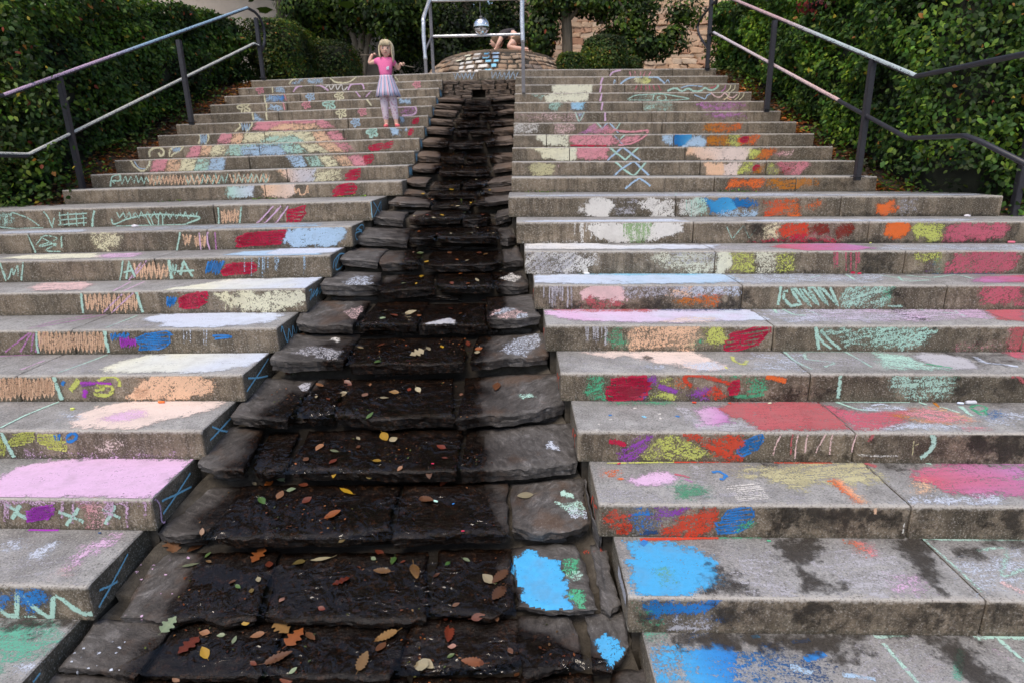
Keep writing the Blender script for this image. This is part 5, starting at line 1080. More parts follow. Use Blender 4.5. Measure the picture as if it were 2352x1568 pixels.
fill('J', [(540, 580), (640, 440), (780, 330), (1000, 275), (960, 330), (820, 420), (700, 500)], 'LP', .55, f=('L', 2, 't'), rag=.03); fill('J', [(285, 425), (340, 370), (465, 335), (440, 390), (330, 440)], 'BW', .72, f=('L', 2, 't')); fill('J', (0, 165, 310, 395), 'BW', .42, f=('L', 2, 't')); fill('J', [(420, 610), (560, 530), (690, 510), (600, 600)], 'SK', .45, f=('L', 2, 't')); line('J', [(250, 205), (520, 205)], 'MG', .016, .8, ('L', 2, 't')); fill('J', (60, 700, 430, 690), 'GY', .26, f=('L', 2, 't'), rag=.05)
line('J', [(-60, 820), (-10, 890), (70, 950), (150, 958), (160, 750), (200, 770), (290, 870), (420, 965), (462, 962), (475, 800), (500, 782), (560, 812), (640, 880), (740, 940), (820, 938)], 'MT', .022, .85, smooth_=False); fill('J', [(170, 730), (300, 722), (440, 780), (430, 820), (330, 830), (260, 900), (190, 830)], 'BL', .75, soft=.04); fill('J', [(0, 770), (110, 775), (80, 850), (0, 860)], 'BL', .75, soft=.04); line('J', [(100, 965), (180, 965)], 'MT', .02, .8); line('J', [(190, 960), (330, 962)], 'MT', .012, .6)
cross('J', (1120, 410), (865, 885), (870, 732), (1028, 655))
fill('J', [(-150, 1080), (100, 1035), (350, 1015), (560, 1090), (600, 1180), (420, 1250), (250, 1330), (0, 1480), (-150, 1500)], 'TE', .52, f=('L', 1, 't'), rag=.05); fill('J', [(155, 1420), (230, 1392), (300, 1405), (260, 1432)], 'BW', .75, f=('L', 1, 't')); fill('J', (380, 640, 1040, 1300), 'GY', .28, f=('L', 1, 't'), rag=.05); damp('J', [(0, 1005), (700, 1005), (500, 1050), (0, 1060)], .7, ('L', 1, 't')); damp('J', [(300, 1080), (520, 1060), (500, 1140), (300, 1160)], .5, ('L', 1, 't')); line('J', [(350, 1460), (285, 1545)], 'LC', .010, 1.0)
# ---- right flight, upper part
zz('B', 1570, 1720, 533, 582, 5, 'LB', .010, .62); zz('B', 1838, 2035, 528, 582, 6, 'LB', .010, .62, skew=10)
line('C', [(1090, 545), (1030, 560), (1005, 590)], 'LP', .02, .85); line('C', [(950, 602), (932, 655)], 'LP', .02, .85); line('C', [(940, 662), (928, 716)], 'LP', .02, .85); line('C', [(942, 726), (930, 785)], 'LP', .02, .85); line('C', [(950, 792), (940, 856)], 'LP', .018, .8); line('C', [(968, 872), (968, 940)], 'LP', .02, .85)
for x, dx in ((1158, 10), (1198, 4), (1245, -5), (1278, -12), (1322, -18)): line('C', [(x, 555), (x+dx, 590)], 'PK', .012, .75)
line('C', [(1088, 655), (1120, 625), (1160, 604), (1200, 600), (1290, 600), (1365, 598), (1400, 622), (1430, 648)], 'LB', .022, .85); fill('C', [(1196, 615), (1220, 598), (1300, 598), (1322, 622), (1300, 652), (1215, 652)], 'Y', .75, c2='YG'); damp('C', (1238, 1275, 612, 640), .95); line('C', [(1035, 650), (1040, 620), (1052, 640)], 'LB', .012); line('C', [(1438, 640), (1452, 620), (1465, 642)], 'LB', .012)
fill('C', [(550, 665), (620, 660), (860, 658), (858, 718), (560, 722)], 'CR', .95); fill('C', [(500, 740), (560, 728), (838, 728), (842, 782), (520, 788)], 'CR', .85)
for x, dx in ((1215, -14), (1250, -5), (1280, 5), (1310, 6), (1340, 12), (1378, 22)): line('C', [(x, 662), (x+dx, 702)], 'RS', .013, .7)
line('C', [(1450, 706), (1490, 688), (1520, 685), (1560, 708), (1610, 688), (1650, 705), (1700, 708), (1740, 685), (1780, 700), (1820, 690), (1846, 658)], 'MT', .022, .8); line('C', [(1555, 682), (1600, 668), (1650, 664), (1720, 672)], 'LB', .014); line('C', [(1780, 682), (1815, 675), (1825, 660)], 'RS', .012)
for x in (1900, 1940, 1975): line('C', [(x, 660), (x-8, 690), (x-35, 712)], 'Y' if x > 1910 else 'LI', .013, .8)
line('C', [(1660, 735), (1700, 752), (1740, 768), (1760, 740), (1795, 722)], 'LB', .014); line('C', [(1785, 716), (1820, 748), (1860, 752), (1895, 722), (1925, 750), (1960, 755), (1990, 730)], 'SK', .016, .8); line('C', [(1880, 775), (1910, 762), (1945, 775)], 'P', .014)
for x in (1930, 2010, 2045): line('C', [(x, 720), (x-12, 750), (x-40, 775)], 'Y', .012, .75)
fill('C', [(410, 738), (490, 736), (470, 785)], 'MT', .5); line('C', [(1140, 772), (1200, 742), (1300, 732), (1400, 728), (1500, 742), (1618, 764)], 'MT', .013, .7); line('C', [(1150, 776), (1300, 778), (1480, 778), (1615, 768)], 'MT', .012, .65); line('C', [(1340, 772), (1350, 735), (1420, 730), (1440, 768), (1400, 780), (1370, 760), (1395, 748)], 'MT', .014, .75); fill('C', (1200, 1330, 735, 772), 'MT', .35, st=(10, .3))
fill('C', [(515, 798), (635, 795), (595, 858), (560, 858)], 'MT', .55); fill('C', [(700, 800), (730, 790), (818, 790), (800, 855), (705, 852)], 'LB', .8, c2='LC'); fill('C', [(1258, 800), (1300, 788), (1490, 788), (1495, 830), (1480, 852), (1260, 855)], 'MT', .48, st=(4, .3)); fill('C', [(1670, 812), (1720, 788), (2050, 782), (2060, 830), (1980, 852), (1750, 850)], 'LI', .52, st=(12, .3))
line('C', [(738, 872), (768, 940), (805, 872)], 'MT', .018, .8); fill('C', [(752, 880), (795, 878), (770, 920)], 'LB', .5); fill('C', [(430, 875), (700, 870), (830, 900), (800, 938), (440, 935)], 'SK', .33); fill('C', [(1690, 885), (1760, 868), (2055, 865), (2060, 905), (1850, 925)], 'LI', .48, st=(12, .3)); fill('C', (262, 440, 872, 938), 'SK', .27)
fill('C', [(265, 955), (450, 952), (455, 1028), (265, 1030)], 'W', .48); fill('C', (580, 740, 955, 1030), 'SK', .42)
line('C', [(905, 950), (950, 1002)], 'MT', .016, .8); line('C', [(985, 955), (935, 1010)], 'LB', .014); line('C', [(1000, 950), (1030, 985), (1070, 1030)], 'LB', .016, .8); line('C', [(1085, 952), (1050, 1010)], 'MT', .014)
fill('C', [(770, 1034), (830, 990), (888, 962), (930, 1005), (985, 978), (1040, 1005), (1040, 1034)], 'LI', .66, c2='PK'); line('C', [(1030, 1005), (1100, 1018), (1180, 1022), (1260, 1015), (1300, 1012), (1290, 1032)], 'PK', .02, .8)
fill('C', [(1720, 1020), (1740, 960), (1960, 950), (2025, 965), (2020, 1000), (1900, 1025)], 'OC', .66, c2='OR', st=(6, .3))
fill('C', [(450, 1060), (500, 1045), (690, 1042), (685, 1130), (500, 1128)], 'CR', .75, c2='CR'); fill('C', [(690, 1055), (800, 1042), (1000, 1042), (1080, 1085), (1060, 1128), (800, 1132), (690, 1100)], 'PK', .7, c2='PK'); fill('C', [(1080, 1085), (1150, 1050), (1245, 1045), (1230, 1090), (1110, 1110)], 'PK', .7); line('C', [(1070, 1125), (1160, 1115), (1240, 1080), (1290, 1045)], 'PK', .018, .8); line('C', [(700, 1128), (850, 1131), (980, 1130)], 'RD', .016, .7)
line('C', [(1040, 1050), (1112, 1130)], 'LB', .015); line('C', [(955, 1075), (1000, 1125)], 'MT', .015); line('C', [(1120, 1045), (1085, 1080)], 'MT', .014)
fill('C', [(1418, 1050), (1500, 1038), (1500, 1125), (1430, 1120)], 'LB', .66); fill('C', [(1502, 1036), (1640, 1036), (1650, 1080), (1570, 1130), (1502, 1130)], 'TB', .92, c2='SB'); fill('C', [(1580, 1130), (1650, 1070), (1700, 1045), (1755, 1095), (1740, 1130)], 'LB', .85); fill('C', [(1740, 1130), (1760, 1060), (1920, 1045), (1940, 1120)], 'OC', .72, st=(6, .3)); fill('C', [(1900, 1110), (1930, 1045), (2010, 1040), (2020, 1125)], 'YG', .55); fill('D', [(300, 1005), (330, 975), (480, 965), (440, 1030), (330, 1035)], 'OR', .62, c2='OR'); hz('D', 330, 395, 975, 1010, 4, 'RD', .024, .85)
line('C', [(1000, 1140), (1060, 1190), (1128, 1242)], 'MT', .018, .85); line('C', [(1110, 1145), (1170, 1190), (1238, 1242)], 'LB', .018, .85); line('C', [(1130, 1235), (1180, 1185), (1228, 1142)], 'MT', .017, .85); line('C', [(985, 1242), (1040, 1195), (1100, 1145)], 'LB', .017, .8)
line('C', [(1048, 1255), (1110, 1310), (1188, 1366)], 'MT', .018, .85); line('C', [(1195, 1250), (1245, 1300), (1308, 1362)], 'LB', .018, .85); line('C', [(1035, 1366), (1100, 1305), (1192, 1250)], 'LB', .017, .8); line('C', [(1188, 1366), (1240, 1310), (1285, 1255)], 'MT', .017, .8); line('C', [(1122, 1462), (1180, 1415), (1232, 1380), (1270, 1405), (1318, 1442)], 'LB', .016, .85, smooth_=False)
fill('C', [(385, 1142), (760, 1138), (765, 1200), (700, 1240), (500, 1240), (470, 1190)], 'Y', .85, c2='CR', rag=.03); fill('C', [(755, 1150), (900, 1142), (1000, 1145), (960, 1180), (980, 1225), (900, 1238), (750, 1225)], 'PK', .75); fill('C', [(1600, 1190), (1620, 1145), (1900, 1140), (1920, 1200), (1880, 1240), (1720, 1225)], 'P', .9, c2='PW'); fill('C', [(1880, 1180), (1950, 1145), (2100, 1142), (2090, 1190), (2040, 1240), (1900, 1235)], 'PW', .88); fill('D', [(385, 1130), (400, 1065), (485, 1055), (470, 1110), (420, 1135)], 'YG', .68); fill('D', [(415, 1140), (500, 1065), (600, 1050), (590, 1080), (520, 1130)], 'OC', .7, c2='OR'); fill('D', [(570, 1095), (620, 1075), (705, 1085), (690, 1112), (600, 1115)], 'PK', .6, c2='SK')
fill('C', [(360, 1310), (400, 1270), (590, 1265), (600, 1300), (560, 1358), (420, 1358)], 'MY', .7, c2='MY', rag=.03); fill('C', [(575, 1320), (590, 1280), (620, 1255), (615, 1280), (585, 1350)], 'SK', .35); fill('C', [(1735, 1270), (1760, 1258), (1900, 1258), (1900, 1355), (1750, 1352)], 'P', .92); fill('C', [(1880, 1270), (2040, 1258), (2020, 1300), (1980, 1360), (1890, 1358)], 'PW', .85); fill('D', [(310, 1240), (330, 1180), (380, 1155), (430, 1160), (400, 1220), (340, 1245)], 'YG', .66); hz('D', 420, 472, 1178, 1212, 4, 'RD', .024, .8); fill('D', [(400, 1250), (440, 1210), (510, 1180), (500, 1220), (440, 1250)], 'OC', .6); fill('D', (530, 605, 1168, 1242), 'YG', .5, st=(80, .3)); fill('D', [(590, 1165), (640, 1150), (830, 1148), (835, 1180), (740, 1248), (640, 1250)], 'RS', .7, c2='PK'); fill('D', [(610, 1240), (640, 1190), (680, 1200), (660, 1245)], 'BR', .5)
fill('D', [(235, 1340), (265, 1275), (500, 1275), (520, 1290), (460, 1340)], 'OR', .68, st=(5, .35)); fill('D', [(500, 1340), (530, 1275), (880, 1275), (895, 1310), (700, 1345)], 'OC', .66, st=(5, .35)); damp('D', (900, 1160, 1270, 1345), .42); damp('D', (1000, 1150, 1160, 1235), .45)
# ---- landing step R10 .. R8
fill('G', [(585, 238), (640, 200), (690, 150), (800, 138), (860, 190), (820, 260), (770, 292), (640, 272)], 'W', .97, rag=.03); fill('G', [(1045, 160), (1100, 140), (1340, 138), (1345, 285), (1130, 290), (1180, 240), (1080, 220)], 'W', .68, rag=.03); fill('G', [(860, 160), (1050, 150), (1040, 280), (880, 270)], 'GY', .36, st=(2, .4)); fill('G', [(1385, 180), (1450, 150), (1600, 150), (1610, 260), (1500, 280), (1390, 270)], 'W', .6, c2='MT'); drips('G', (1440, 1480, 1540, 1560), 150, 290, 'MT', .010, .7)
fill('G', [(1555, 145), (1820, 142), (1825, 220), (1780, 255), (1640, 250), (1600, 190)], 'TB', .95, c2='SB', rag=.025); fill('G', [(1815, 160), (2000, 155), (2010, 190), (1900, 210), (1830, 200)], 'TB', .85); fill('G', [(1690, 285), (1760, 240), (2000, 240), (1990, 285), (1800, 296)], 'LB', .55, rag=.03); fill('G', [(2062, 160), (2150, 150), (2345, 150), (2345, 285), (2075, 285)], 'RO', .62, c2='OR', st=(3, .3)); fill('H', [(445, 230), (520, 175), (610, 165), (630, 205), (560, 225)], 'OR', .55); fill('H', [(1062, 200), (1150, 172), (1195, 170), (1190, 200), (1238, 218), (1190, 245), (1130, 272), (1068, 255)], 'OR', 1.0, rag=.02); fill('H', (1240, 1390, 150, 260), 'GY', .33); damp('H', [(780, 270), (2080, 270), (2080, 298), (780, 298)], .7, ('R', 10, 'r')); damp('H', (1700, 2050, 170, 270), .3)
line('G', [(1360, 100), (1345, 130)], 'MT', .01, .6); fill('G', [(140, 115), (1320, 105), (2300, 100), (2300, 130), (140, 130)], 'BW', .5, f=('R', 10, 't'), rag=.03); fill('H', [(0, 112), (1900, 108), (1900, 128), (0, 132)], 'BW', .5, f=('R', 10, 't'), rag=.03)
fill('G', [(130, 320), (1320, 305), (1480, 325), (900, 335), (200, 335)], 'BW', .85, f=('R', 9, 't')); fill('H', [(0, 320), (600, 312), (1900, 310), (1700, 330), (0, 340)], 'BW', .6, f=('R', 9, 't'))
fill('G', [(620, 332), (1412, 326), (1405, 380), (1300, 430), (1160, 478), (900, 485), (800, 470), (690, 430), (640, 380)], 'W', .98, c2='W', rag=.035); fill('G', [(930, 335), (1170, 332), (1150, 420), (1080, 490), (980, 490)], 'OL', .55, soft=.04, st=(90, .25)); drips('G', (940, 960, 1000, 1040, 1070, 1130), 340, 497, 'OL', .012, .75); drips('G', (545, 590, 600, 612, 640, 680, 700, 720), 335, 497, 'W', .010, .75); fill('G', [(135, 498), (180, 475), (210, 490), (560, 480), (560, 497)], 'W', .55, rag=.02); line('G', [(1165, 455), (1200, 478)], 'W', .01)
line('G', [(1760, 360), (1808, 465), (1895, 358)], 'MT', .010, .6, smooth_=False); line('G', [(1900, 360), (1945, 460), (2020, 350)], 'MT', .009, .5, smooth_=False); damp('G', (1870, 2060, 340, 490), .5)
damp('H', (0, 120, 350, 500), .55); fill('H', [(115, 390), (160, 345), (268, 345), (270, 470), (150, 470)], 'Y', .52); fill('H', [(262, 440), (300, 350), (480, 345), (500, 430), (430, 470), (300, 470)], 'RO', .75, c2='RO', rag=.03); fill('H', [(20, 505), (130, 480), (480, 440), (660, 465), (770, 495), (760, 507)], 'RD', .66, rag=.025); fill('H', [(505, 390), (560, 345), (660, 350), (670, 410), (600, 442), (520, 430)], 'BR', .8, soft=.03); fill('H', [(715, 410), (770, 360), (860, 345), (885, 385), (830, 450), (740, 455)], 'BR', .8, soft=.03); fill('H', (500, 670, 430, 475), 'RS', .4)
fill('H', [(1128, 390), (1160, 345), (1280, 338), (1330, 380), (1290, 435), (1210, 458), (1140, 430)], 'OR', 1.0, soft=.03); fill('H', [(1335, 370), (1400, 345), (1600, 342), (1600, 485), (1500, 495), (1400, 470)], 'YG', .76, c2='YG', rag=.03); fill('H', [(1602, 430), (1640, 380), (1720, 345), (2100, 340), (2145, 380), (2060, 480), (1900, 495), (1610, 490)], 'RS', .88, rag=.03); damp('H', [(0, 495), (2265, 490), (2265, 515), (0, 515)], .8, ('R', 9, 'r')); damp('H', (2110, 2200, 340, 490), .55)
fill('G', [(140, 540), (150, 505), (650, 502), (900, 520), (1300, 512), (1700, 515), (1600, 545), (300, 548)], 'W', .88, c2='BW', f=('R', 8, 't'), rag=.03); fill('G', (900, 2352, 510, 548), 'GY', .45, f=('R', 8, 't')); fill('H', [(200, 540), (300, 515), (800, 512), (1050, 545), (900, 568), (500, 568)], 'RS', .75, c2='LI', f=('R', 8, 't'), soft=.05); fill('H', (1100, 2265, 520, 565), 'BW', .42, f=('R', 8, 't'))
fill('G', [(148, 565), (560, 560), (620, 600), (740, 570), (730, 660), (620, 735), (150, 735)], 'W', .56, rag=.03); fill('G', (150, 560, 560, 735), 'GY', .35); fill('G', [(1155, 600), (1200, 560), (1680, 555), (1680, 730), (1420, 720), (1250, 690)], 'CR', .52, rag=.04); fill('G', (1300, 1680, 560, 660), 'GY', .35); fill('G', [(1700, 580), (1740, 560), (1812, 560), (1790, 680), (1740, 728), (1695, 728)], 'CR', .85); fill('G', (1800, 1995, 565, 728), 'YG', .58); fill('G', (2000, 2165, 560, 725), 'CR', .58); fill('G', (2165, 2305, 565, 720), 'YG', .48); line('G', [(615, 728), (650, 728)], 'W', .05, 1.0)
drips('H', (715, 735, 742, 810, 850, 895, 915), 570, 755, 'RS', .012, .75); damp('H', (680, 1000, 575, 745), .4); damp('H', (950, 1185, 575, 745), .68); damp('G', (720, 1150, 570, 700), .35); fill('H', [(1355, 610), (1420, 580), (1560, 570), (1595, 620), (1540, 665), (1430, 660)], 'YG', .62); fill('H', (1465, 1600, 640, 740), 'VI', .3, c2='GR'); fill('H', [(1615, 720), (1680, 600), (1740, 570), (2200, 565), (2235, 620), (2220, 720), (2080, 745), (1640, 742)], 'RS', .72, c2='RS', rag=.035); damp('H', [(0, 715), (400, 720), (600, 740), (0, 752)], .6, ('R', 8, 'r')); line('H', [(850, 747), (885, 747)], 'RD', .02, 1.0)
# ---- R7
fill('G', [(215, 810), (220, 760), (500, 748), (1640, 742), (1780, 760), (1880, 808), (1500, 818), (700, 825)], 'BW', .98, c2='LB', f=('R', 7, 't'), rag=.03); fill('G', [(600, 748), (910, 742), (1640, 740), (1500, 755), (800, 756)], 'LC', .6, f=('R', 7, 't'), soft=.03); damp('G', (885, 950, 802, 818), .8, ('R', 7, 't'))
fill('G', (1770, 2352, 745, 820), 'BW', .38, f=('R', 7, 't'), rag=.05); fill('H', (0, 1100, 762, 825), 'BW', .42, f=('R', 7, 't'), rag=.05); damp('H', [(0, 757), (1850, 752), (1700, 775), (200, 775)], .45, ('R', 7, 't')); line('H', [(810, 765), (880, 805)], 'MT', .02, .7, ('R', 7, 't')); line('H', [(1090, 770), (1330, 808)], 'MT', .014, .7, ('R', 7, 't')); line('H', [(1300, 772), (1500, 790), (1700, 770), (1850, 800)], 'MT', .018, .75, ('R', 7, 't')); line('H', [(1240, 780), (1290, 815), (1500, 808)], 'MT', .016, .7, ('R', 7, 't')); line('H', [(600, 770), (520, 790)], 'MT', .02, .7, ('R', 7, 't')); fill('H', [(1850, 825), (1950, 780), (2265, 770), (2265, 826)], 'LI', .8, c2='RS', f=('R', 7, 't'), soft=.05); line('H', [(1500, 755), (2000, 752)], 'TB', .014, .7, ('R', 7, 't'))
drips('G', (298, 345, 368, 388, 405, 430, 447, 490, 520), 828, 1015, 'GY', .012, .8); fill('G', [(610, 860), (660, 838), (800, 832), (925, 845), (935, 950), (880, 965), (720, 940), (590, 960)], 'SK', .92, c2='SK', rag=.03); fill('G', [(585, 985), (650, 945), (740, 950), (920, 965), (940, 1010), (600, 1015)], 'DR', .68, rag=.03); fill('G', (930, 1380, 835, 930), 'GY', .42); fill('G', [(1290, 900), (1400, 840), (1850, 830), (1860, 900), (1600, 930), (1400, 940)], 'BW', .55, c2='BW'); fill('G', [(1280, 930), (1330, 860), (1480, 850), (1480, 930)], 'P', .5); fill('G', [(1330, 970), (1450, 935), (1620, 900), (1740, 930), (1690, 990), (1400, 1000)], 'OC', .55, c2='OR'); damp('G', [(330, 1015), (600, 980), (950, 990), (1150, 940), (1350, 980), (1330, 1015)], .72); damp('G', [(1690, 1015), (1740, 940), (1850, 900), (1870, 1015)], .7); damp('G', (1855, 1975, 835, 985), .72)
line('H', [(280, 840), (268, 930), (255, 1010)], 'MT', .018, .85); line('H', [(335, 895), (300, 900), (300, 960), (360, 1015), (440, 1005), (360, 880), (395, 880), (520, 1020), (430, 880), (460, 880), (585, 1010), (500, 870), (545, 870), (660, 1010), (580, 870), (620, 880), (745, 1015), (680, 865)], 'MT', .020, .78, smooth_=False); fill('H', [(750, 970), (800, 890), (870, 852), (1120, 850), (1200, 862), (1180, 960), (1100, 1022), (780, 1018)], 'MT', .6, c2='MT', st=(20, .25)); fill('H', [(1090, 1000), (1120, 880), (1195, 855), (1195, 940), (1150, 990)], 'GR', .45); damp('H', (1160, 1225, 860, 940), .6); line('H', [(1150, 1018), (1275, 1022)], 'MT', .014, .6); fill('H', [(1895, 990), (1910, 900), (1930, 850), (2265, 835), (2265, 1012), (1920, 1005)], 'RS', .78, rag=.03, st=(30, .2))
# ---- R6
fill('G', [(330, 1042), (600, 1034), (1900, 1030), (2000, 1060), (2095, 1112), (1700, 1122), (1200, 1132), (700, 1122), (560, 1105), (430, 1098), (330, 1060)], 'LP', .95, c2='BW', f=('R', 6, 't'), rag=.03); fill('G', [(380, 1032), (1230, 1030), (1100, 1050), (600, 1050)], 'DR', .6, f=('R', 6, 't'), soft=.03); fill('G', [(1200, 1130), (1500, 1090), (1700, 1100), (1600, 1135)], 'PW', .6, f=('R', 6, 't')); fill('G', [(1230, 1032), (1900, 1025), (1850, 1042), (1300, 1045)], 'DB', .5, f=('R', 6, 't'))
fill('H', [(60, 1045), (1900, 1045), (2000, 1120), (1500, 1145), (300, 1150)], 'BW', .45, c2='LP', f=('R', 6, 't'), rag=.05); line('H', [(225, 1050), (245, 1080)], 'MT', .02, .75, ('R', 6, 't')); line('H', [(295, 1048), (380, 1090), (480, 1100)], 'MT', .018, .75, ('R', 6, 't')); line('H', [(490, 1045), (640, 1120)], 'MT', .014, .7, ('R', 6, 't')); line('H', [(1385, 1042), (1500, 1065), (1780, 1085)], 'MT', .02, .8, ('R', 6, 't')); line('H', [(1700, 1060), (1790, 1110)], 'MT', .02, .8, ('R', 6, 't')); damp('H', [(1140, 1042), (1260, 1045), (1420, 1105), (1510, 1150), (1420, 1140), (1200, 1080)], .8, ('R', 6, 't')); fill('H', [(1960, 1060), (2100, 1035), (2265, 1032), (2265, 1145), (2050, 1130)], 'DR', .8, c2='RS', f=('R', 6, 't'), soft=.05)
drips('G', (635, 650, 700, 715, 730, 760, 790, 805), 1155, 1355, 'GY', .010, .7); fill('G', [(770, 1250), (850, 1180), (920, 1175), (985, 1300), (940, 1345), (860, 1320)], 'GR', .52, rag=.03); fill('G', [(955, 1215), (1030, 1152), (1250, 1150), (1560, 1150), (1540, 1220), (1590, 1260), (1500, 1345), (990, 1345)], 'P', .66, c2='P', rag=.03); fill('G', [(1430, 1320), (1540, 1230), (1620, 1225), (1600, 1320), (1500, 1338)], 'GR', .42); fill('G', [(1585, 1290), (1600, 1180), (1700, 1165), (1760, 1190), (1785, 1280), (1700, 1335)], 'YG', .66); hz('G', 1735, 2115, 1165, 1335, 9, 'RD', .020, .75, .9); damp('G', (880, 1010, 1155, 1215), .55)
line('H', [(565, 1170), (572, 1265), (590, 1368)], 'MT', .022, .85); line('H', [(600, 1215), (680, 1300), (765, 1366)], 'MT', .016, .8); line('H', [(575, 1255), (630, 1320), (690, 1366)], 'MT', .016, .8); fill('H', [(600, 1205), (700, 1182), (1480, 1175), (1545, 1215), (1460, 1290), (1430, 1350), (1200, 1362), (800, 1350), (720, 1290)], 'MT', .54, st=(12, .3), rag=.03); line('H', [(1380, 1270), (1545, 1220)], 'MT', .012, .6); damp('H', [(1470, 1180), (1550, 1190), (1540, 1225), (1470, 1225)], .6); fill('H', [(2090, 1365), (2150, 1290), (2180, 1190), (2265, 1180), (2265, 1375)], 'DR', .72, rag=.035); fill('H', [(1700, 1360), (2100, 1290), (2150, 1200), (2200, 1370)], 'PK', .24, rag=.04); line('H', [(300, 1388), (500, 1378), (1080, 1376)], 'MT', .012, .7, ('R', 5, 't'))
# ---- R5
fill('K', [(415, 50), (700, 42), (1300, 42), (1480, 100), (1640, 180), (1560, 196), (1330, 192), (1200, 150), (1050, 140), (800, 80), (690, 72), (640, 92), (520, 75)], 'PW', .88, c2='PW', f=('R', 5, 't'), rag=.03); fill('K', [(900, 180), (960, 145), (1120, 155), (1080, 200)], 'BW', .45, f=('R', 5, 't')); fill('K', [(1280, 150), (1500, 130), (1650, 190), (1400, 205)], 'BW', .55, f=('R', 5, 't')); line('K', [(1670, 82), (1690, 120), (1760, 150), (1800, 118)], 'YG', .022, .7, ('R', 5, 't')); line('K', [(1610, 178), (1630, 178)], 'YG', .03, .9, ('R', 5, 't')); damp('K', (965, 1000, 92, 104), .8, ('R', 5, 't')); fill('K', (300, 1000, 90, 200), 'GY', .22, f=('R', 5, 't'), rag=.05); fill('K', (1850, 2240, 60, 200), 'BW', .35, f=('R', 5, 't'), rag=.05)
line('Q', [(225, 40), (320, 120), (460, 188)], 'MT', .016, .75, ('R', 5, 't')); line('Q', [(400, 55), (420, 105), (640, 132), (560, 170)], 'MT', .020, .65, ('R', 5, 't')); line('Q', [(735, 42), (860, 110), (960, 170)], 'MT', .016, .75, ('R', 5, 't')); fill('Q', [(990, 50), (1120, 60), (1300, 100), (1440, 160), (1660, 190), (1050, 192)], 'MT', .64, f=('R', 5, 't'), rag=.03); fill('Q', [(1300, 75), (1400, 55), (1560, 65), (1760, 110), (1840, 182), (1600, 178), (1440, 140)], 'GY', .95, f=('R', 5, 't'), soft=.02); line('Q', [(1420, 145), (1560, 168), (1640, 180)], 'GR', .026, .6, ('R', 5, 't')); line('Q', [(1830, 85), (1900, 130), (2060, 150), (2190, 168)], 'BW', .035, .8, ('R', 5, 't')); fill('Q', [(2040, 30), (2240, 20), (2240, 110), (2120, 70)], 'RS', .75, f=('R', 5, 't'), soft=.04); fill('Q', (240, 980, 60, 190), 'GY', .3, f=('R', 5, 't'), rag=.05); damp('Q', [(1240, 75), (1330, 40), (2000, 40), (2200, 110), (2240, 190), (1860, 185), (1760, 110), (1560, 60)], .5, ('R', 5, 't'))
fill('K', [(425, 370), (480, 300), (490, 240), (590, 235), (625, 300), (600, 350), (690, 420), (600, 445), (470, 420)], 'GR', .58, st=(15, .3)); hz('K', 610, 990, 255, 440, 11, 'RD', .03, .85, .1); fill('K', [(610, 350), (660, 260), (930, 260), (960, 330), (860, 380), (840, 435), (720, 420)], 'RD', .34); fill('K', [(960, 320), (975, 262), (1040, 265), (1040, 320)], 'VI', .62); fill('K', [(830, 410), (880, 345), (960, 340), (960, 400), (910, 442)], 'VI', .6); fill('K', [(1060, 300), (1080, 248), (1180, 255), (1245, 350), (1150, 345)], 'YG', .58); fill('K', [(968, 400), (1030, 362), (1150, 370), (1215, 420), (1100, 442), (990, 435)], 'YG', .62); line('K', [(1050, 325), (1130, 355), (1210, 378)], 'VI', .03, .7); fill('K', [(1180, 300), (1220, 280), (1360, 335), (1290, 360)], 'OR', .65); fill('K', [(1240, 385), (1380, 340), (1500, 330), (1560, 300), (1490, 365), (1460, 425), (1340, 410)], 'VI', .58, st=(10, .3)); line('K', [(1330, 325), (1275, 280), (1280, 242), (1400, 240), (1520, 268), (1660, 305)], 'RO', .024, .7); fill('K', [(1435, 385), (1530, 320), (1570, 330), (1580, 370), (1650, 400), (1620, 422), (1500, 410)], 'RO', .66, st=(10, .3)); hz('K', 1630, 1730, 285, 388, 6, 'RD', .026, .85); fill('K', [(1535, 245), (1600, 228), (1740, 230), (1700, 270)], 'GR', .5, st=(15, .3)); fill('K', [(1740, 280), (1800, 250), (1930, 270), (1945, 330), (1940, 400), (1760, 395), (1820, 340)], 'GR', .55, st=(10, .3)); line('K', [(1680, 412), (1820, 415), (1940, 400)], 'GR', .022, .75); line('K', [(1955, 245), (2040, 265), (2125, 285)], 'OR', .028, .8); damp('K', [(1650, 455), (2060, 410), (2240, 360), (2240, 455)], .72); damp('K', (700, 1000, 235, 260), .3)
damp('Q', [(60, 440), (300, 365), (430, 380), (420, 445)], .7); damp('Q', (440, 700, 350, 440), .45); line('Q', [(702, 215), (690, 320), (675, 428)], 'MT', .020, .8); fill('Q', [(1095, 260), (1130, 222), (1640, 212), (1660, 240), (1650, 330), (1610, 420), (1300, 430), (1140, 400), (1110, 340)], 'MT', .58, st=(5, .3), rag=.025); damp('Q', [(1650, 220), (1840, 210), (1850, 300), (1780, 430), (1620, 432)], .75); damp('Q', [(1960, 350), (2060, 260), (2240, 250), (2240, 440), (1980, 430)], .68); line('Q', [(2140, 210), (2200, 260), (2240, 300)], 'DR', .022, .7); fill('Q', (1640, 1720, 205, 270), 'GR', .33)
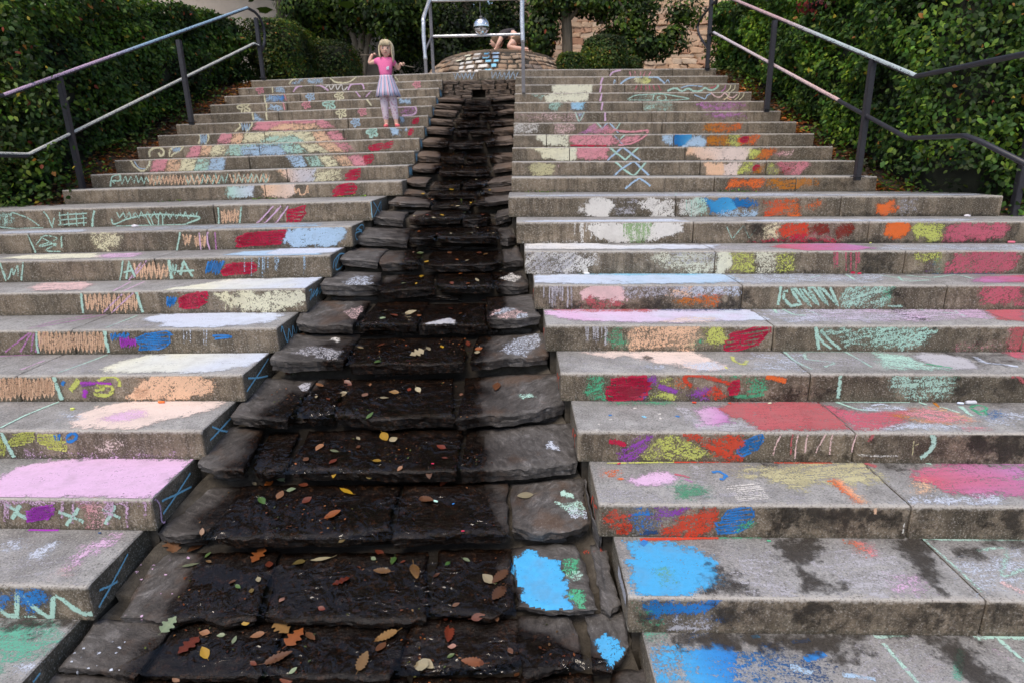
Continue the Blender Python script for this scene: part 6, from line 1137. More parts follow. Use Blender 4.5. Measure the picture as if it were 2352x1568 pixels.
# ---- R4
fill('K', [(1180, 505), (1280, 515), (1420, 620), (1620, 600), (1800, 640), (1900, 692), (1380, 692), (1280, 600)], 'GY', .62, f=('R', 4, 't'), rag=.03); fill('K', [(1375, 540), (1450, 512), (1550, 510), (1640, 590), (1660, 635), (1520, 665), (1380, 660), (1450, 610)], 'LP', .92, c2='LI', f=('R', 4, 't')); fill('K', [(1560, 520), (1700, 480), (2260, 465), (2300, 692), (1930, 695), (1780, 610), (1660, 590)], 'DR', .76, f=('R', 4, 't'), rag=.03, st=(5, .2)); fill('K', [(630, 470), (880, 468), (1150, 466), (1150, 478), (630, 482)], 'GR', .5, f=('R', 4, 't'))
for x, y, c, w_ in ((645, 575, 'BL', .02), (850, 518, 'W', .016), (1210, 585, 'BL', .022), (1060, 565, 'W', .02), (1070, 605, 'W', .02), (650, 612, 'W', .016), (930, 590, 'LC', .03), (560, 650, 'W', .016), (535, 695, 'W', .024)): line('K', [(x-12, y+3), (x+12, y-3)], c, w_, .75, ('R', 4, 't'))
fill('Q', [(-20, 480), (530, 460), (700, 560), (805, 685), (0, 690)], 'DR', .76, f=('R', 4, 't'), st=(5, .2)); fill('Q', [(570, 500), (780, 540), (1150, 540), (1300, 520), (1250, 640), (1050, 690), (830, 690)], 'RS', .7, c2='DR', f=('R', 4, 't'), st=(5, .2)); fill('Q', [(1120, 580), (1300, 520), (1480, 505), (1700, 560), (1840, 610), (1700, 660), (1400, 650)], 'OC', .55, c2='P', f=('R', 4, 't')); fill('Q', [(1200, 560), (1450, 515), (1650, 560), (1800, 620), (1500, 640)], 'PK', .5, f=('R', 4, 't')); fill('Q', [(1050, 690), (1120, 668), (1400, 640), (1700, 670), (1650, 690)], 'BW', .6, f=('R', 4, 't'), rag=.03); line('Q', [(645, 458), (760, 500), (860, 528), (1000, 535)], 'MT', .020, .75, ('R', 4, 't')); line('Q', [(660, 455), (900, 450), (1250, 448)], 'MT', .02, .8, ('R', 4, 't')); line('Q', [(950, 495), (1050, 485), (1100, 495)], 'BW', .02, .7, ('R', 4, 't')); fill('Q', (880, 1250, 495, 535), 'BW', .42, f=('R', 4, 't')); line('Q', [(1355, 465), (1420, 490)], 'MT', .018, .75, ('R', 4, 't')); line('Q', [(1480, 458), (1520, 500), (1600, 525)], 'OC', .018, .8, ('R', 4, 't')); line('Q', [(1530, 505), (1600, 520), (1700, 555)], 'MT', .016, .75, ('R', 4, 't')); line('Q', [(1710, 500), (1760, 550), (1810, 580)], 'MT', .024, .75, ('R', 4, 't')); line('Q', [(1780, 510), (1850, 490), (1925, 515), (1870, 545), (1800, 520), (1900, 580), (1920, 540)], 'GR', .016, .7, ('R', 4, 't')); fill('Q', [(1860, 600), (2000, 550), (2240, 540), (2240, 680), (1950, 660)], 'BW', .45, f=('R', 4, 't'), rag=.05); fill('Q', (1900, 2060, 540, 610), 'TB', .35, f=('R', 4, 't')); damp('Q', [(560, 455), (2240, 450), (2240, 500), (1300, 475), (700, 520)], .45, ('R', 4, 't')); fill('Q', (1750, 1910, 680, 692), 'PK', .6, f=('R', 4, 't'))
line('K', [(635, 785), (700, 798), (780, 818)], 'RD', .026, .8); fill('K', [(725, 890), (800, 850), (850, 760), (980, 738), (960, 830), (900, 890), (880, 955), (740, 945)], 'VI', .58, st=(30, .3)); fill('K', [(890, 940), (930, 870), (1000, 790), (1080, 748), (1200, 752), (1320, 800), (1500, 910), (1360, 930), (1100, 935)], 'YG', .62, st=(-25, .3)); fill('K', [(1265, 735), (1400, 750), (1500, 770), (1600, 735), (1725, 745), (1745, 830), (1690, 880), (1715, 950), (1600, 945), (1500, 880), (1380, 800)], 'RO', .76, st=(-20, .25)); hz('K', 1712, 1940, 755, 880, 7, 'BL', .024, .8, .9)
for a, b, ye in ((205, 130, 910), (300, 278, 900), (345, 315, 935), (425, 400, 885), (582, 490, 885), (632, 605, 900), (838, 790, 880)): line('Q', [(a, 722), ((a+b)/2-4, 800), (b, ye)], 'SK' if a != 300 else 'DR', .008, .75, None, 'paint_drip')
line('Q', [(955, 715), (960, 750), (940, 795)], 'DR', .02, .6); line('Q', [(1455, 700), (1480, 770), (1465, 840), (1420, 895), (1365, 925)], 'MT', .024, .85); line('Q', [(1310, 785), (1300, 905)], 'MY', .006, .7); line('Q', [(1300, 830), (1355, 810)], 'MY', .006, .7); damp('Q', [(1740, 720), (2240, 700), (2240, 935), (1780, 930), (1790, 800)], .85); damp('Q', [(250, 910), (420, 885), (700, 880), (780, 940), (300, 948)], .72); line('Q', [(850, 900), (1000, 912), (1180, 915)], 'W', .012, .5)
# ---- R3
fill('K', (600, 710, 1040, 1078), 'OR', .48, f=('R', 3, 't')); line('K', [(710, 1115), (760, 1108)], 'OR', .02, .6, ('R', 3, 't')); fill('K', [(795, 1125), (900, 1095), (1060, 1058), (1190, 1085), (1200, 1120), (1130, 1148), (880, 1148)], 'LP', .92, c2='LP', f=('R', 3, 't')); line('K', [(1185, 1070), (1260, 1085), (1315, 1100)], 'RS', .016, .75, ('R', 3, 't')); line('K', [(1270, 1110), (1335, 1138)], 'LI', .016, .75, ('R', 3, 't')); fill('K', [(1125, 1165), (1220, 1140), (1380, 1140), (1475, 1210), (1440, 1255), (1320, 1290), (1220, 1280), (1190, 1220)], 'GR', .52, f=('R', 3, 't'), st=(20, .3)); fill('K', [(1340, 1000), (1480, 985), (1440, 1060), (1400, 1140), (1350, 1090)], 'GY', .5, f=('R', 3, 't')); line('K', [(1500, 1055), (1560, 1050), (1615, 1085), (1590, 1112), (1565, 1108)], 'BL', .020, .75, ('R', 3, 't'))
for i in range(9): y = 1165+i*15; line('K', [(1610+i*14, y+12), (1760+i*12, y), (1900+i*10, y-16)], 'W', .011, .6, ('R', 3, 't'))
fill('K', (420, 2240, 1200, 1320), 'GY', .30, f=('R', 3, 't'), rag=.06); fill('K', [(1700, 1060), (1900, 1010), (2260, 990), (2260, 1200), (2050, 1170), (1900, 1110)], 'MY', .48, f=('R', 3, 't'), st=(8, .35), rag=.05); line('K', [(620, 978), (1180, 972)], 'YG', .014, .7, ('R', 3, 't')); line('K', [(1180, 972), (1650, 968)], 'RO', .014, .7, ('R', 3, 't'))
fill('Q', [(60, 1000), (400, 965), (860, 960), (1080, 1120), (800, 1150), (400, 1170), (150, 1120)], 'MY', .55, f=('R', 3, 't'), st=(8, .3), rag=.05); fill('Q', [(640, 1132), (700, 1128), (780, 1190), (900, 1290), (830, 1290), (720, 1210)], 'OR', .9, c2='P', f=('R', 3, 't')); fill('Q', [(1300, 1130), (1330, 1020), (1500, 995), (1900, 985), (2260, 985), (2260, 1250), (1800, 1262), (1640, 1250), (1500, 1180)], 'RS', .74, c2='LI', f=('R', 3, 't'), rag=.05, st=(6, .25)); fill('Q', [(1280, 1130), (1400, 1080), (1500, 1200), (1450, 1260), (1300, 1230)], 'P', .36, f=('R', 3, 't'), rag=.05); fill('Q', [(1180, 1318), (1300, 1280), (1600, 1262), (2000, 1260), (2060, 1300), (1900, 1322)], 'BW', .55, f=('R', 3, 't'), rag=.03); damp('Q', [(0, 965), (250, 975), (60, 1060), (0, 1070)], .55, ('R', 3, 't')); damp('Q', [(880, 955), (2240, 950), (2240, 980), (1400, 1000), (1300, 1080), (1060, 1040)], .55, ('R', 3, 't')); line('Q', [(130, 962), (600, 952)], 'RO', .018, .8, ('R', 3, 't')); line('Q', [(905, 975), (1000, 1010)], 'DR', .03, .7, ('R', 3, 't')); line('Q', [(1380, 958), (1460, 985)], 'MT', .022, .8, ('R', 3, 't'))
fill('K', [(588, 1440), (620, 1390), (700, 1370), (800, 1380), (830, 1410), (800, 1450), (820, 1500), (700, 1530), (600, 1500)], 'RO', .62, st=(10, .3)); hz('K', 700, 830, 1500, 1560, 4, 'RO', .024, .7); fill('K', [(825, 1400), (860, 1375), (1000, 1380), (1050, 1470), (1040, 1540), (870, 1540), (830, 1470)], 'BL', .56, st=(5, .35)); fill('K', [(1000, 1430), (1060, 1350), (1290, 1345), (1280, 1400), (1150, 1445)], 'VI', .58, st=(10, .3)); fill('K', [(1050, 1530), (1200, 1480), (1240, 1400), (1530, 1372), (1540, 1470), (1450, 1560), (1300, 1590), (1080, 1590)], 'RO', .76, st=(10, .25)); hz('K', 1530, 1850, 1355, 1550, 8, 'BL', .022, .8, .3); fill('K', [(1700, 1520), (1740, 1470), (1830, 1430), (1895, 1470), (1850, 1510), (1740, 1548)], 'GR', .62, st=(25, .3)); line('M', [(20, 158), (110, 150)], 'DB', .02, .8)
damp('Q', [(140, 1345), (380, 1340), (390, 1420), (300, 1480), (180, 1440)], .78); damp('Q', (410, 550, 1335, 1420), .8); damp('Q', [(660, 1400), (720, 1340), (1100, 1335), (1090, 1420), (1000, 1480), (880, 1450), (760, 1430)], .82); damp('Q', [(2050, 1350), (2240, 1320), (2240, 1560), (2080, 1540)], .85); line('Q', [(1000, 1320), (985, 1400)], 'P', .012, .7); line('Q', [(1230, 1470), (1215, 1560)], 'W', .008, .5); damp('M', [(820, 60), (1000, 50), (900, 165), (840, 165)], .75); damp('M', [(1280, 20), (1640, 40), (1600, 165), (1300, 172)], .55); damp('M', (730, 830, 120, 175), .6); damp('M', [(1640, 130), (2352, 100), (2352, 170), (1650, 172)], .5)
# ---- R2, R1
fill('M', [(-45, 235), (40, 215), (200, 240), (300, 280), (400, 320), (470, 350), (490, 420), (420, 480), (380, 520), (300, 548), (120, 552), (-30, 545), (-20, 400)], 'SB', .97, c2='SB', f=('R', 2, 't'), rag=.035); fill('M', [(100, 400), (160, 380), (220, 400), (220, 460), (140, 480)], 'TE', .34, f=('R', 2, 't')); line('M', [(0, 200), (250, 195), (480, 190)], 'RO', .02, .8, ('R', 2, 't')); line('M', [(480, 190), (740, 186)], 'GR', .018, .6, ('R', 2, 't')); line('M', [(5, 215), (40, 230)], 'BL', .04, .95, ('R', 2, 't')); fill('M', [(340, 545), (400, 528), (500, 540), (440, 556)], 'W', .6, f=('R', 2, 't'))
fill('M', [(1295, 225), (1400, 240), (1432, 270), (1410, 292), (1330, 268)], 'OR', .55, c2='PK', f=('R', 2, 't')); fill('M', [(560, 300), (800, 280), (850, 420), (1000, 540), (680, 545), (620, 420)], 'GY', .42, f=('R', 2, 't'), rag=.06); fill('M', [(1060, 350), (1250, 250), (1500, 280), (1700, 440), (1800, 540), (1250, 545), (1230, 450)], 'GY', .42, f=('R', 2, 't'), rag=.06); fill('M', (1560, 1700, 420, 530), 'LP', .33, f=('R', 2, 't')); fill('M', [(1920, 360), (2120, 280), (2400, 260), (2400, 540), (2110, 530)], 'BW', .4, f=('R', 2, 't'), rag=.06); line('M', [(1715, 180), (1900, 340), (2095, 520)], 'MT', .012, .6, ('R', 2, 't')); line('M', [(1720, 180), (1850, 170), (2352, 182)], 'MT', .018, .7, ('R', 2, 't')); line('M', [(2060, 270), (2240, 260), (2220, 420), (2352, 380)], 'MT', .02, .5, ('R', 2, 't')); line('M', [(2210, 460), (2352, 530)], 'SK', .03, .55, ('R', 2, 't'))
damp('M', [(800, 190), (1060, 188), (1080, 290), (1020, 350), (1090, 430), (1240, 480), (1120, 532), (1000, 512), (880, 340)], .85, ('R', 2, 't')); damp('M', [(1540, 190), (1720, 185), (1800, 330), (1890, 480), (1870, 535), (1720, 430), (1600, 290)], .78, ('R', 2, 't')); damp('M', [(440, 380), (560, 370), (640, 470), (660, 540), (390, 540)], .82, ('R', 2, 't')); damp('M', [(1880, 230), (2120, 220), (2130, 310), (1950, 320)], .6, ('R', 2, 't')); damp('M', [(2060, 185), (2352, 185), (2352, 250), (2150, 240)], .7, ('R', 2, 't')); damp('M', [(760, 188), (1560, 182), (1500, 215), (900, 215)], .5, ('R', 2, 't'))
fill('M', [(30, 590), (200, 580), (470, 585), (420, 640), (300, 665), (60, 660)], 'TB', .85, rag=.03, c2='BL'); fill('M', [(350, 690), (440, 670), (560, 680), (500, 712)], 'BL', .62); fill('M', (200, 430, 690, 760), 'GY', .4, st=(3, .35)); fill('M', [(-20, 610), (60, 600), (150, 680), (100, 755), (-20, 755)], 'GR', .36); damp('M', [(430, 600), (590, 580), (580, 680), (520, 720), (430, 700)], .85); damp('M', [(975, 600), (1060, 570), (1180, 580), (1170, 640), (1080, 695), (1000, 670)], .85); damp('M', [(1765, 620), (1830, 570), (1955, 575), (1900, 680), (1830, 750), (1770, 740)], .85); damp('M', [(0, 660), (130, 690), (80, 760), (0, 760)], .6); damp('M', (560, 980, 725, 760), .42); damp('M', (2100, 2400, 570, 750), .42)
fill('M', [(40, 920), (100, 880), (200, 870), (215, 1000), (200, 1120), (70, 1120)], 'SB', .62, f=('R', 1, 't'), rag=.03); fill('M', [(210, 920), (330, 870), (460, 855), (560, 880), (610, 950), (600, 1120), (300, 1120), (310, 1010)], 'SB', .88, c2='BL', f=('R', 1, 't'), rag=.04); fill('M', [(560, 880), (760, 870), (960, 890), (1100, 950), (1230, 1010), (1260, 1120), (600, 1120)], 'TB', .42, c2='DB', f=('R', 1, 't'), rag=.06); line('M', [(1005, 932), (1070, 915), (1130, 895)], 'BL', .03, .85, ('R', 1, 't')); line('M', [(930, 830), (1040, 815)], 'BL', .02, .7, ('R', 1, 't')); line('M', [(920, 980), (1000, 1000), (1050, 1025)], 'LB', .03, .6, ('R', 1, 't')); line('M', [(1240, 1030), (1440, 1055)], 'LB', .02, .7, ('R', 1, 't')); line('M', [(700, 785), (715, 805)], 'SB', .03, .9, ('R', 1, 't')); fill('M', (290, 440, 775, 800), 'TB', .5, f=('R', 1, 't')); fill('M', [(0, 772), (120, 770), (100, 800), (0, 800)], 'TE', .6, f=('R', 1, 't'))
damp('M', [(250, 770), (1750, 765), (1700, 790), (1280, 800), (1290, 900), (1230, 930), (1000, 880), (560, 860), (240, 850)], .85, ('R', 1, 't')); damp('M', [(1740, 775), (1960, 775), (2060, 900), (2200, 1120), (2000, 1120), (1880, 900)], .85, ('R', 1, 't')); damp('M', (1290, 1370, 830, 885), .7, ('R', 1, 't')); line('M', [(1490, 835), (1590, 950), (1720, 1100)], 'MT', .016, .7, ('R', 1, 't')); line('M', [(1435, 795), (1540, 790), (1620, 755)], 'MT', .016, .7, ('R', 1, 't')); line('M', [(2020, 772), (2352, 772)], 'MT', .03, .75, ('R', 1, 't')); line('M', [(2165, 785), (2250, 860), (2360, 950)], 'MT', .020, .7, ('R', 1, 't')); line('M', [(1960, 870), (1940, 1060)], 'TE', .03, .6, ('R', 1, 't')); fill('M', [(1760, 960), (1820, 980), (1800, 1020), (1770, 1000)], 'OR', .35, f=('R', 1, 't')); fill('M', [(1300, 840), (1750, 800), (1880, 1000), (1980, 1120), (1320, 1120)], 'GY', .26, f=('R', 1, 't'), rag=.06); fill('M', (2180, 2260, 890, 920), 'LP', .3, f=('R', 1, 't'))
# red-orange strokes down the channel-side ends of the right-hand blocks, pale paint on the second
for k in (3, 4, 5, 6, 7):
    fe = ('R', k, 'e'); e = ext(fe); ribbon(fe, [(e[0]+.01, e[3]-.02), (.10, .09), (.06, .05), (.16, .10), (.22, .03)], 'RO', .014, .9, 'chalk_scribble', True)
fe = ('R', 2, 'e'); e = ext(fe); ribbon(fe, [(e[0]+.02, e[3]-.03), (.12, e[3]-.03), (.22, e[3]-.035)], 'GY', .05, .95, 'chalk_line', False)

# grime and damp on the lower risers
for z, b, c in (('M', (600, 2340, 575, 755), .52), ('M', (820, 2340, 5, 170), .5), ('Q', (900, 2240, 700, 940), .46), ('Q', (450, 1090, 215, 440), .44), ('K', (230, 420, 240, 455), .38), ('H', (1200, 1890, 840, 1025), .42), ('H', (220, 560, 1175, 1370), .42), ('H', (1540, 2140, 1180, 1370), .42), ('K', (380, 720, 735, 965), .4), ('K', (540, 600, 1350, 1568), .4), ('G', (220, 600, 900, 1020), .42), ('G', (320, 780, 1160, 1360), .42)): fill(z, b, 'DB', c, .06, None, .06, None, None, M_DAMP, 'damp_stain')
# ------------------------------------------------------------------ painted cascade stones, fallen leaves, litter
_V = []; _F = []
for o in list(CASC.children):
    if o.type != 'MESH': continue
    b = len(_V); _V += [v.co.copy() for v in o.data.vertices]; _F += [tuple(b+i for i in p.vertices) for p in o.data.polygons]
BVH = BVHTree.FromPolygons(_V, _F)
def drop_hit(u, v):
    h = BVH.ray_cast(CAM, ray(u, v)); return h[0], h[1], h[2]
_own = []
for o in list(CASC.children):
    if o.type == 'MESH': _own += [o]*len(o.data.polygons)
# ------------------------------------------------------------------ running water: a thin film following the slabs, falling over the lips
V = []; F = []
for i in range(len(RY)):
    y0, z0, y1, zb, rise = row_geo(i); yn = RY[i+1] if i+1 < len(RY) else y1
    x0, x1 = WX[i][0]+.01, WX[i][1]-.01; x0b, x1b = (WX[i+1][0]+.01, WX[i+1][1]-.01) if i+1 < len(RY) else (x0, x1)
    NC = max(10, int((x1-x0)/.022)); NR = max(5, int((yn+.05-y0)/.022)); cxm = (xl(y0)+xr(y0))/2; wd = max(.3, xr(y0)-xl(y0)); Z = np.zeros((NR+1, NC+1)); XY = {}
    for r in range(NR+1):
        t = r/NR
        for c_ in range(NC+1):
            s_ = c_/NC; x = (x0*(1-t)+x0b*t)*(1-s_)+(x1*(1-t)+x1b*t)*s_; x += .03*nz(s_*3, y0+t, 2)*(abs(s_-.5)*2)**4
            y = y0+.004+(yn-.045-y0)*t+.10*((x-cxm)/wd)**2*(1-t*.3); h = BVH.ray_cast(Vector((x, y, z0+.14)), Vector((0, 0, -1)), .3)
            zr_ = h[0].z if h[0] is not None else z0; lo_ = z0+(zb-z0)*t; Z[r, c_] = min(max(zr_, lo_-.012), lo_+.022); XY[r, c_] = (x, y)
    for _ in range(2): Zp = np.pad(Z, 1, mode='edge'); Z = np.maximum(Z, (Zp[:-2, 1:-1]+Zp[2:, 1:-1]+Zp[1:-1, :-2]+Zp[1:-1, 2:]+Zp[1:-1, 1:-1])/5)
    base = len(V)
    for r in range(NR+1):
        for c_ in range(NC+1): x, y = XY[r, c_]; e = -.010 if c_ in (0, NC) else 0; V.append((x, y, Z[r, c_]+.0035+e))
    m = NC+1
    for r in range(NR):
        for c_ in range(NC):
            if max(Z[r:r+2, c_:c_+2].ravel())-min(Z[r:r+2, c_:c_+2].ravel()) > .022: continue
            F.append((base+r*m+c_, base+r*m+c_+1, base+(r+1)*m+c_+1, base+(r+1)*m+c_))
mesh_np('water', V, F, M_WATER, None, True, kind='structure')
def splash(z, pts, col, cov=.9, soft=.02, rag=.03, g=.008, c2=None):
    """paint or chalk lying on the uneven cascade stones"""
    SEED[0] += 1; sd = SEED[0]; uv = [zp(z, *p) for p in pts]
    cu, cv_ = sum(p[0] for p in uv)/len(uv), sum(p[1] for p in uv)/len(uv); c, n, fi = drop_hit(cu, cv_)
    if c is None: return
    poly = []
    for u, v in uv: P = hit(u, v, c, n); poly.append((P.x, P.y))
    ps = [p[0] for p in poly]; qs = [p[1] for p in poly]; m = rag*1.2
    X, Y = np.meshgrid(np.arange(min(ps)-m, max(ps)+m, g), np.arange(min(qs)-m, max(qs)+m, g))
    d = sdist(X, Y, poly)+rag*(.6*vnoise(X*26, Y*26, sd)+.5*vnoise(X*70, Y*70, sd+1)); t = np.clip((d+soft*.9)/(soft*1.5), 0, 1); cv = cov*t*t*(3-2*t)
    Z = np.full(X.shape, np.nan)
    for j in range(X.shape[0]):
        for i in range(X.shape[1]):
            if cv[j, i] > .02:
                h = BVH.ray_cast(Vector((X[j, i], Y[j, i], c.z+.12)), Vector((0, 0, -1)), .25)
                if h[0] is not None and h[1].z > .4 and abs(h[0].z-c.z) < .05: Z[j, i] = h[0].z+.0025
    V = []; ids = -np.ones(X.shape, int); C = []; a = []
    for j in range(X.shape[0]):
        for i in range(X.shape[1]):
            if not np.isnan(Z[j, i]): ids[j, i] = len(V); V.append((X[j, i], Y[j, i], Z[j, i])); a.append(cv[j, i]); C.append(tuple(CL[col] if c2 is None or vnoise(np.array([X[j, i]*20]), np.array([Y[j, i]*20]), sd)[0] < 0 else CL[c2])+(1,))
    F = [(ids[j, i], ids[j, i+1], ids[j+1, i+1], ids[j+1, i]) for j in range(X.shape[0]-1) for i in range(X.shape[1]-1) if min(ids[j, i], ids[j, i+1], ids[j+1, i+1], ids[j+1, i]) >= 0]
    if F: mesh_np('paint_splash', V, F, M_CHALK, _own[fi], False, attrs={'cov': a}, cols={'tint': C}, label='%s paint splash' % CC[col][0], kind='stuff')
splash('N', [(1000, 480), (1090, 440), (1110, 360), (1180, 370), (1190, 440), (1340, 480), (1420, 540), (1470, 700), (1460, 790), (1520, 860), (1400, 930), (1250, 955), (1150, 940), (1090, 830), (1090, 720), (1020, 650)], 'SB', 1.0, rag=.025)
splash('N', [(1420, 470), (1560, 460), (1570, 560), (1520, 620), (1430, 560)], 'GR', .5, rag=.03); splash('N', [(1440, 740), (1600, 740), (1620, 820), (1650, 950), (1600, 965), (1540, 880)], 'GR', .55, rag=.03); splash('N', [(1440, 590), (1600, 580), (1580, 640), (1480, 660)], 'MT', .45, rag=.03)
splash('N', [(1690, 1230), (1740, 1170), (1800, 1150), (1900, 1180), (1975, 1240), (1980, 1320), (1920, 1440), (1880, 1400), (1800, 1310)], 'SB', .8, rag=.03); splash('N', [(1660, 380), (1850, 365), (1850, 400), (1760, 400)], 'RO', .5)
splash('N', [(1440, 0), (1560, 10), (1660, 30), (1640, 100), (1520, 70)], 'BW', .5, rag=.025); splash('P', [(2190, 990), (2260, 995), (2260, 1025), (2200, 1010)], 'MT', .8); splash('P', [(2160, 1060), (2300, 1060), (2340, 1150), (2240, 1140)], 'MT', .5, rag=.03)
splash('F', [(1165, 1205), (1230, 1180), (1340, 1150), (1385, 1170), (1375, 1210), (1300, 1222), (1200, 1215)], 'BW', 1.0, rag=.012); splash('F', [(1640, 1120), (1760, 1080), (1900, 1120), (1940, 1170), (1700, 1170)], 'SK', .42, rag=.03, c2='BW'); splash('F', [(1690, 1400), (1850, 1300), (2000, 1260), (2010, 1340), (1900, 1440)], 'BW', .4, rag=.03); splash('F', [(1710, 870), (1800, 840), (1890, 870), (1820, 900)], 'W', .5, rag=.02); splash('F', [(560, 900), (650, 860), (780, 860), (760, 920), (640, 950)], 'BW', .42, rag=.03); splash('F', [(540, 1110), (680, 1080), (740, 1120), (700, 1190)], 'SK', .38, rag=.03); splash('F', [(430, 1290), (470, 1240), (560, 1270), (520, 1350)], 'W', .6, rag=.02); splash('F', [(190, 1420), (330, 1360), (560, 1400), (520, 1480)], 'GY', .42, rag=.03)
splash('P', [(2050, 660), (2110, 640), (2170, 670), (2160, 705), (2080, 690)], 'BW', .62, rag=.02); splash('P', [(1880, 330), (1960, 320), (2000, 340), (1920, 355)], 'MT', .5, rag=.02); splash('P', [(400, 270), (440, 230), (475, 225), (470, 275), (420, 290)], 'GY', .6)
for (x, y, r) in ((1210, 575, 14), (1240, 515, 6), (1465, 598, 11), (1345, 548, 7), (1500, 470, 6), (1355, 515, 8), (1660, 450, 16), (1420, 765, 7), (1520, 768, 6), (1390, 840, 7), (1320, 335, 8), (1370, 325, 7), (1250, 640, 6), (1160, 995, 9), (1105, 960, 8), (1260, 998, 7), (1130, 1080, 7), (930, 1045, 5), (890, 1190, 9), (985, 1190, 12), (1050, 1240, 22), (1020, 1290, 10), (870, 1290, 14), (740, 1250, 10), (790, 1450, 14), (910, 1480, 18), (980, 1440, 11), (630, 1365, 9), (520, 1355, 8), (680, 1420, 8), (1050, 1440, 8), (820, 1380, 8), (720, 1330, 7), (1000, 1100, 6), (660, 1290, 5), (850, 1400, 6), (960, 1260, 6), (1100, 1190, 8)):
    splash('J', [(x+r*math.cos(a)*1.1, y+.55*r*math.sin(a)) for a in np.linspace(0, 5.5, 7)], 'BW' if y > 1100 else 'LP', .72, .006, .004, .004)
# leaves
def fallen_mat():
    t = NT('fallen_leaf'); oc = t.n('ShaderNodeObjectInfo').outputs['Color']; p = t.n('ShaderNodeTexCoord').outputs['Object']
    a = t.noise(90, 4, .6, p); c = t.mix(t.math('MULTIPLY', t.smooth(a, .5, .75), .45), oc, t.mix(1.0, oc, (.45, .32, .25), 'MULTIPLY'))
    vein = t.attr('vein'); c = t.mix(t.math('MULTIPLY', vein, .35), c, t.mix(1.0, oc, (1.35, 1.3, 1.2), 'MULTIPLY'))
    return t.set(c, .38, t.bump(a, .3, .002), Specular_IOR_Level=.5)
M_FALL = fallen_mat()
def leaf_outline(kind, rr):
    n = 15; out = []
    for i in range(n):
        t = i/(n-1)
        if kind == 'oval': w_ = .27*math.sin(math.pi*t**.85)**.8
        elif kind == 'narrow': w_ = .15*math.sin(math.pi*t**.9)
        elif kind == 'toothed': w_ = .21*math.sin(math.pi*t**.8)**.7*(1+.16*((i % 2)*2-1))
        else: w_ = .30*math.sin(math.pi*t**.75)**.65*(1+.34*((i//2 % 2)*2-1)*math.sin(math.pi*t))
        out.append((t-.5, max(.004, w_*(1+rr.uniform(-.08, .08)))))
    return out
def leaf_mesh(kind, seed):
    rr = random.Random(seed); o = leaf_outline(kind, rr); V = []; vein = []; cu = rr.uniform(.1, .5); tw = rr.uniform(-.5, .5); cc = rr.uniform(.15, .6)
    for (x, w_) in o:
        for s_ in (-1, -.5, 0, .5, 1):
            y = w_*s_; z = cu*.35*(x*x)+cc*abs(y)*.55+tw*x*y+.02*nz(x*9, y*9, seed)
            V.append((x, y, z)); vein.append(1.0 if s_ == 0 else 0.0)
    F = []
    for i in range(len(o)-1):
        for j in range(4): F.append((i*5+j, i*5+j+1, (i+1)*5+j+1, (i+1)*5+j))
    b = len(V); V += [(-.5, .012, .09*cu), (-.5, -.012, .09*cu), (-.72, .008, .1+cu*.1), (-.72, -.008, .1+cu*.1)]; vein += [1]*4; F.append((b, b+2, b+3, b+1))
    me = bpy.data.meshes.new('fallen_leaf'); zmin = min(v[2] for v in V); me.from_pydata([(x, y, z-zmin) for x, y, z in V], [], F); at_ = me.attributes.new('vein', 'FLOAT', 'POINT'); at_.data.foreach_set('value', vein); me.materials.append(M_FALL); me.polygons.foreach_set('use_smooth', [True]*len(me.polygons)); return me
LM = {k: [leaf_mesh(k, i*7+len(k)) for i in range(4)] for k in ('oval', 'narrow', 'toothed', 'lobed')}
LCOL = {'pale': ('pale cream', (205, 195, 160)), 'yel': ('bright yellow', (222, 176, 40)), 'org': ('orange', (196, 104, 36)), 'red': ('rusty red', (140, 52, 30)), 'brn': ('brown', (120, 72, 44)), 'tan': ('tan', (178, 138, 84)), 'pch': ('peach brown', (196, 138, 98)), 'grn': ('green', (66, 118, 52)), 'ppg': ('pale green', (150, 172, 136)), 'pnk': ('pinkish', (186, 140, 124)), 'olv': ('olive', (132, 118, 62))}
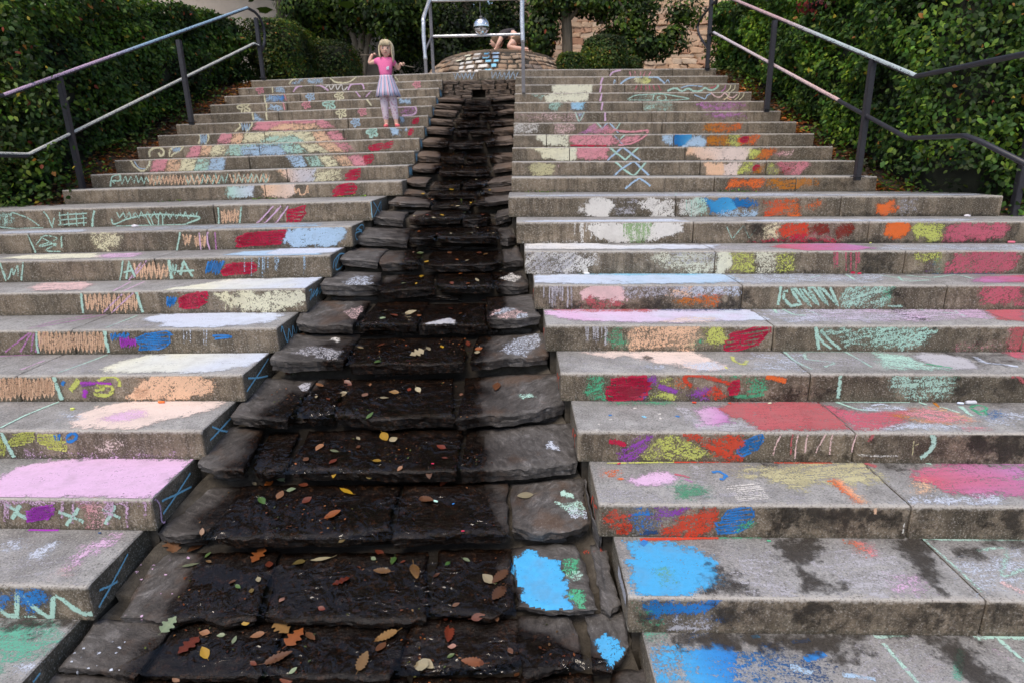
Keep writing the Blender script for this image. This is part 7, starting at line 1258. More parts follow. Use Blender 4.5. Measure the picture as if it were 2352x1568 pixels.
LF = [('F', 1215, 160, 'pale', 's'), ('F', 1285, 235, 'pale', 'm'), ('F', 1365, 220, 'yel', 'm'), ('F', 1195, 188, 'pale', 's'), ('F', 1380, 178, 'pale', 's'), ('F', 1640, 228, 'yel', 's'), ('F', 1540, 152, 'pale', 's'), ('F', 1220, 300, 'pch', 'm'), ('F', 1405, 345, 'pale', 's'), ('F', 1085, 420, 'pale', 's'), ('F', 1450, 395, 'grn', 's'), ('F', 1230, 432, 'pale', 's'), ('F', 1545, 505, 'pale', 's'), ('F', 1120, 532, 'org', 's'), ('F', 1250, 550, 'pnk', 's'), ('F', 1355, 548, 'pale', 's'), ('F', 1495, 545, 'pale', 'm'), ('F', 1665, 545, 'pale', 's'), ('F', 1130, 690, 'grn', 'm'), ('F', 1080, 685, 'pnk', 's'), ('F', 1345, 690, 'brn', 'm'), ('F', 1175, 755, 'yel', 'm'), ('F', 1560, 690, 'red', 'm'), ('F', 1610, 700, 'tan', 's'), ('F', 1475, 745, 'pale', 's'), ('F', 1400, 740, 'org', 's'), ('F', 1140, 862, 'yel', 'm'), ('F', 1240, 892, 'pale', 's'), ('F', 1425, 845, 'org', 's'), ('F', 1545, 888, 'pale', 'm'), ('F', 1010, 915, 'ppg', 'm'), ('F', 1360, 912, 'red', 'm'), ('F', 1480, 915, 'org', 's'), ('F', 1720, 825, 'pale', 's'), ('F', 1430, 1045, 'ppg', 'm'), ('F', 860, 1118, 'pale', 'm'), ('F', 855, 1170, 'ppg', 'm'), ('F', 935, 1148, 'red', 'm'), ('F', 1060, 1128, 'pale', 'l'), ('F', 1425, 1135, 'org', 's'), ('F', 1620, 1078, 'org', 's'), ('F', 1120, 1150, 'org', 's'), ('F', 690, 1385, 'pale', 'm'), ('F', 840, 1368, 'red', 'm'), ('F', 1105, 1425, 'pale', 'L'), ('F', 1190, 1395, 'pale', 'm'), ('F', 1290, 1380, 'yel', 's'), ('F', 1480, 1355, 'red', 'm'), ('F', 1560, 1395, 'org', 'm'), ('F', 1550, 1420, 'pale', 'm'), ('F', 265, 1290, 'brn', 's'), ('F', 815, 1490, 'grn', 'm'), ('F', 1500, 320, 'yel', 's'), ('F', 1180, 412, 'red', 's'), ('F', 1290, 412, 'yel', 's'), ('F', 1590, 410, 'red', 's'), ('F', 1150, 255, 'yel', 's'), ('F', 1100, 915, 'yel', 's'), ('F', 1595, 1040, 'red', 's'), ('F', 1350, 1100, 'red', 's'),
      ('P', 370, 185, 'ppg', 's'), ('P', 330, 185, 'red', 'm'), ('P', 540, 265, 'pch', 'm'), ('P', 885, 262, 'pch', 's'), ('P', 850, 332, 'pnk', 'm'), ('P', 1045, 315, 'tan', 'm'), ('P', 980, 352, 'pale', 'm'), ('P', 1150, 295, 'red', 's'), ('P', 1210, 298, 'pale', 'm'), ('P', 695, 325, 'pale', 'm'), ('P', 735, 250, 'red', 'm'), ('P', 1740, 275, 'brn', 'T'), ('P', 885, 470, 'grn', 'm'), ('P', 670, 398, 'brn', 'm'), ('P', 980, 615, 'yel', 'l'), ('P', 1040, 635, 'pale', 'l'), ('P', 540, 688, 'pch', 'm'), ('P', 805, 685, 'brn', 's'), ('P', 640, 712, 'ppg', 'm'), ('P', 450, 770, 'brn', 'm'), ('P', 630, 785, 'red', 'm'), ('P', 930, 780, 'yel', 'm'), ('P', 1365, 685, 'red', 'm'), ('P', 1085, 832, 'pch', 's'), ('P', 1385, 925, 'red', 'm'), ('P', 1285, 870, 'brn', 'm'), ('P', 195, 935, 'org', 'm'), ('P', 275, 890, 'ppg', 'm'), ('P', 430, 945, 'red', 'm'), ('P', 350, 975, 'ppg', 'm'), ('P', 275, 1010, 'pch', 'm'), ('P', 150, 1050, 'grn', 'l'), ('P', 455, 1045, 'red', 'm'), ('P', 720, 985, 'yel', 'N'), ('P', 630, 1145, 'org', 'l'), ('P', 1265, 1040, 'brn', 'T'), ('P', 1935, 1015, 'pale', 'l'), ('P', 100, 935, 'pale', 's'), ('P', 805, 628, 'pale', 's'), ('P', 1500, 330, 'pnk', 's'), ('P', 600, 360, 'red', 's'), ('P', 520, 345, 'pale', 's'), ('P', 880, 890, 'olv', 's'), ('P', 640, 872, 'yel', 's'), ('P', 1390, 760, 'red', 's'),
      ('O', 335, 365, 'brn', 'T'), ('O', 115, 345, 'pch', 'L'), ('O', 425, 432, 'grn', 's'), ('O', 275, 520, 'ppg', 'N'), ('O', 870, 650, 'pale', 's'), ('O', 690, 710, 'grn', 's'), ('O', 640, 670, 'brn', 's'), ('O', 870, 440, 'org', 'L'), ('O', 965, 515, 'red', 'm'), ('O', 1225, 500, 'olv', 'm'), ('O', 1425, 470, 'pale', 'N'), ('O', 1935, 410, 'red', 'm'), ('O', 1885, 465, 'ppg', 's'), ('O', 2060, 485, 'grn', 'm'), ('O', 2140, 495, 'red', 's'), ('O', 1960, 575, 'tan', 'T'), ('O', 1600, 665, 'red', 'L'), ('O', 2250, 580, 'tan', 'T'), ('O', 1075, 830, 'pnk', 's'), ('O', 1075, 1070, 'tan', 'L'), ('O', 860, 1140, 'pch', 'm'), ('O', 1195, 1155, 'org', 'L'), ('O', 395, 1120, 'pch', 'm'), ('O', 400, 1295, 'yel', 'm'), ('O', 255, 1230, 'red', 'L'), ('O', 1050, 1340, 'brn', 'T'), ('O', 930, 1490, 'grn', 'N'), ('O', 1990, 1150, 'tan', 'T'), ('O', 1950, 1245, 'brn', 'm'), ('O', 1790, 1370, 'tan', 'T'), ('O', 1330, 1150, 'brn', 'm'), ('O', 2310, 1400, 'pale', 'l'), ('O', 85, 1040, 'ppg', 'L'), ('O', 370, 220, 'pch', 's'), ('O', 660, 1180, 'ppg', 's'), ('O', 760, 1030, 'yel', 's'), ('O', 1610, 300, 'olv', 's'), ('O', 430, 490, 'tan', 's'), ('O', 1430, 905, 'red', 's'), ('O', 540, 1140, 'ppg', 's'), ('O', 1180, 1450, 'ppg', 's'), ('O', 1120, 1530, 'red', 'm'), ('O', 830, 1390, 'red', 's'), ('O', 150, 1525, 'pch', 's'), ('O', 810, 750, 'olv', 's'),
      ('N', 775, 640, 'pale', 'm'), ('N', 880, 620, 'brn', 'T'), ('N', 870, 770, 'brn', 'T'), ('N', 690, 975, 'red', 'm'), ('N', 585, 475, 'ppg', 's'), ('N', 245, 1395, 'pale', 'l'), ('N', 640, 1370, 'org', 'T'), ('N', 430, 1130, 'red', 'T'), ('N', 460, 1240, 'pnk', 's'), ('N', 495, 870, 'brn', 's'), ('N', 420, 510, 'grn', 's'), ('N', 450, 1322, 'grn', 's'), ('N', 975, 1280, 'pnk', 's'), ('N', 1030, 1490, 'brn', 's'), ('N', 400, 1005, 'red', 's'), ('N', 855, 985, 'brn', 's'), ('N', 325, 610, 'brn', 's')]
SZL = {'s': ('oval', .034, 'small'), 'm': ('oval', .056, ''), 'l': ('oval', .074, 'large'), 'L': ('lobed', .085, 'lobed'), 'T': ('toothed', .092, 'toothed'), 'N': ('narrow', .085, 'narrow')}
def place_leaf(P, n, col, size, gname, where, rr, tilt=.25):
    kind, sz, word = SZL[size]; o = bpy.data.objects.new('fallen_leaf', rr.choice(LM[kind])); COL.objects.link(o)
    zax = (n+Vector((rr.uniform(-tilt, tilt), rr.uniform(-tilt, tilt), 0))).normalized(); q = zax.to_track_quat('Z', 'Y'); o.rotation_mode = 'QUATERNION'
    o.rotation_quaternion = q @ Matrix.Rotation(rr.uniform(0, 6.28), 3, 'Z').to_quaternion(); s = sz*rr.uniform(.85, 1.2); o.scale = (s, s*rr.uniform(.9, 1.2), s*rr.uniform(.5, .9)); o.location = P+n*.0075
    c = srgb(*LCOL[col][1]); k = rr.uniform(.5, .85)*(.75 if col in ('org', 'red', 'brn', 'tan', 'pch', 'yel') else .9); mxb = rr.uniform(.15, .5); c = lerp3(c, (.16, .095, .05), mxb); o.color = (c[0]*k, c[1]*k, c[2]*k, 1)
    setp(o, label=' '.join(('%s %s fallen leaf lying on %s' % (word, LCOL[col][0], where)).split()), category='leaf', group='%s %s leaves on %s' % (word or 'medium', LCOL[col][0], where))
for i, (z, x, y, col, s) in enumerate(LF):
    rr = random.Random(i*3+1); P, n, _ = drop_hit(*zp(z, x, y))
    if P is None: continue
    if n.z < .5: n = Vector((0, -.4, .9)).normalized()
    kr = int(np.searchsorted(RY, P.y-.01))-1
    where = ['cascade stones at the very foot of the water', 'cascade stones at the very foot of the water', 'the slab row beside the blue-painted stone', 'the slab row level with the lilac tread', 'the slab row below the peach tread', 'the slab row beside the peach chalked tread', 'the slab row beside the cream chalked tread', 'the slab row with the small white-painted stone', 'the slab row above the white-painted stone', 'cascade stones just below the landing', 'cascade stones just below the landing', 'cascade stones just below the landing'][kr] if 0 <= kr < 12 else 'cascade stones level with the landing'
    place_leaf(P, n, col, s, None, where, rr)
# fine wet debris caught on the slabs
g = np.random.default_rng(3); PP = []; NN = []
for _ in range(2200):
    i = int(g.integers(0, len(RY)-6)) if g.random() < .35 else int(g.integers(1, 7)); y0, z0, y1, zb, rise = row_geo(i); y = y0+(y1-.05-y0)*(g.random()**.8); x = WX[i][0]-.04+(WX[i][1]-WX[i][0]+.06)*(g.random()**.9)
    h = BVH.ray_cast(Vector((x, y, z0+.35)), Vector((0, 0, -1)), .6)
    if h[0] is not None and h[1].z > .5 and nz(x*4, y*4, 9)+.05 > g.random()*.6: PP.append(tuple(h[0]+Vector((0, 0, .008)))); NN.append((0, 0, 1.0))
PP = np.array(PP); NN = np.array(NN)
deb = np.array([srgb(96, 52, 30), srgb(70, 40, 26), srgb(130, 80, 50), srgb(60, 30, 20), srgb(150, 110, 80), srgb(90, 100, 60)])
cloud('leaf_debris', PP, NN*2.2, .013, None, deb, 9, odd=0, droop=0)
bpy.data.objects['leaf_debris']['label'] = 'tiny brown leaf scraps scattered over the wet stones'
# litter of dry leaves on the soil of both banks
PP = []
for _ in range(5200):
    lft = g.random() < .62; y = g.uniform(3.9, 9.0) if lft else g.uniform(4.0, 8.4); x = (xoLb(y)-.02-.75*g.random()**1.3) if lft else (xoRb(y)+.02+.5*g.random()**1.5); PP.append((x, y, ground_z(x, y)+.012+.02*g.random()))
dl = np.array([srgb(110, 66, 40), srgb(84, 52, 34), srgb(150, 92, 56), srgb(128, 84, 60), srgb(170, 130, 96)])
cloud('leaf_litter', np.array(PP), np.tile((0, 0, 2.0), (len(PP), 1)), .055, None, dl, 12, odd=0, droop=0)
# low weeds and ivy at the foot of the hedges
PP = []
for _ in range(5000):
    lft = g.random() < .5; y = g.uniform(4.1, 9.0); x = (xoLb(y)-.22-.45*g.random()) if lft else (xoRb(y)+.08+.4*g.random())
    if nz(x*3, y*3, 5) > -.1: PP.append((x, y, ground_z(x, y)+.02+.16*g.random()**2))
cloud('ground_ivy', np.array(PP), np.tile((0, -.4, 1.2), (len(PP), 1)), .045, None, PALL, 13)
# small weeds along the back of the landing
PP = []; s_ = 'R'
for _ in range(420):
    s_ = 'L' if g.random() < .5 else 'R'; x = g.uniform(XIN[s_][11]+.1, XOUT[s_][11]-.1) if s_ == 'R' else g.uniform(XOUT[s_][11]+.1, XIN[s_][11]-.1)
    if nz(x*2.3, 1, 4) > .12: p = W(s_, x, SY(11)-.012-.02*g.random(), SZ(10)+.002+.012*g.random()); PP.append(tuple(p))
cloud('weeds', np.array(PP), np.tile((0, -1.0, .6), (len(PP), 1)), .018, None, GREENS, 14, odd=0)
# bits of chalk left on the treads
M_STICK = NT('chalk_stick'); M_STICK.l(M_STICK.n('ShaderNodeObjectInfo').outputs['Color'], M_STICK.b.inputs['Base Color']); M_STICK = M_STICK.set(None, .9)
stub = MB().tube([(-.5, 0, .2), (-.3, 0, .2), (.42, .02, .2), (.5, .02, .2)], [.15, .2, .19, .12], n=9); sm = stub.build('chalk_stub', M_STICK); stub_me = sm.data; bpy.data.objects.remove(sm)
for i, (z, x, y, c, sz) in enumerate((('H', 865, 745, 'RD', .03), ('H', 2110, 502, 'RS', .045), ('H', 1003, 510, 'YG', .02), ('K', 1338, 457, 'RO', .022), ('K', 1648, 480, 'RO', .016), ('K', 1985, 480, 'Y', .018), ('K', 716, 978, 'RD', .018), ('G', 630, 728, 'W', .035), ('M', 775, 192, 'GR', .016), ('I', 1190, 415, 'OR', .035), ('I', 535, 460, 'YG', .022), ('J', 915, 206, 'DB', .014), ('Q', 1745, 460, 'GY', .055), ('Q', 1645, 452, 'BW', .03), ('P', 1328, 1060, 'MT', .024), ('P', 1448, 1075, 'BL', .012), ('P', 1308, 803, 'RD', .014), ('N', 556, 228, 'RD', .014))):
    u, v = zp(z, x, y); f = face_at(u, v) if z != 'P' and z != 'N' else None
    if f is not None:
        k = f[1] if f[2] == 't' else f[1]-1; a, b = SH[f[0]]; P = hit(u, v, (0, 0, SZ(k)), (-a, 0, 1)); yl = P.y-b*P.x; P = W(f[0], P.x, min(max(yl, SY(k)+.03), SY(k+1)-.03), SZ(k)+.003); where = 'a stair tread'
    else:
        P, n_, _ = drop_hit(u, v); where = 'the wet cascade stones'
        if P is None: continue
        P = P+Vector((0, 0, .008))
    o = bpy.data.objects.new('chalk_stub', stub_me); COL.objects.link(o); o.location = P; o.scale = (sz, sz, sz); o.rotation_euler = (0, 0, random.Random(i).uniform(-.6, .6)); o.color = tuple(CL[c])+(1,)
    setp(o, label='small stub of %s chalk lying on %s' % (CC[c][0], where), category='chalk', group='%s chalk stubs left on %s' % (CC[c][0], where))
# crumpled paper scraps
def paper(P, s, lab, seed):
    bm = bmesh.new(); bmesh.ops.create_icosphere(bm, subdivisions=2, radius=1.0)
    for v_ in bm.verts: d = v_.co.copy(); v_.co = Vector((d.x*1.3, d.y, max(-.2, d.z*.6)))*(1+.5*mnoise.noise(d*2.3+Vector((seed, 0, 0))))
    zm = min(v_.co.z for v_ in bm.verts)
    for v_ in bm.verts: v_.co.z -= zm
    me = bpy.data.meshes.new('paper_scrap'); bm.to_mesh(me); bm.free(); me.materials.append(M_PAPER); o = bpy.data.objects.new('paper_scrap', me); COL.objects.link(o); o.location = P; o.scale = (s, s, s); setp(o, label=lab, category='paper')
M_PAPER = simple('paper', (.66, .64, .70), .8, 30, .1, .001)
P = tread_hit('L', 9, 315, 521); paper(P+Vector((0, -.03, .001)), .022, 'crumpled lilac-white tissue on the left stair tread below the landing', 3)
P = tread_hit('R', 9, 2228, 499); paper(Vector((P.x, SY(10)-.06, P.z+.001)), .018, 'crumpled white paper scrap beside the right-hand rail post', 5)
# chalked stones on the front of the fountain basin
for (o, t, zc, dt, hg, of) in BSTONES:
    x, y = ell(t, of+LEAN(zc)); u, v = proj((x, y, zc))
    if math.cos(t) < .3: continue
    col = None
    if 1055 < u < 1112 and 118 < v < 166 and v > 112+abs(u-1100)*.45: col = 'CR' if (u < 1085 and v < 140) else 'W'
    elif 1112 <= u < 1142 and 116 < v < 164: col = 'LC' if random.Random(int(u*7)).random() < .7 else 'LB'
    elif 1095 < u < 1115: col = 'W'
    if col:
        n = 5; V = []; cv = []
        for j in range(n):
            for i in range(n):
                a = t-dt*.36+dt*.72*i/(n-1); zz_ = zc-hg*.34+hg*.68*j/(n-1); xx, yy = ell(a, of+.0125+LEAN(zz_)); V.append((xx, yy, zz_)); cv.append(.35 if i in (0, n-1) or j in (0, n-1) else .95)
        F = [(j*n+i, j*n+i+1, (j+1)*n+i+1, (j+1)*n+i) for j in range(n-1) for i in range(n-1)]
        mesh_np('chalk_patch', V, F, M_CHALK, o, False, attrs={'cov': cv}, cols={'tint': np.tile(np.append(CL[col], 1), (len(V), 1))}, label='%s chalk rubbed on the stone' % CC[col][0])
# ------------------------------------------------------------------ people
def skin_obj(name, chains, mat, parent, sub=2, extra=None):
    """chains: list of lists of (x,y,z,r[,ry]); points that coincide are welded so limbs join; grown with Skin + Subdivision"""
    V = []; E = []; Rr = []; key = {}
    def vid(p):
        k = (round(p[0], 4), round(p[1], 4), round(p[2], 4))
        if k not in key: key[k] = len(V); V.append(p[:3]); Rr.append((p[3], p[4] if len(p) > 4 else p[3]))
        return key[k]
    for ch in chains:
        ids = [vid(p) for p in ch]; E += list(zip(ids[:-1], ids[1:]))
    me = bpy.data.meshes.new(name); me.from_pydata(V, E, []); o = bpy.data.objects.new(name, me); COL.objects.link(o)
    o.modifiers.new('skin', 'SKIN'); sv = me.skin_vertices[0].data if me.skin_vertices else None
    if sv is None:
        bm = bmesh.new(); bm.from_mesh(me); bm.verts.layers.skin.verify(); bm.to_mesh(me); bm.free(); sv = me.skin_vertices[0].data
    for i, r in enumerate(Rr): sv[i].radius = r; sv[i].use_root = (i == 0)
    o.modifiers['skin'].use_smooth_shade = True; ss = o.modifiers.new('sub', 'SUBSURF'); ss.levels = sub; ss.render_levels = sub
    bpy.context.view_layer.update(); ev = o.evaluated_get(bpy.context.evaluated_depsgraph_get()); nm = bpy.data.meshes.new_from_object(ev); bpy.data.objects.remove(o)
    if extra:
        bm = bmesh.new(); bm.from_mesh(nm)
        for e in extra: bm.from_mesh(e)
        bm.to_mesh(nm); bm.free()
    nm.materials.clear(); nm.materials.append(mat); nm.polygons.foreach_set('use_smooth', [True]*len(nm.polygons))
    o = bpy.data.objects.new(name, nm); link(o, parent); return o
def skin_mesh(chains, sub=1):
    o = skin_obj('tmp', chains, M_SKIN, None, sub); me = o.data; bpy.data.objects.remove(o); return me
def ball(name, c, r, mat, parent, seg=16, fn=None):
    bm = bmesh.new(); bmesh.ops.create_uvsphere(bm, u_segments=seg*2, v_segments=seg, radius=1.0)
    for v_ in bm.verts:
        p = v_.co.copy(); p = fn(p) if fn else p; v_.co = Vector((c[0]+p.x*r[0], c[1]+p.y*r[1], c[2]+p.z*r[2]))
    me = bpy.data.meshes.new(name); bm.to_mesh(me); bm.free(); me.materials.append(mat); me.polygons.foreach_set('use_smooth', [True]*len(me.polygons)); o = bpy.data.objects.new(name, me); link(o, parent); return o
M_SKIN = NT('skin').set((.70, .44, .34), .55, Subsurface_Weight=.1); M_HAIR = bark('blond_hair', (.92, .76, .50)); M_BHAIR = bark('brown_hair', (.16, .09, .045))
M_EYE = NT('eye').set((.03, .025, .03), .3); M_LIP = NT('lips').set((.50, .17, .16), .5)
M_TEE = simple('pink_cotton', (.80, .17, .38), .85, 60, .12, .001); M_LEG = None
def stripes():
    t = NT('striped_cotton'); a = t.attr('ang'); w_ = t.n('ShaderNodeMath', operation='FRACT'); t.l(t.math('MULTIPLY', a, 6.0), w_.inputs[0])
    c = t.ramp(w_.outputs[0], [(0, (.62, .58, .64)), (.18, (.74, .30, .45)), (.36, (.66, .62, .68)), (.52, (.15, .17, .30)), (.72, (.56, .54, .64)), (.84, (.26, .33, .56))], 'CONSTANT'); return t.set(c, .85)
def dots():
    t = NT('dotted_leggings'); p = t.n('ShaderNodeTexCoord').outputs['Object']; v_ = t.n('ShaderNodeTexVoronoi'); v_.inputs['Scale'].default_value = 38; t.l(p, v_.inputs['Vector'])
    return t.set(t.mix(t.smooth(v_.outputs['Distance'], .28, .36), (.45, .22, .32), (.66, .56, .62)), .85)
M_STRIPE = stripes(); M_LEG = dots(); M_SHOE = NT('coral_shoes').set((.72, .13, .15), .5)
# ---- standing child on the left flight
GK = 15; gp = hit(897, 280, (0, SY(GK)+.14, 0), (-SH['L'][1], 1, 0)); G0 = W('L', gp.x, SY(GK)+.15, SZ(GK)+.001)
S = 1.03/1.03
def g(x, y, z): return (G0.x+x, G0.y+y, G0.z+z)
gi = empty('person', G0, 'small child in pink top and striped skirt standing on the chalked left-hand steps', 'person')
K = lambda x, y, z, r, r2=None: (*g(x, y, z), r) if r2 is None else (*g(x, y, z), r, r2)
pel = K(-.02, 0, .47, .075, .062)
def hand(w_, d, side, up):
    """five curled finger chains: w_ wrist end, d palm direction, closing round the stick"""
    out = []; w_ = Vector(w_); d = Vector(d).normalized(); up = Vector(up).normalized(); sd_ = d.cross(up)
    for i, (o_, L) in enumerate(((-.018, .030), (-.006, .035), (.006, .034), (.017, .027))):
        b = w_+d*.028+sd_*o_*.9; p1 = b+d*L*.55+up*.006; p2 = p1+d*L*.2-up*L*.45; p3 = p2-d*L*.35-up*L*.25
        out.append(skin_mesh([[(*b, .0075), (*p1, .0070), (*p2, .0065), (*p3, .0055)]]))
    b = w_+d*.010+sd_*-.020*side; p1 = b+d*.012-sd_*.014*side-up*.01; p2 = p1+d*.016-up*.014
    out.append(skin_mesh([[(*b, .008), (*p1, .0075), (*p2, .006)]])); return out
WR, EL_R, SHR = g(-.185, .035, .868), g(-.228, .045, .775), g(-.098, .02, .805)
WL, EL_L, SHL = g(.165, .045, .762), g(.135, .085, .70), g(.068, .02, .80)
fr_ = hand(WR, (.55, .25, .25), 1, (0, -.3, 1)) + hand(WL, (1, .1, .1), -1, (0, -.3, 1))
body = skin_obj('body', [[pel, K(-.02, 0, .56, .068, .056), K(-.02, 0, .66, .070, .056), K(-.015, 0, .76, .078, .056), K(-.008, 0, .815, .045, .042), K(0, -.004, .845, .030, .030), K(.006, -.008, .875, .034, .034)],
    [K(-.015, 0, .76, .078, .056), (*SHR, .034), (*EL_R, .026), ((WR[0]*.55+EL_R[0]*.45), (WR[1]*.55+EL_R[1]*.45), (WR[2]*.55+EL_R[2]*.45), .023), (*WR, .017), (WR[0]+.018, WR[1]+.008, WR[2]+.008, .021)],
    [K(-.015, 0, .76, .078, .056), (*SHL, .034), (*EL_L, .026), (*WL, .017), (WL[0]+.026, WL[1]+.002, WL[2]+.004, .021)],
    [pel, K(-.062, 0, .42, .060), K(-.060, -.008, .24, .042), K(-.060, .004, .15, .038), K(-.058, .008, .05, .026), K(-.056, .0, .030, .026), K(-.062, -.055, .022, .022)],
    [pel, K(.042, 0, .42, .060), K(.056, -.010, .24, .042), K(.066, .004, .15, .038), K(.072, .008, .05, .026), K(.074, .0, .030, .026), K(.104, -.048, .022, .022)]], M_SKIN, gi, 2, fr_)
HC = g(.010, -.014, .925)
def headf(p):
    q = p.copy(); 
    if p.z < 0: q.x *= 1-.26*p.z*p.z; q.y *= 1-.10*p.z*p.z
    if p.y < -.6: q.y += .10*(abs(p.x) < .9)
    return q
hd = ball('head', HC, (.074, .082, .094), M_SKIN, gi, 16, headf); hx, hy, hz_ = HC
ball('nose', (hx+.004, hy-.076, hz_-.018), (.011, .013, .013), M_SKIN, gi, 8)
for s_ in (-1, 1):
    ball('eye', (hx+.004+s_*.027, hy-.066, hz_+.002), (.0105, .007, .0085), M_EYE, gi, 8); ball('ear', (hx+s_*.070, hy+.004, hz_-.008), (.010, .016, .022), M_SKIN, gi, 8)
    MB().tube([(hx+.004+s_*.014, hy-.073, hz_+.020), (hx+.004+s_*.028, hy-.072, hz_+.025), (hx+.004+s_*.040, hy-.064, hz_+.020)], .0032, n=6).build('eyebrow', M_HAIR, gi, True)
ball('mouth', (hx+.004, hy-.066, hz_-.045), (.017, .008, .0055), M_LIP, gi, 8)
# hair: cap plus long locks either side and a fringe
def capf(p):
    q = p.copy()
    if p.y < -.15 and p.z < .45: q = q*.80
    if p.z < -.35: q = q*.9
    return q
hair = ball('hair', (hx, hy+.006, hz_+.012), (.089, .094, .102), M_HAIR, gi, 18, capf)
mbh = MB()
rr = random.Random(4)
for i in range(46):
    a = rr.uniform(-2.5, 2.5); x0 = math.sin(a)*.076; y0 = math.cos(a)*.078 if abs(a) < 1.9 else math.cos(a)*.06
    L = rr.uniform(.14, .19) if x0 > -.02 else rr.uniform(.10, .14); sw = .012 if x0 > 0 else -.004
    if abs(a) > 2.0: continue
    mbh.tube(bez([(hx+x0*.7, hy+.004+y0*.7, hz_+.085), (hx+x0*1.08, hy+.004+y0*1.05, hz_+.03), (hx+x0*1.12+sw*.4, hy+y0*1.0-.004, hz_-.05), (hx+x0*1.0+sw, hy+y0*.9-.012, hz_+.03-L)], 4), [.011, .012, .013, .013, .013, .013, .012, .012, .011, .009, .007, .005, .003], n=6)
for s_ in (-1, 1):
    for j in range(6):
        x0 = s_*(.062+.005*j % .01); mbh.tube(bez([(hx+s_*.045, hy-.04+j*.006, hz_+.085), (hx+s_*.076, hy-.046+j*.008, hz_+.02), (hx+s_*(.078+.002*j), hy-.046+j*.006, hz_-.06), (hx+s_*.066+(.022 if s_ > 0 else .0), hy-.05+j*.006, hz_-(.155 if s_ > 0 else .10))], 4), [.008, .010, .011, .011, .011, .011, .011, .010, .010, .009, .007, .005, .003], n=6)
for j in range(13):
    x0 = -.056+.112*j/12; mbh.tube(bez([(hx+x0*.55, hy-.045, hz_+.098), (hx+x0*.9, hy-.078, hz_+.066), (hx+x0*1.08, hy-.080, hz_+.030)], 4), [.008, .009, .010, .010, .010, .009, .008, .006, .003], n=6)
mbh.build('hair_locks', M_HAIR, hair, True)
# clothes
tee = skin_obj('top', [[K(-.02, 0, .59, .079, .066), K(-.02, 0, .66, .082, .067), K(-.015, 0, .75, .089, .066), K(-.010, 0, .812, .055, .050)], [K(-.015, 0, .75, .089, .066), (*SHR, .046), ((SHR[0]*.45+EL_R[0]*.55), (SHR[1]*.45+EL_R[1]*.55), (SHR[2]*.45+EL_R[2]*.55), .040)], [K(-.015, 0, .75, .089, .066), (*SHL, .046), ((SHL[0]*.45+EL_L[0]*.55), (SHL[1]*.45+EL_L[1]*.55), (SHL[2]*.45+EL_L[2]*.55), .040)]], M_TEE, gi, 2)
M_PRINT = NT('print').set((.55, .62, .72), .8)
for (x, z, r) in ((.018, .705, .013), (.034, .712, .011), (.028, .692, .012), (.012, .688, .008)): ball('print_patch', g(x, -.0665, z), (r, .004, r), M_PRINT, tee, 6)
V = []; F = []; ang = []; n = 72; rings = [(.625, .079, .068), (.60, .086, .074), (.52, .112, .095), (.44, .138, .115), (.375, .155, .128)]
for zi, (z, rx, ry) in enumerate(rings):
    for i in range(n+1):
        a = 2*math.pi*i/n; k = 1+.05*zi/4*math.sin(a*11+zi*.3)+.03*zi/4*math.sin(a*5+1); x, y = math.cos(a)*rx*k, math.sin(a)*ry*k; V.append(g(-.02+x+.01*zi/4, y, z+.006*math.sin(a*7)*zi/4)); ang.append(i/n*2.2)
for zi in range(len(rings)-1):
    for i in range(n): F.append((zi*(n+1)+i, (zi+1)*(n+1)+i, (zi+1)*(n+1)+i+1, zi*(n+1)+i+1))
sk_ = mesh_np('skirt', V, F, M_STRIPE, gi, True, attrs={'ang': ang}); so_ = sk_.modifiers.new('thick', 'SOLIDIFY'); so_.thickness = .004
skin_obj('leggings', [[K(-.02, 0, .50, .080, .068), K(-.062, 0, .42, .068), K(-.060, -.008, .24, .050), K(-.060, .004, .15, .044), K(-.058, .008, .075, .033)], [K(-.02, 0, .50, .080, .068), K(.042, 0, .42, .068), K(.056, -.010, .24, .050), K(.066, .004, .15, .044), K(.072, .008, .075, .033)]], M_LEG, gi, 2)
for (x0, x1, y1_) in ((-.056, -.064, -.07), (.074, .112, -.062)):
    skin_obj('shoe', [[K(x0, .022, .024, .026, .024), K(x0, -.004, .026, .029, .027), K((x0+x1)/2, (y1_)/2, .024, .030, .023), K(x1, y1_, .020, .024, .019)]], M_SHOE, gi, 2)
st = empty('wooden_stick', g(-.02, .06, .81), 'thin brown stick held across the shoulders of the standing child', 'stick')
MB().tube(bez([g(-.335, .05, .872), g(-.16, .065, .868), g(-.0, .085, .815), g(.16, .06, .757), g(.335, .04, .715)], 6), [.006+.002*math.sin(i*.9) for i in range(25)], n=7).build('shaft', M_BARK, st, True)
gi.scale = (.87, .87, .87); gb = Vector(BASE[gi.name]); st.location = gb+(Vector(BASE[st.name])-gb)*.87; st.scale = (.87, .87, .87)
# ---- crouching child on the fountain basin
c0 = hit(1170, 112, (0, by0+.85, 0), (0, 1, 0)); C0 = Vector((c0.x, by0+.85, bzT+.006))
cr = empty('person', C0, 'crouching person in a dark top bent over the rim of the fountain basin', 'person')
Q = lambda x, y, z, r, r2=None: (C0.x+x, C0.y+y, C0.z+z, r) if r2 is None else (C0.x+x, C0.y+y, C0.z+z, r, r2)
ph = Q(.10, .02, .20, .085, .080)
def ch(w_, d):
    out = []; w_ = Vector(w_)
    for i, o_ in enumerate((-.022, -.008, .006, .019)):
        b = w_+Vector((-.018, o_, 0)); out.append(skin_mesh([[(*b, .009), (b.x-.02, b.y+o_*.3, b.z+.004, .008), (b.x-.040, b.y+o_*.4, b.z-.004, .0065)]]))
    b = w_+Vector((0, -.028*d, 0)); out.append(skin_mesh([[(*b, .009), (b.x-.018, b.y-.012*d, b.z, .0075)]])); return out
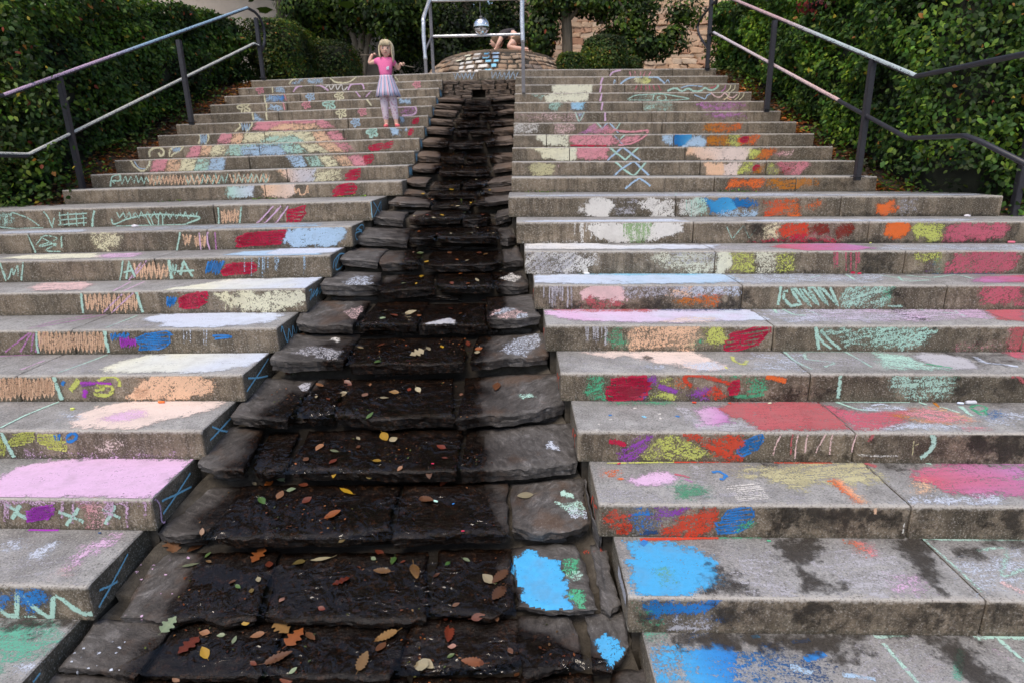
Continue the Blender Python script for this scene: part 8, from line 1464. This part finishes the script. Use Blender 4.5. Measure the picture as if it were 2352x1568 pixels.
hA, hB = (C0.x-.245, C0.y-.13, C0.z+.018), (C0.x-.22, C0.y+.13, C0.z+.018)
skin_obj('body', [[ph, Q(.03, .0, .275, .085, .080), Q(-.06, .0, .285, .088, .080), Q(-.13, .0, .245, .055, .060), Q(-.165, 0, .215, .038), Q(-.19, -.005, .195, .045)],
    [Q(-.06, .0, .285, .088, .080), Q(-.10, -.11, .235, .042), Q(-.155, -.15, .125, .032), Q(-.215, -.13, .03, .021), (hA[0]+.004, hA[1], hA[2], .022)],
    [Q(-.06, .0, .285, .088, .080), Q(-.10, .11, .235, .042), Q(-.15, .15, .125, .032), Q(-.20, .13, .03, .021), (hB[0]+.004, hB[1], hB[2], .022)],
    [ph, Q(.11, -.08, .17, .07), Q(-.02, -.12, .06, .048), Q(.13, -.13, .035, .038), Q(.235, -.12, .03, .026), Q(.30, -.12, .022, .020)],
    [ph, Q(.12, .08, .17, .07), Q(.0, .12, .06, .048), Q(.15, .13, .035, .038), Q(.25, .12, .03, .026), Q(.31, .12, .022, .020)]], M_SKIN, cr, 2, ch(hA, 1)+ch(hB, -1))
ball('head', (C0.x-.215, C0.y-.01, C0.z+.155), (.078, .074, .09), M_SKIN, cr, 14); ball('hair', (C0.x-.20, C0.y-.008, C0.z+.175), (.088, .086, .098), M_BHAIR, cr, 14)
for s_ in (-1, 1): ball('eye', (C0.x-.285, C0.y-.01+s_*.028, C0.z+.145), (.008, .010, .009), M_EYE, cr, 8)
ball('nose', (C0.x-.294, C0.y-.01, C0.z+.128), (.012, .010, .012), M_SKIN, cr, 8)
M_DTOP = simple('dark_cotton', (.045, .038, .042), .9, 40, .2, .002); M_SHORT = simple('brown_shorts', (.14, .085, .05), .9, 40, .2, .002)
skin_obj('top', [[Q(.06, .01, .25, .092, .090), Q(.03, .0, .28, .096, .090), Q(-.06, .0, .292, .099, .090), Q(-.12, .0, .255, .062, .068)], [Q(-.06, .0, .292, .099, .090), Q(-.10, -.11, .237, .054), Q(-.13, -.135, .175, .045)], [Q(-.06, .0, .292, .099, .090), Q(-.10, .11, .237, .054), Q(-.13, .135, .175, .045)]], M_DTOP, cr, 2)
skin_obj('shorts', [[Q(.07, .01, .235, .094, .090), Q(.10, .02, .205, .094, .090), Q(.11, -.08, .175, .080), Q(.045, -.10, .115, .066)], [Q(.10, .02, .205, .094, .090), Q(.12, .08, .175, .080), Q(.06, .10, .115, .066)]], M_SHORT, cr, 2)
bpy.context.view_layer.update()
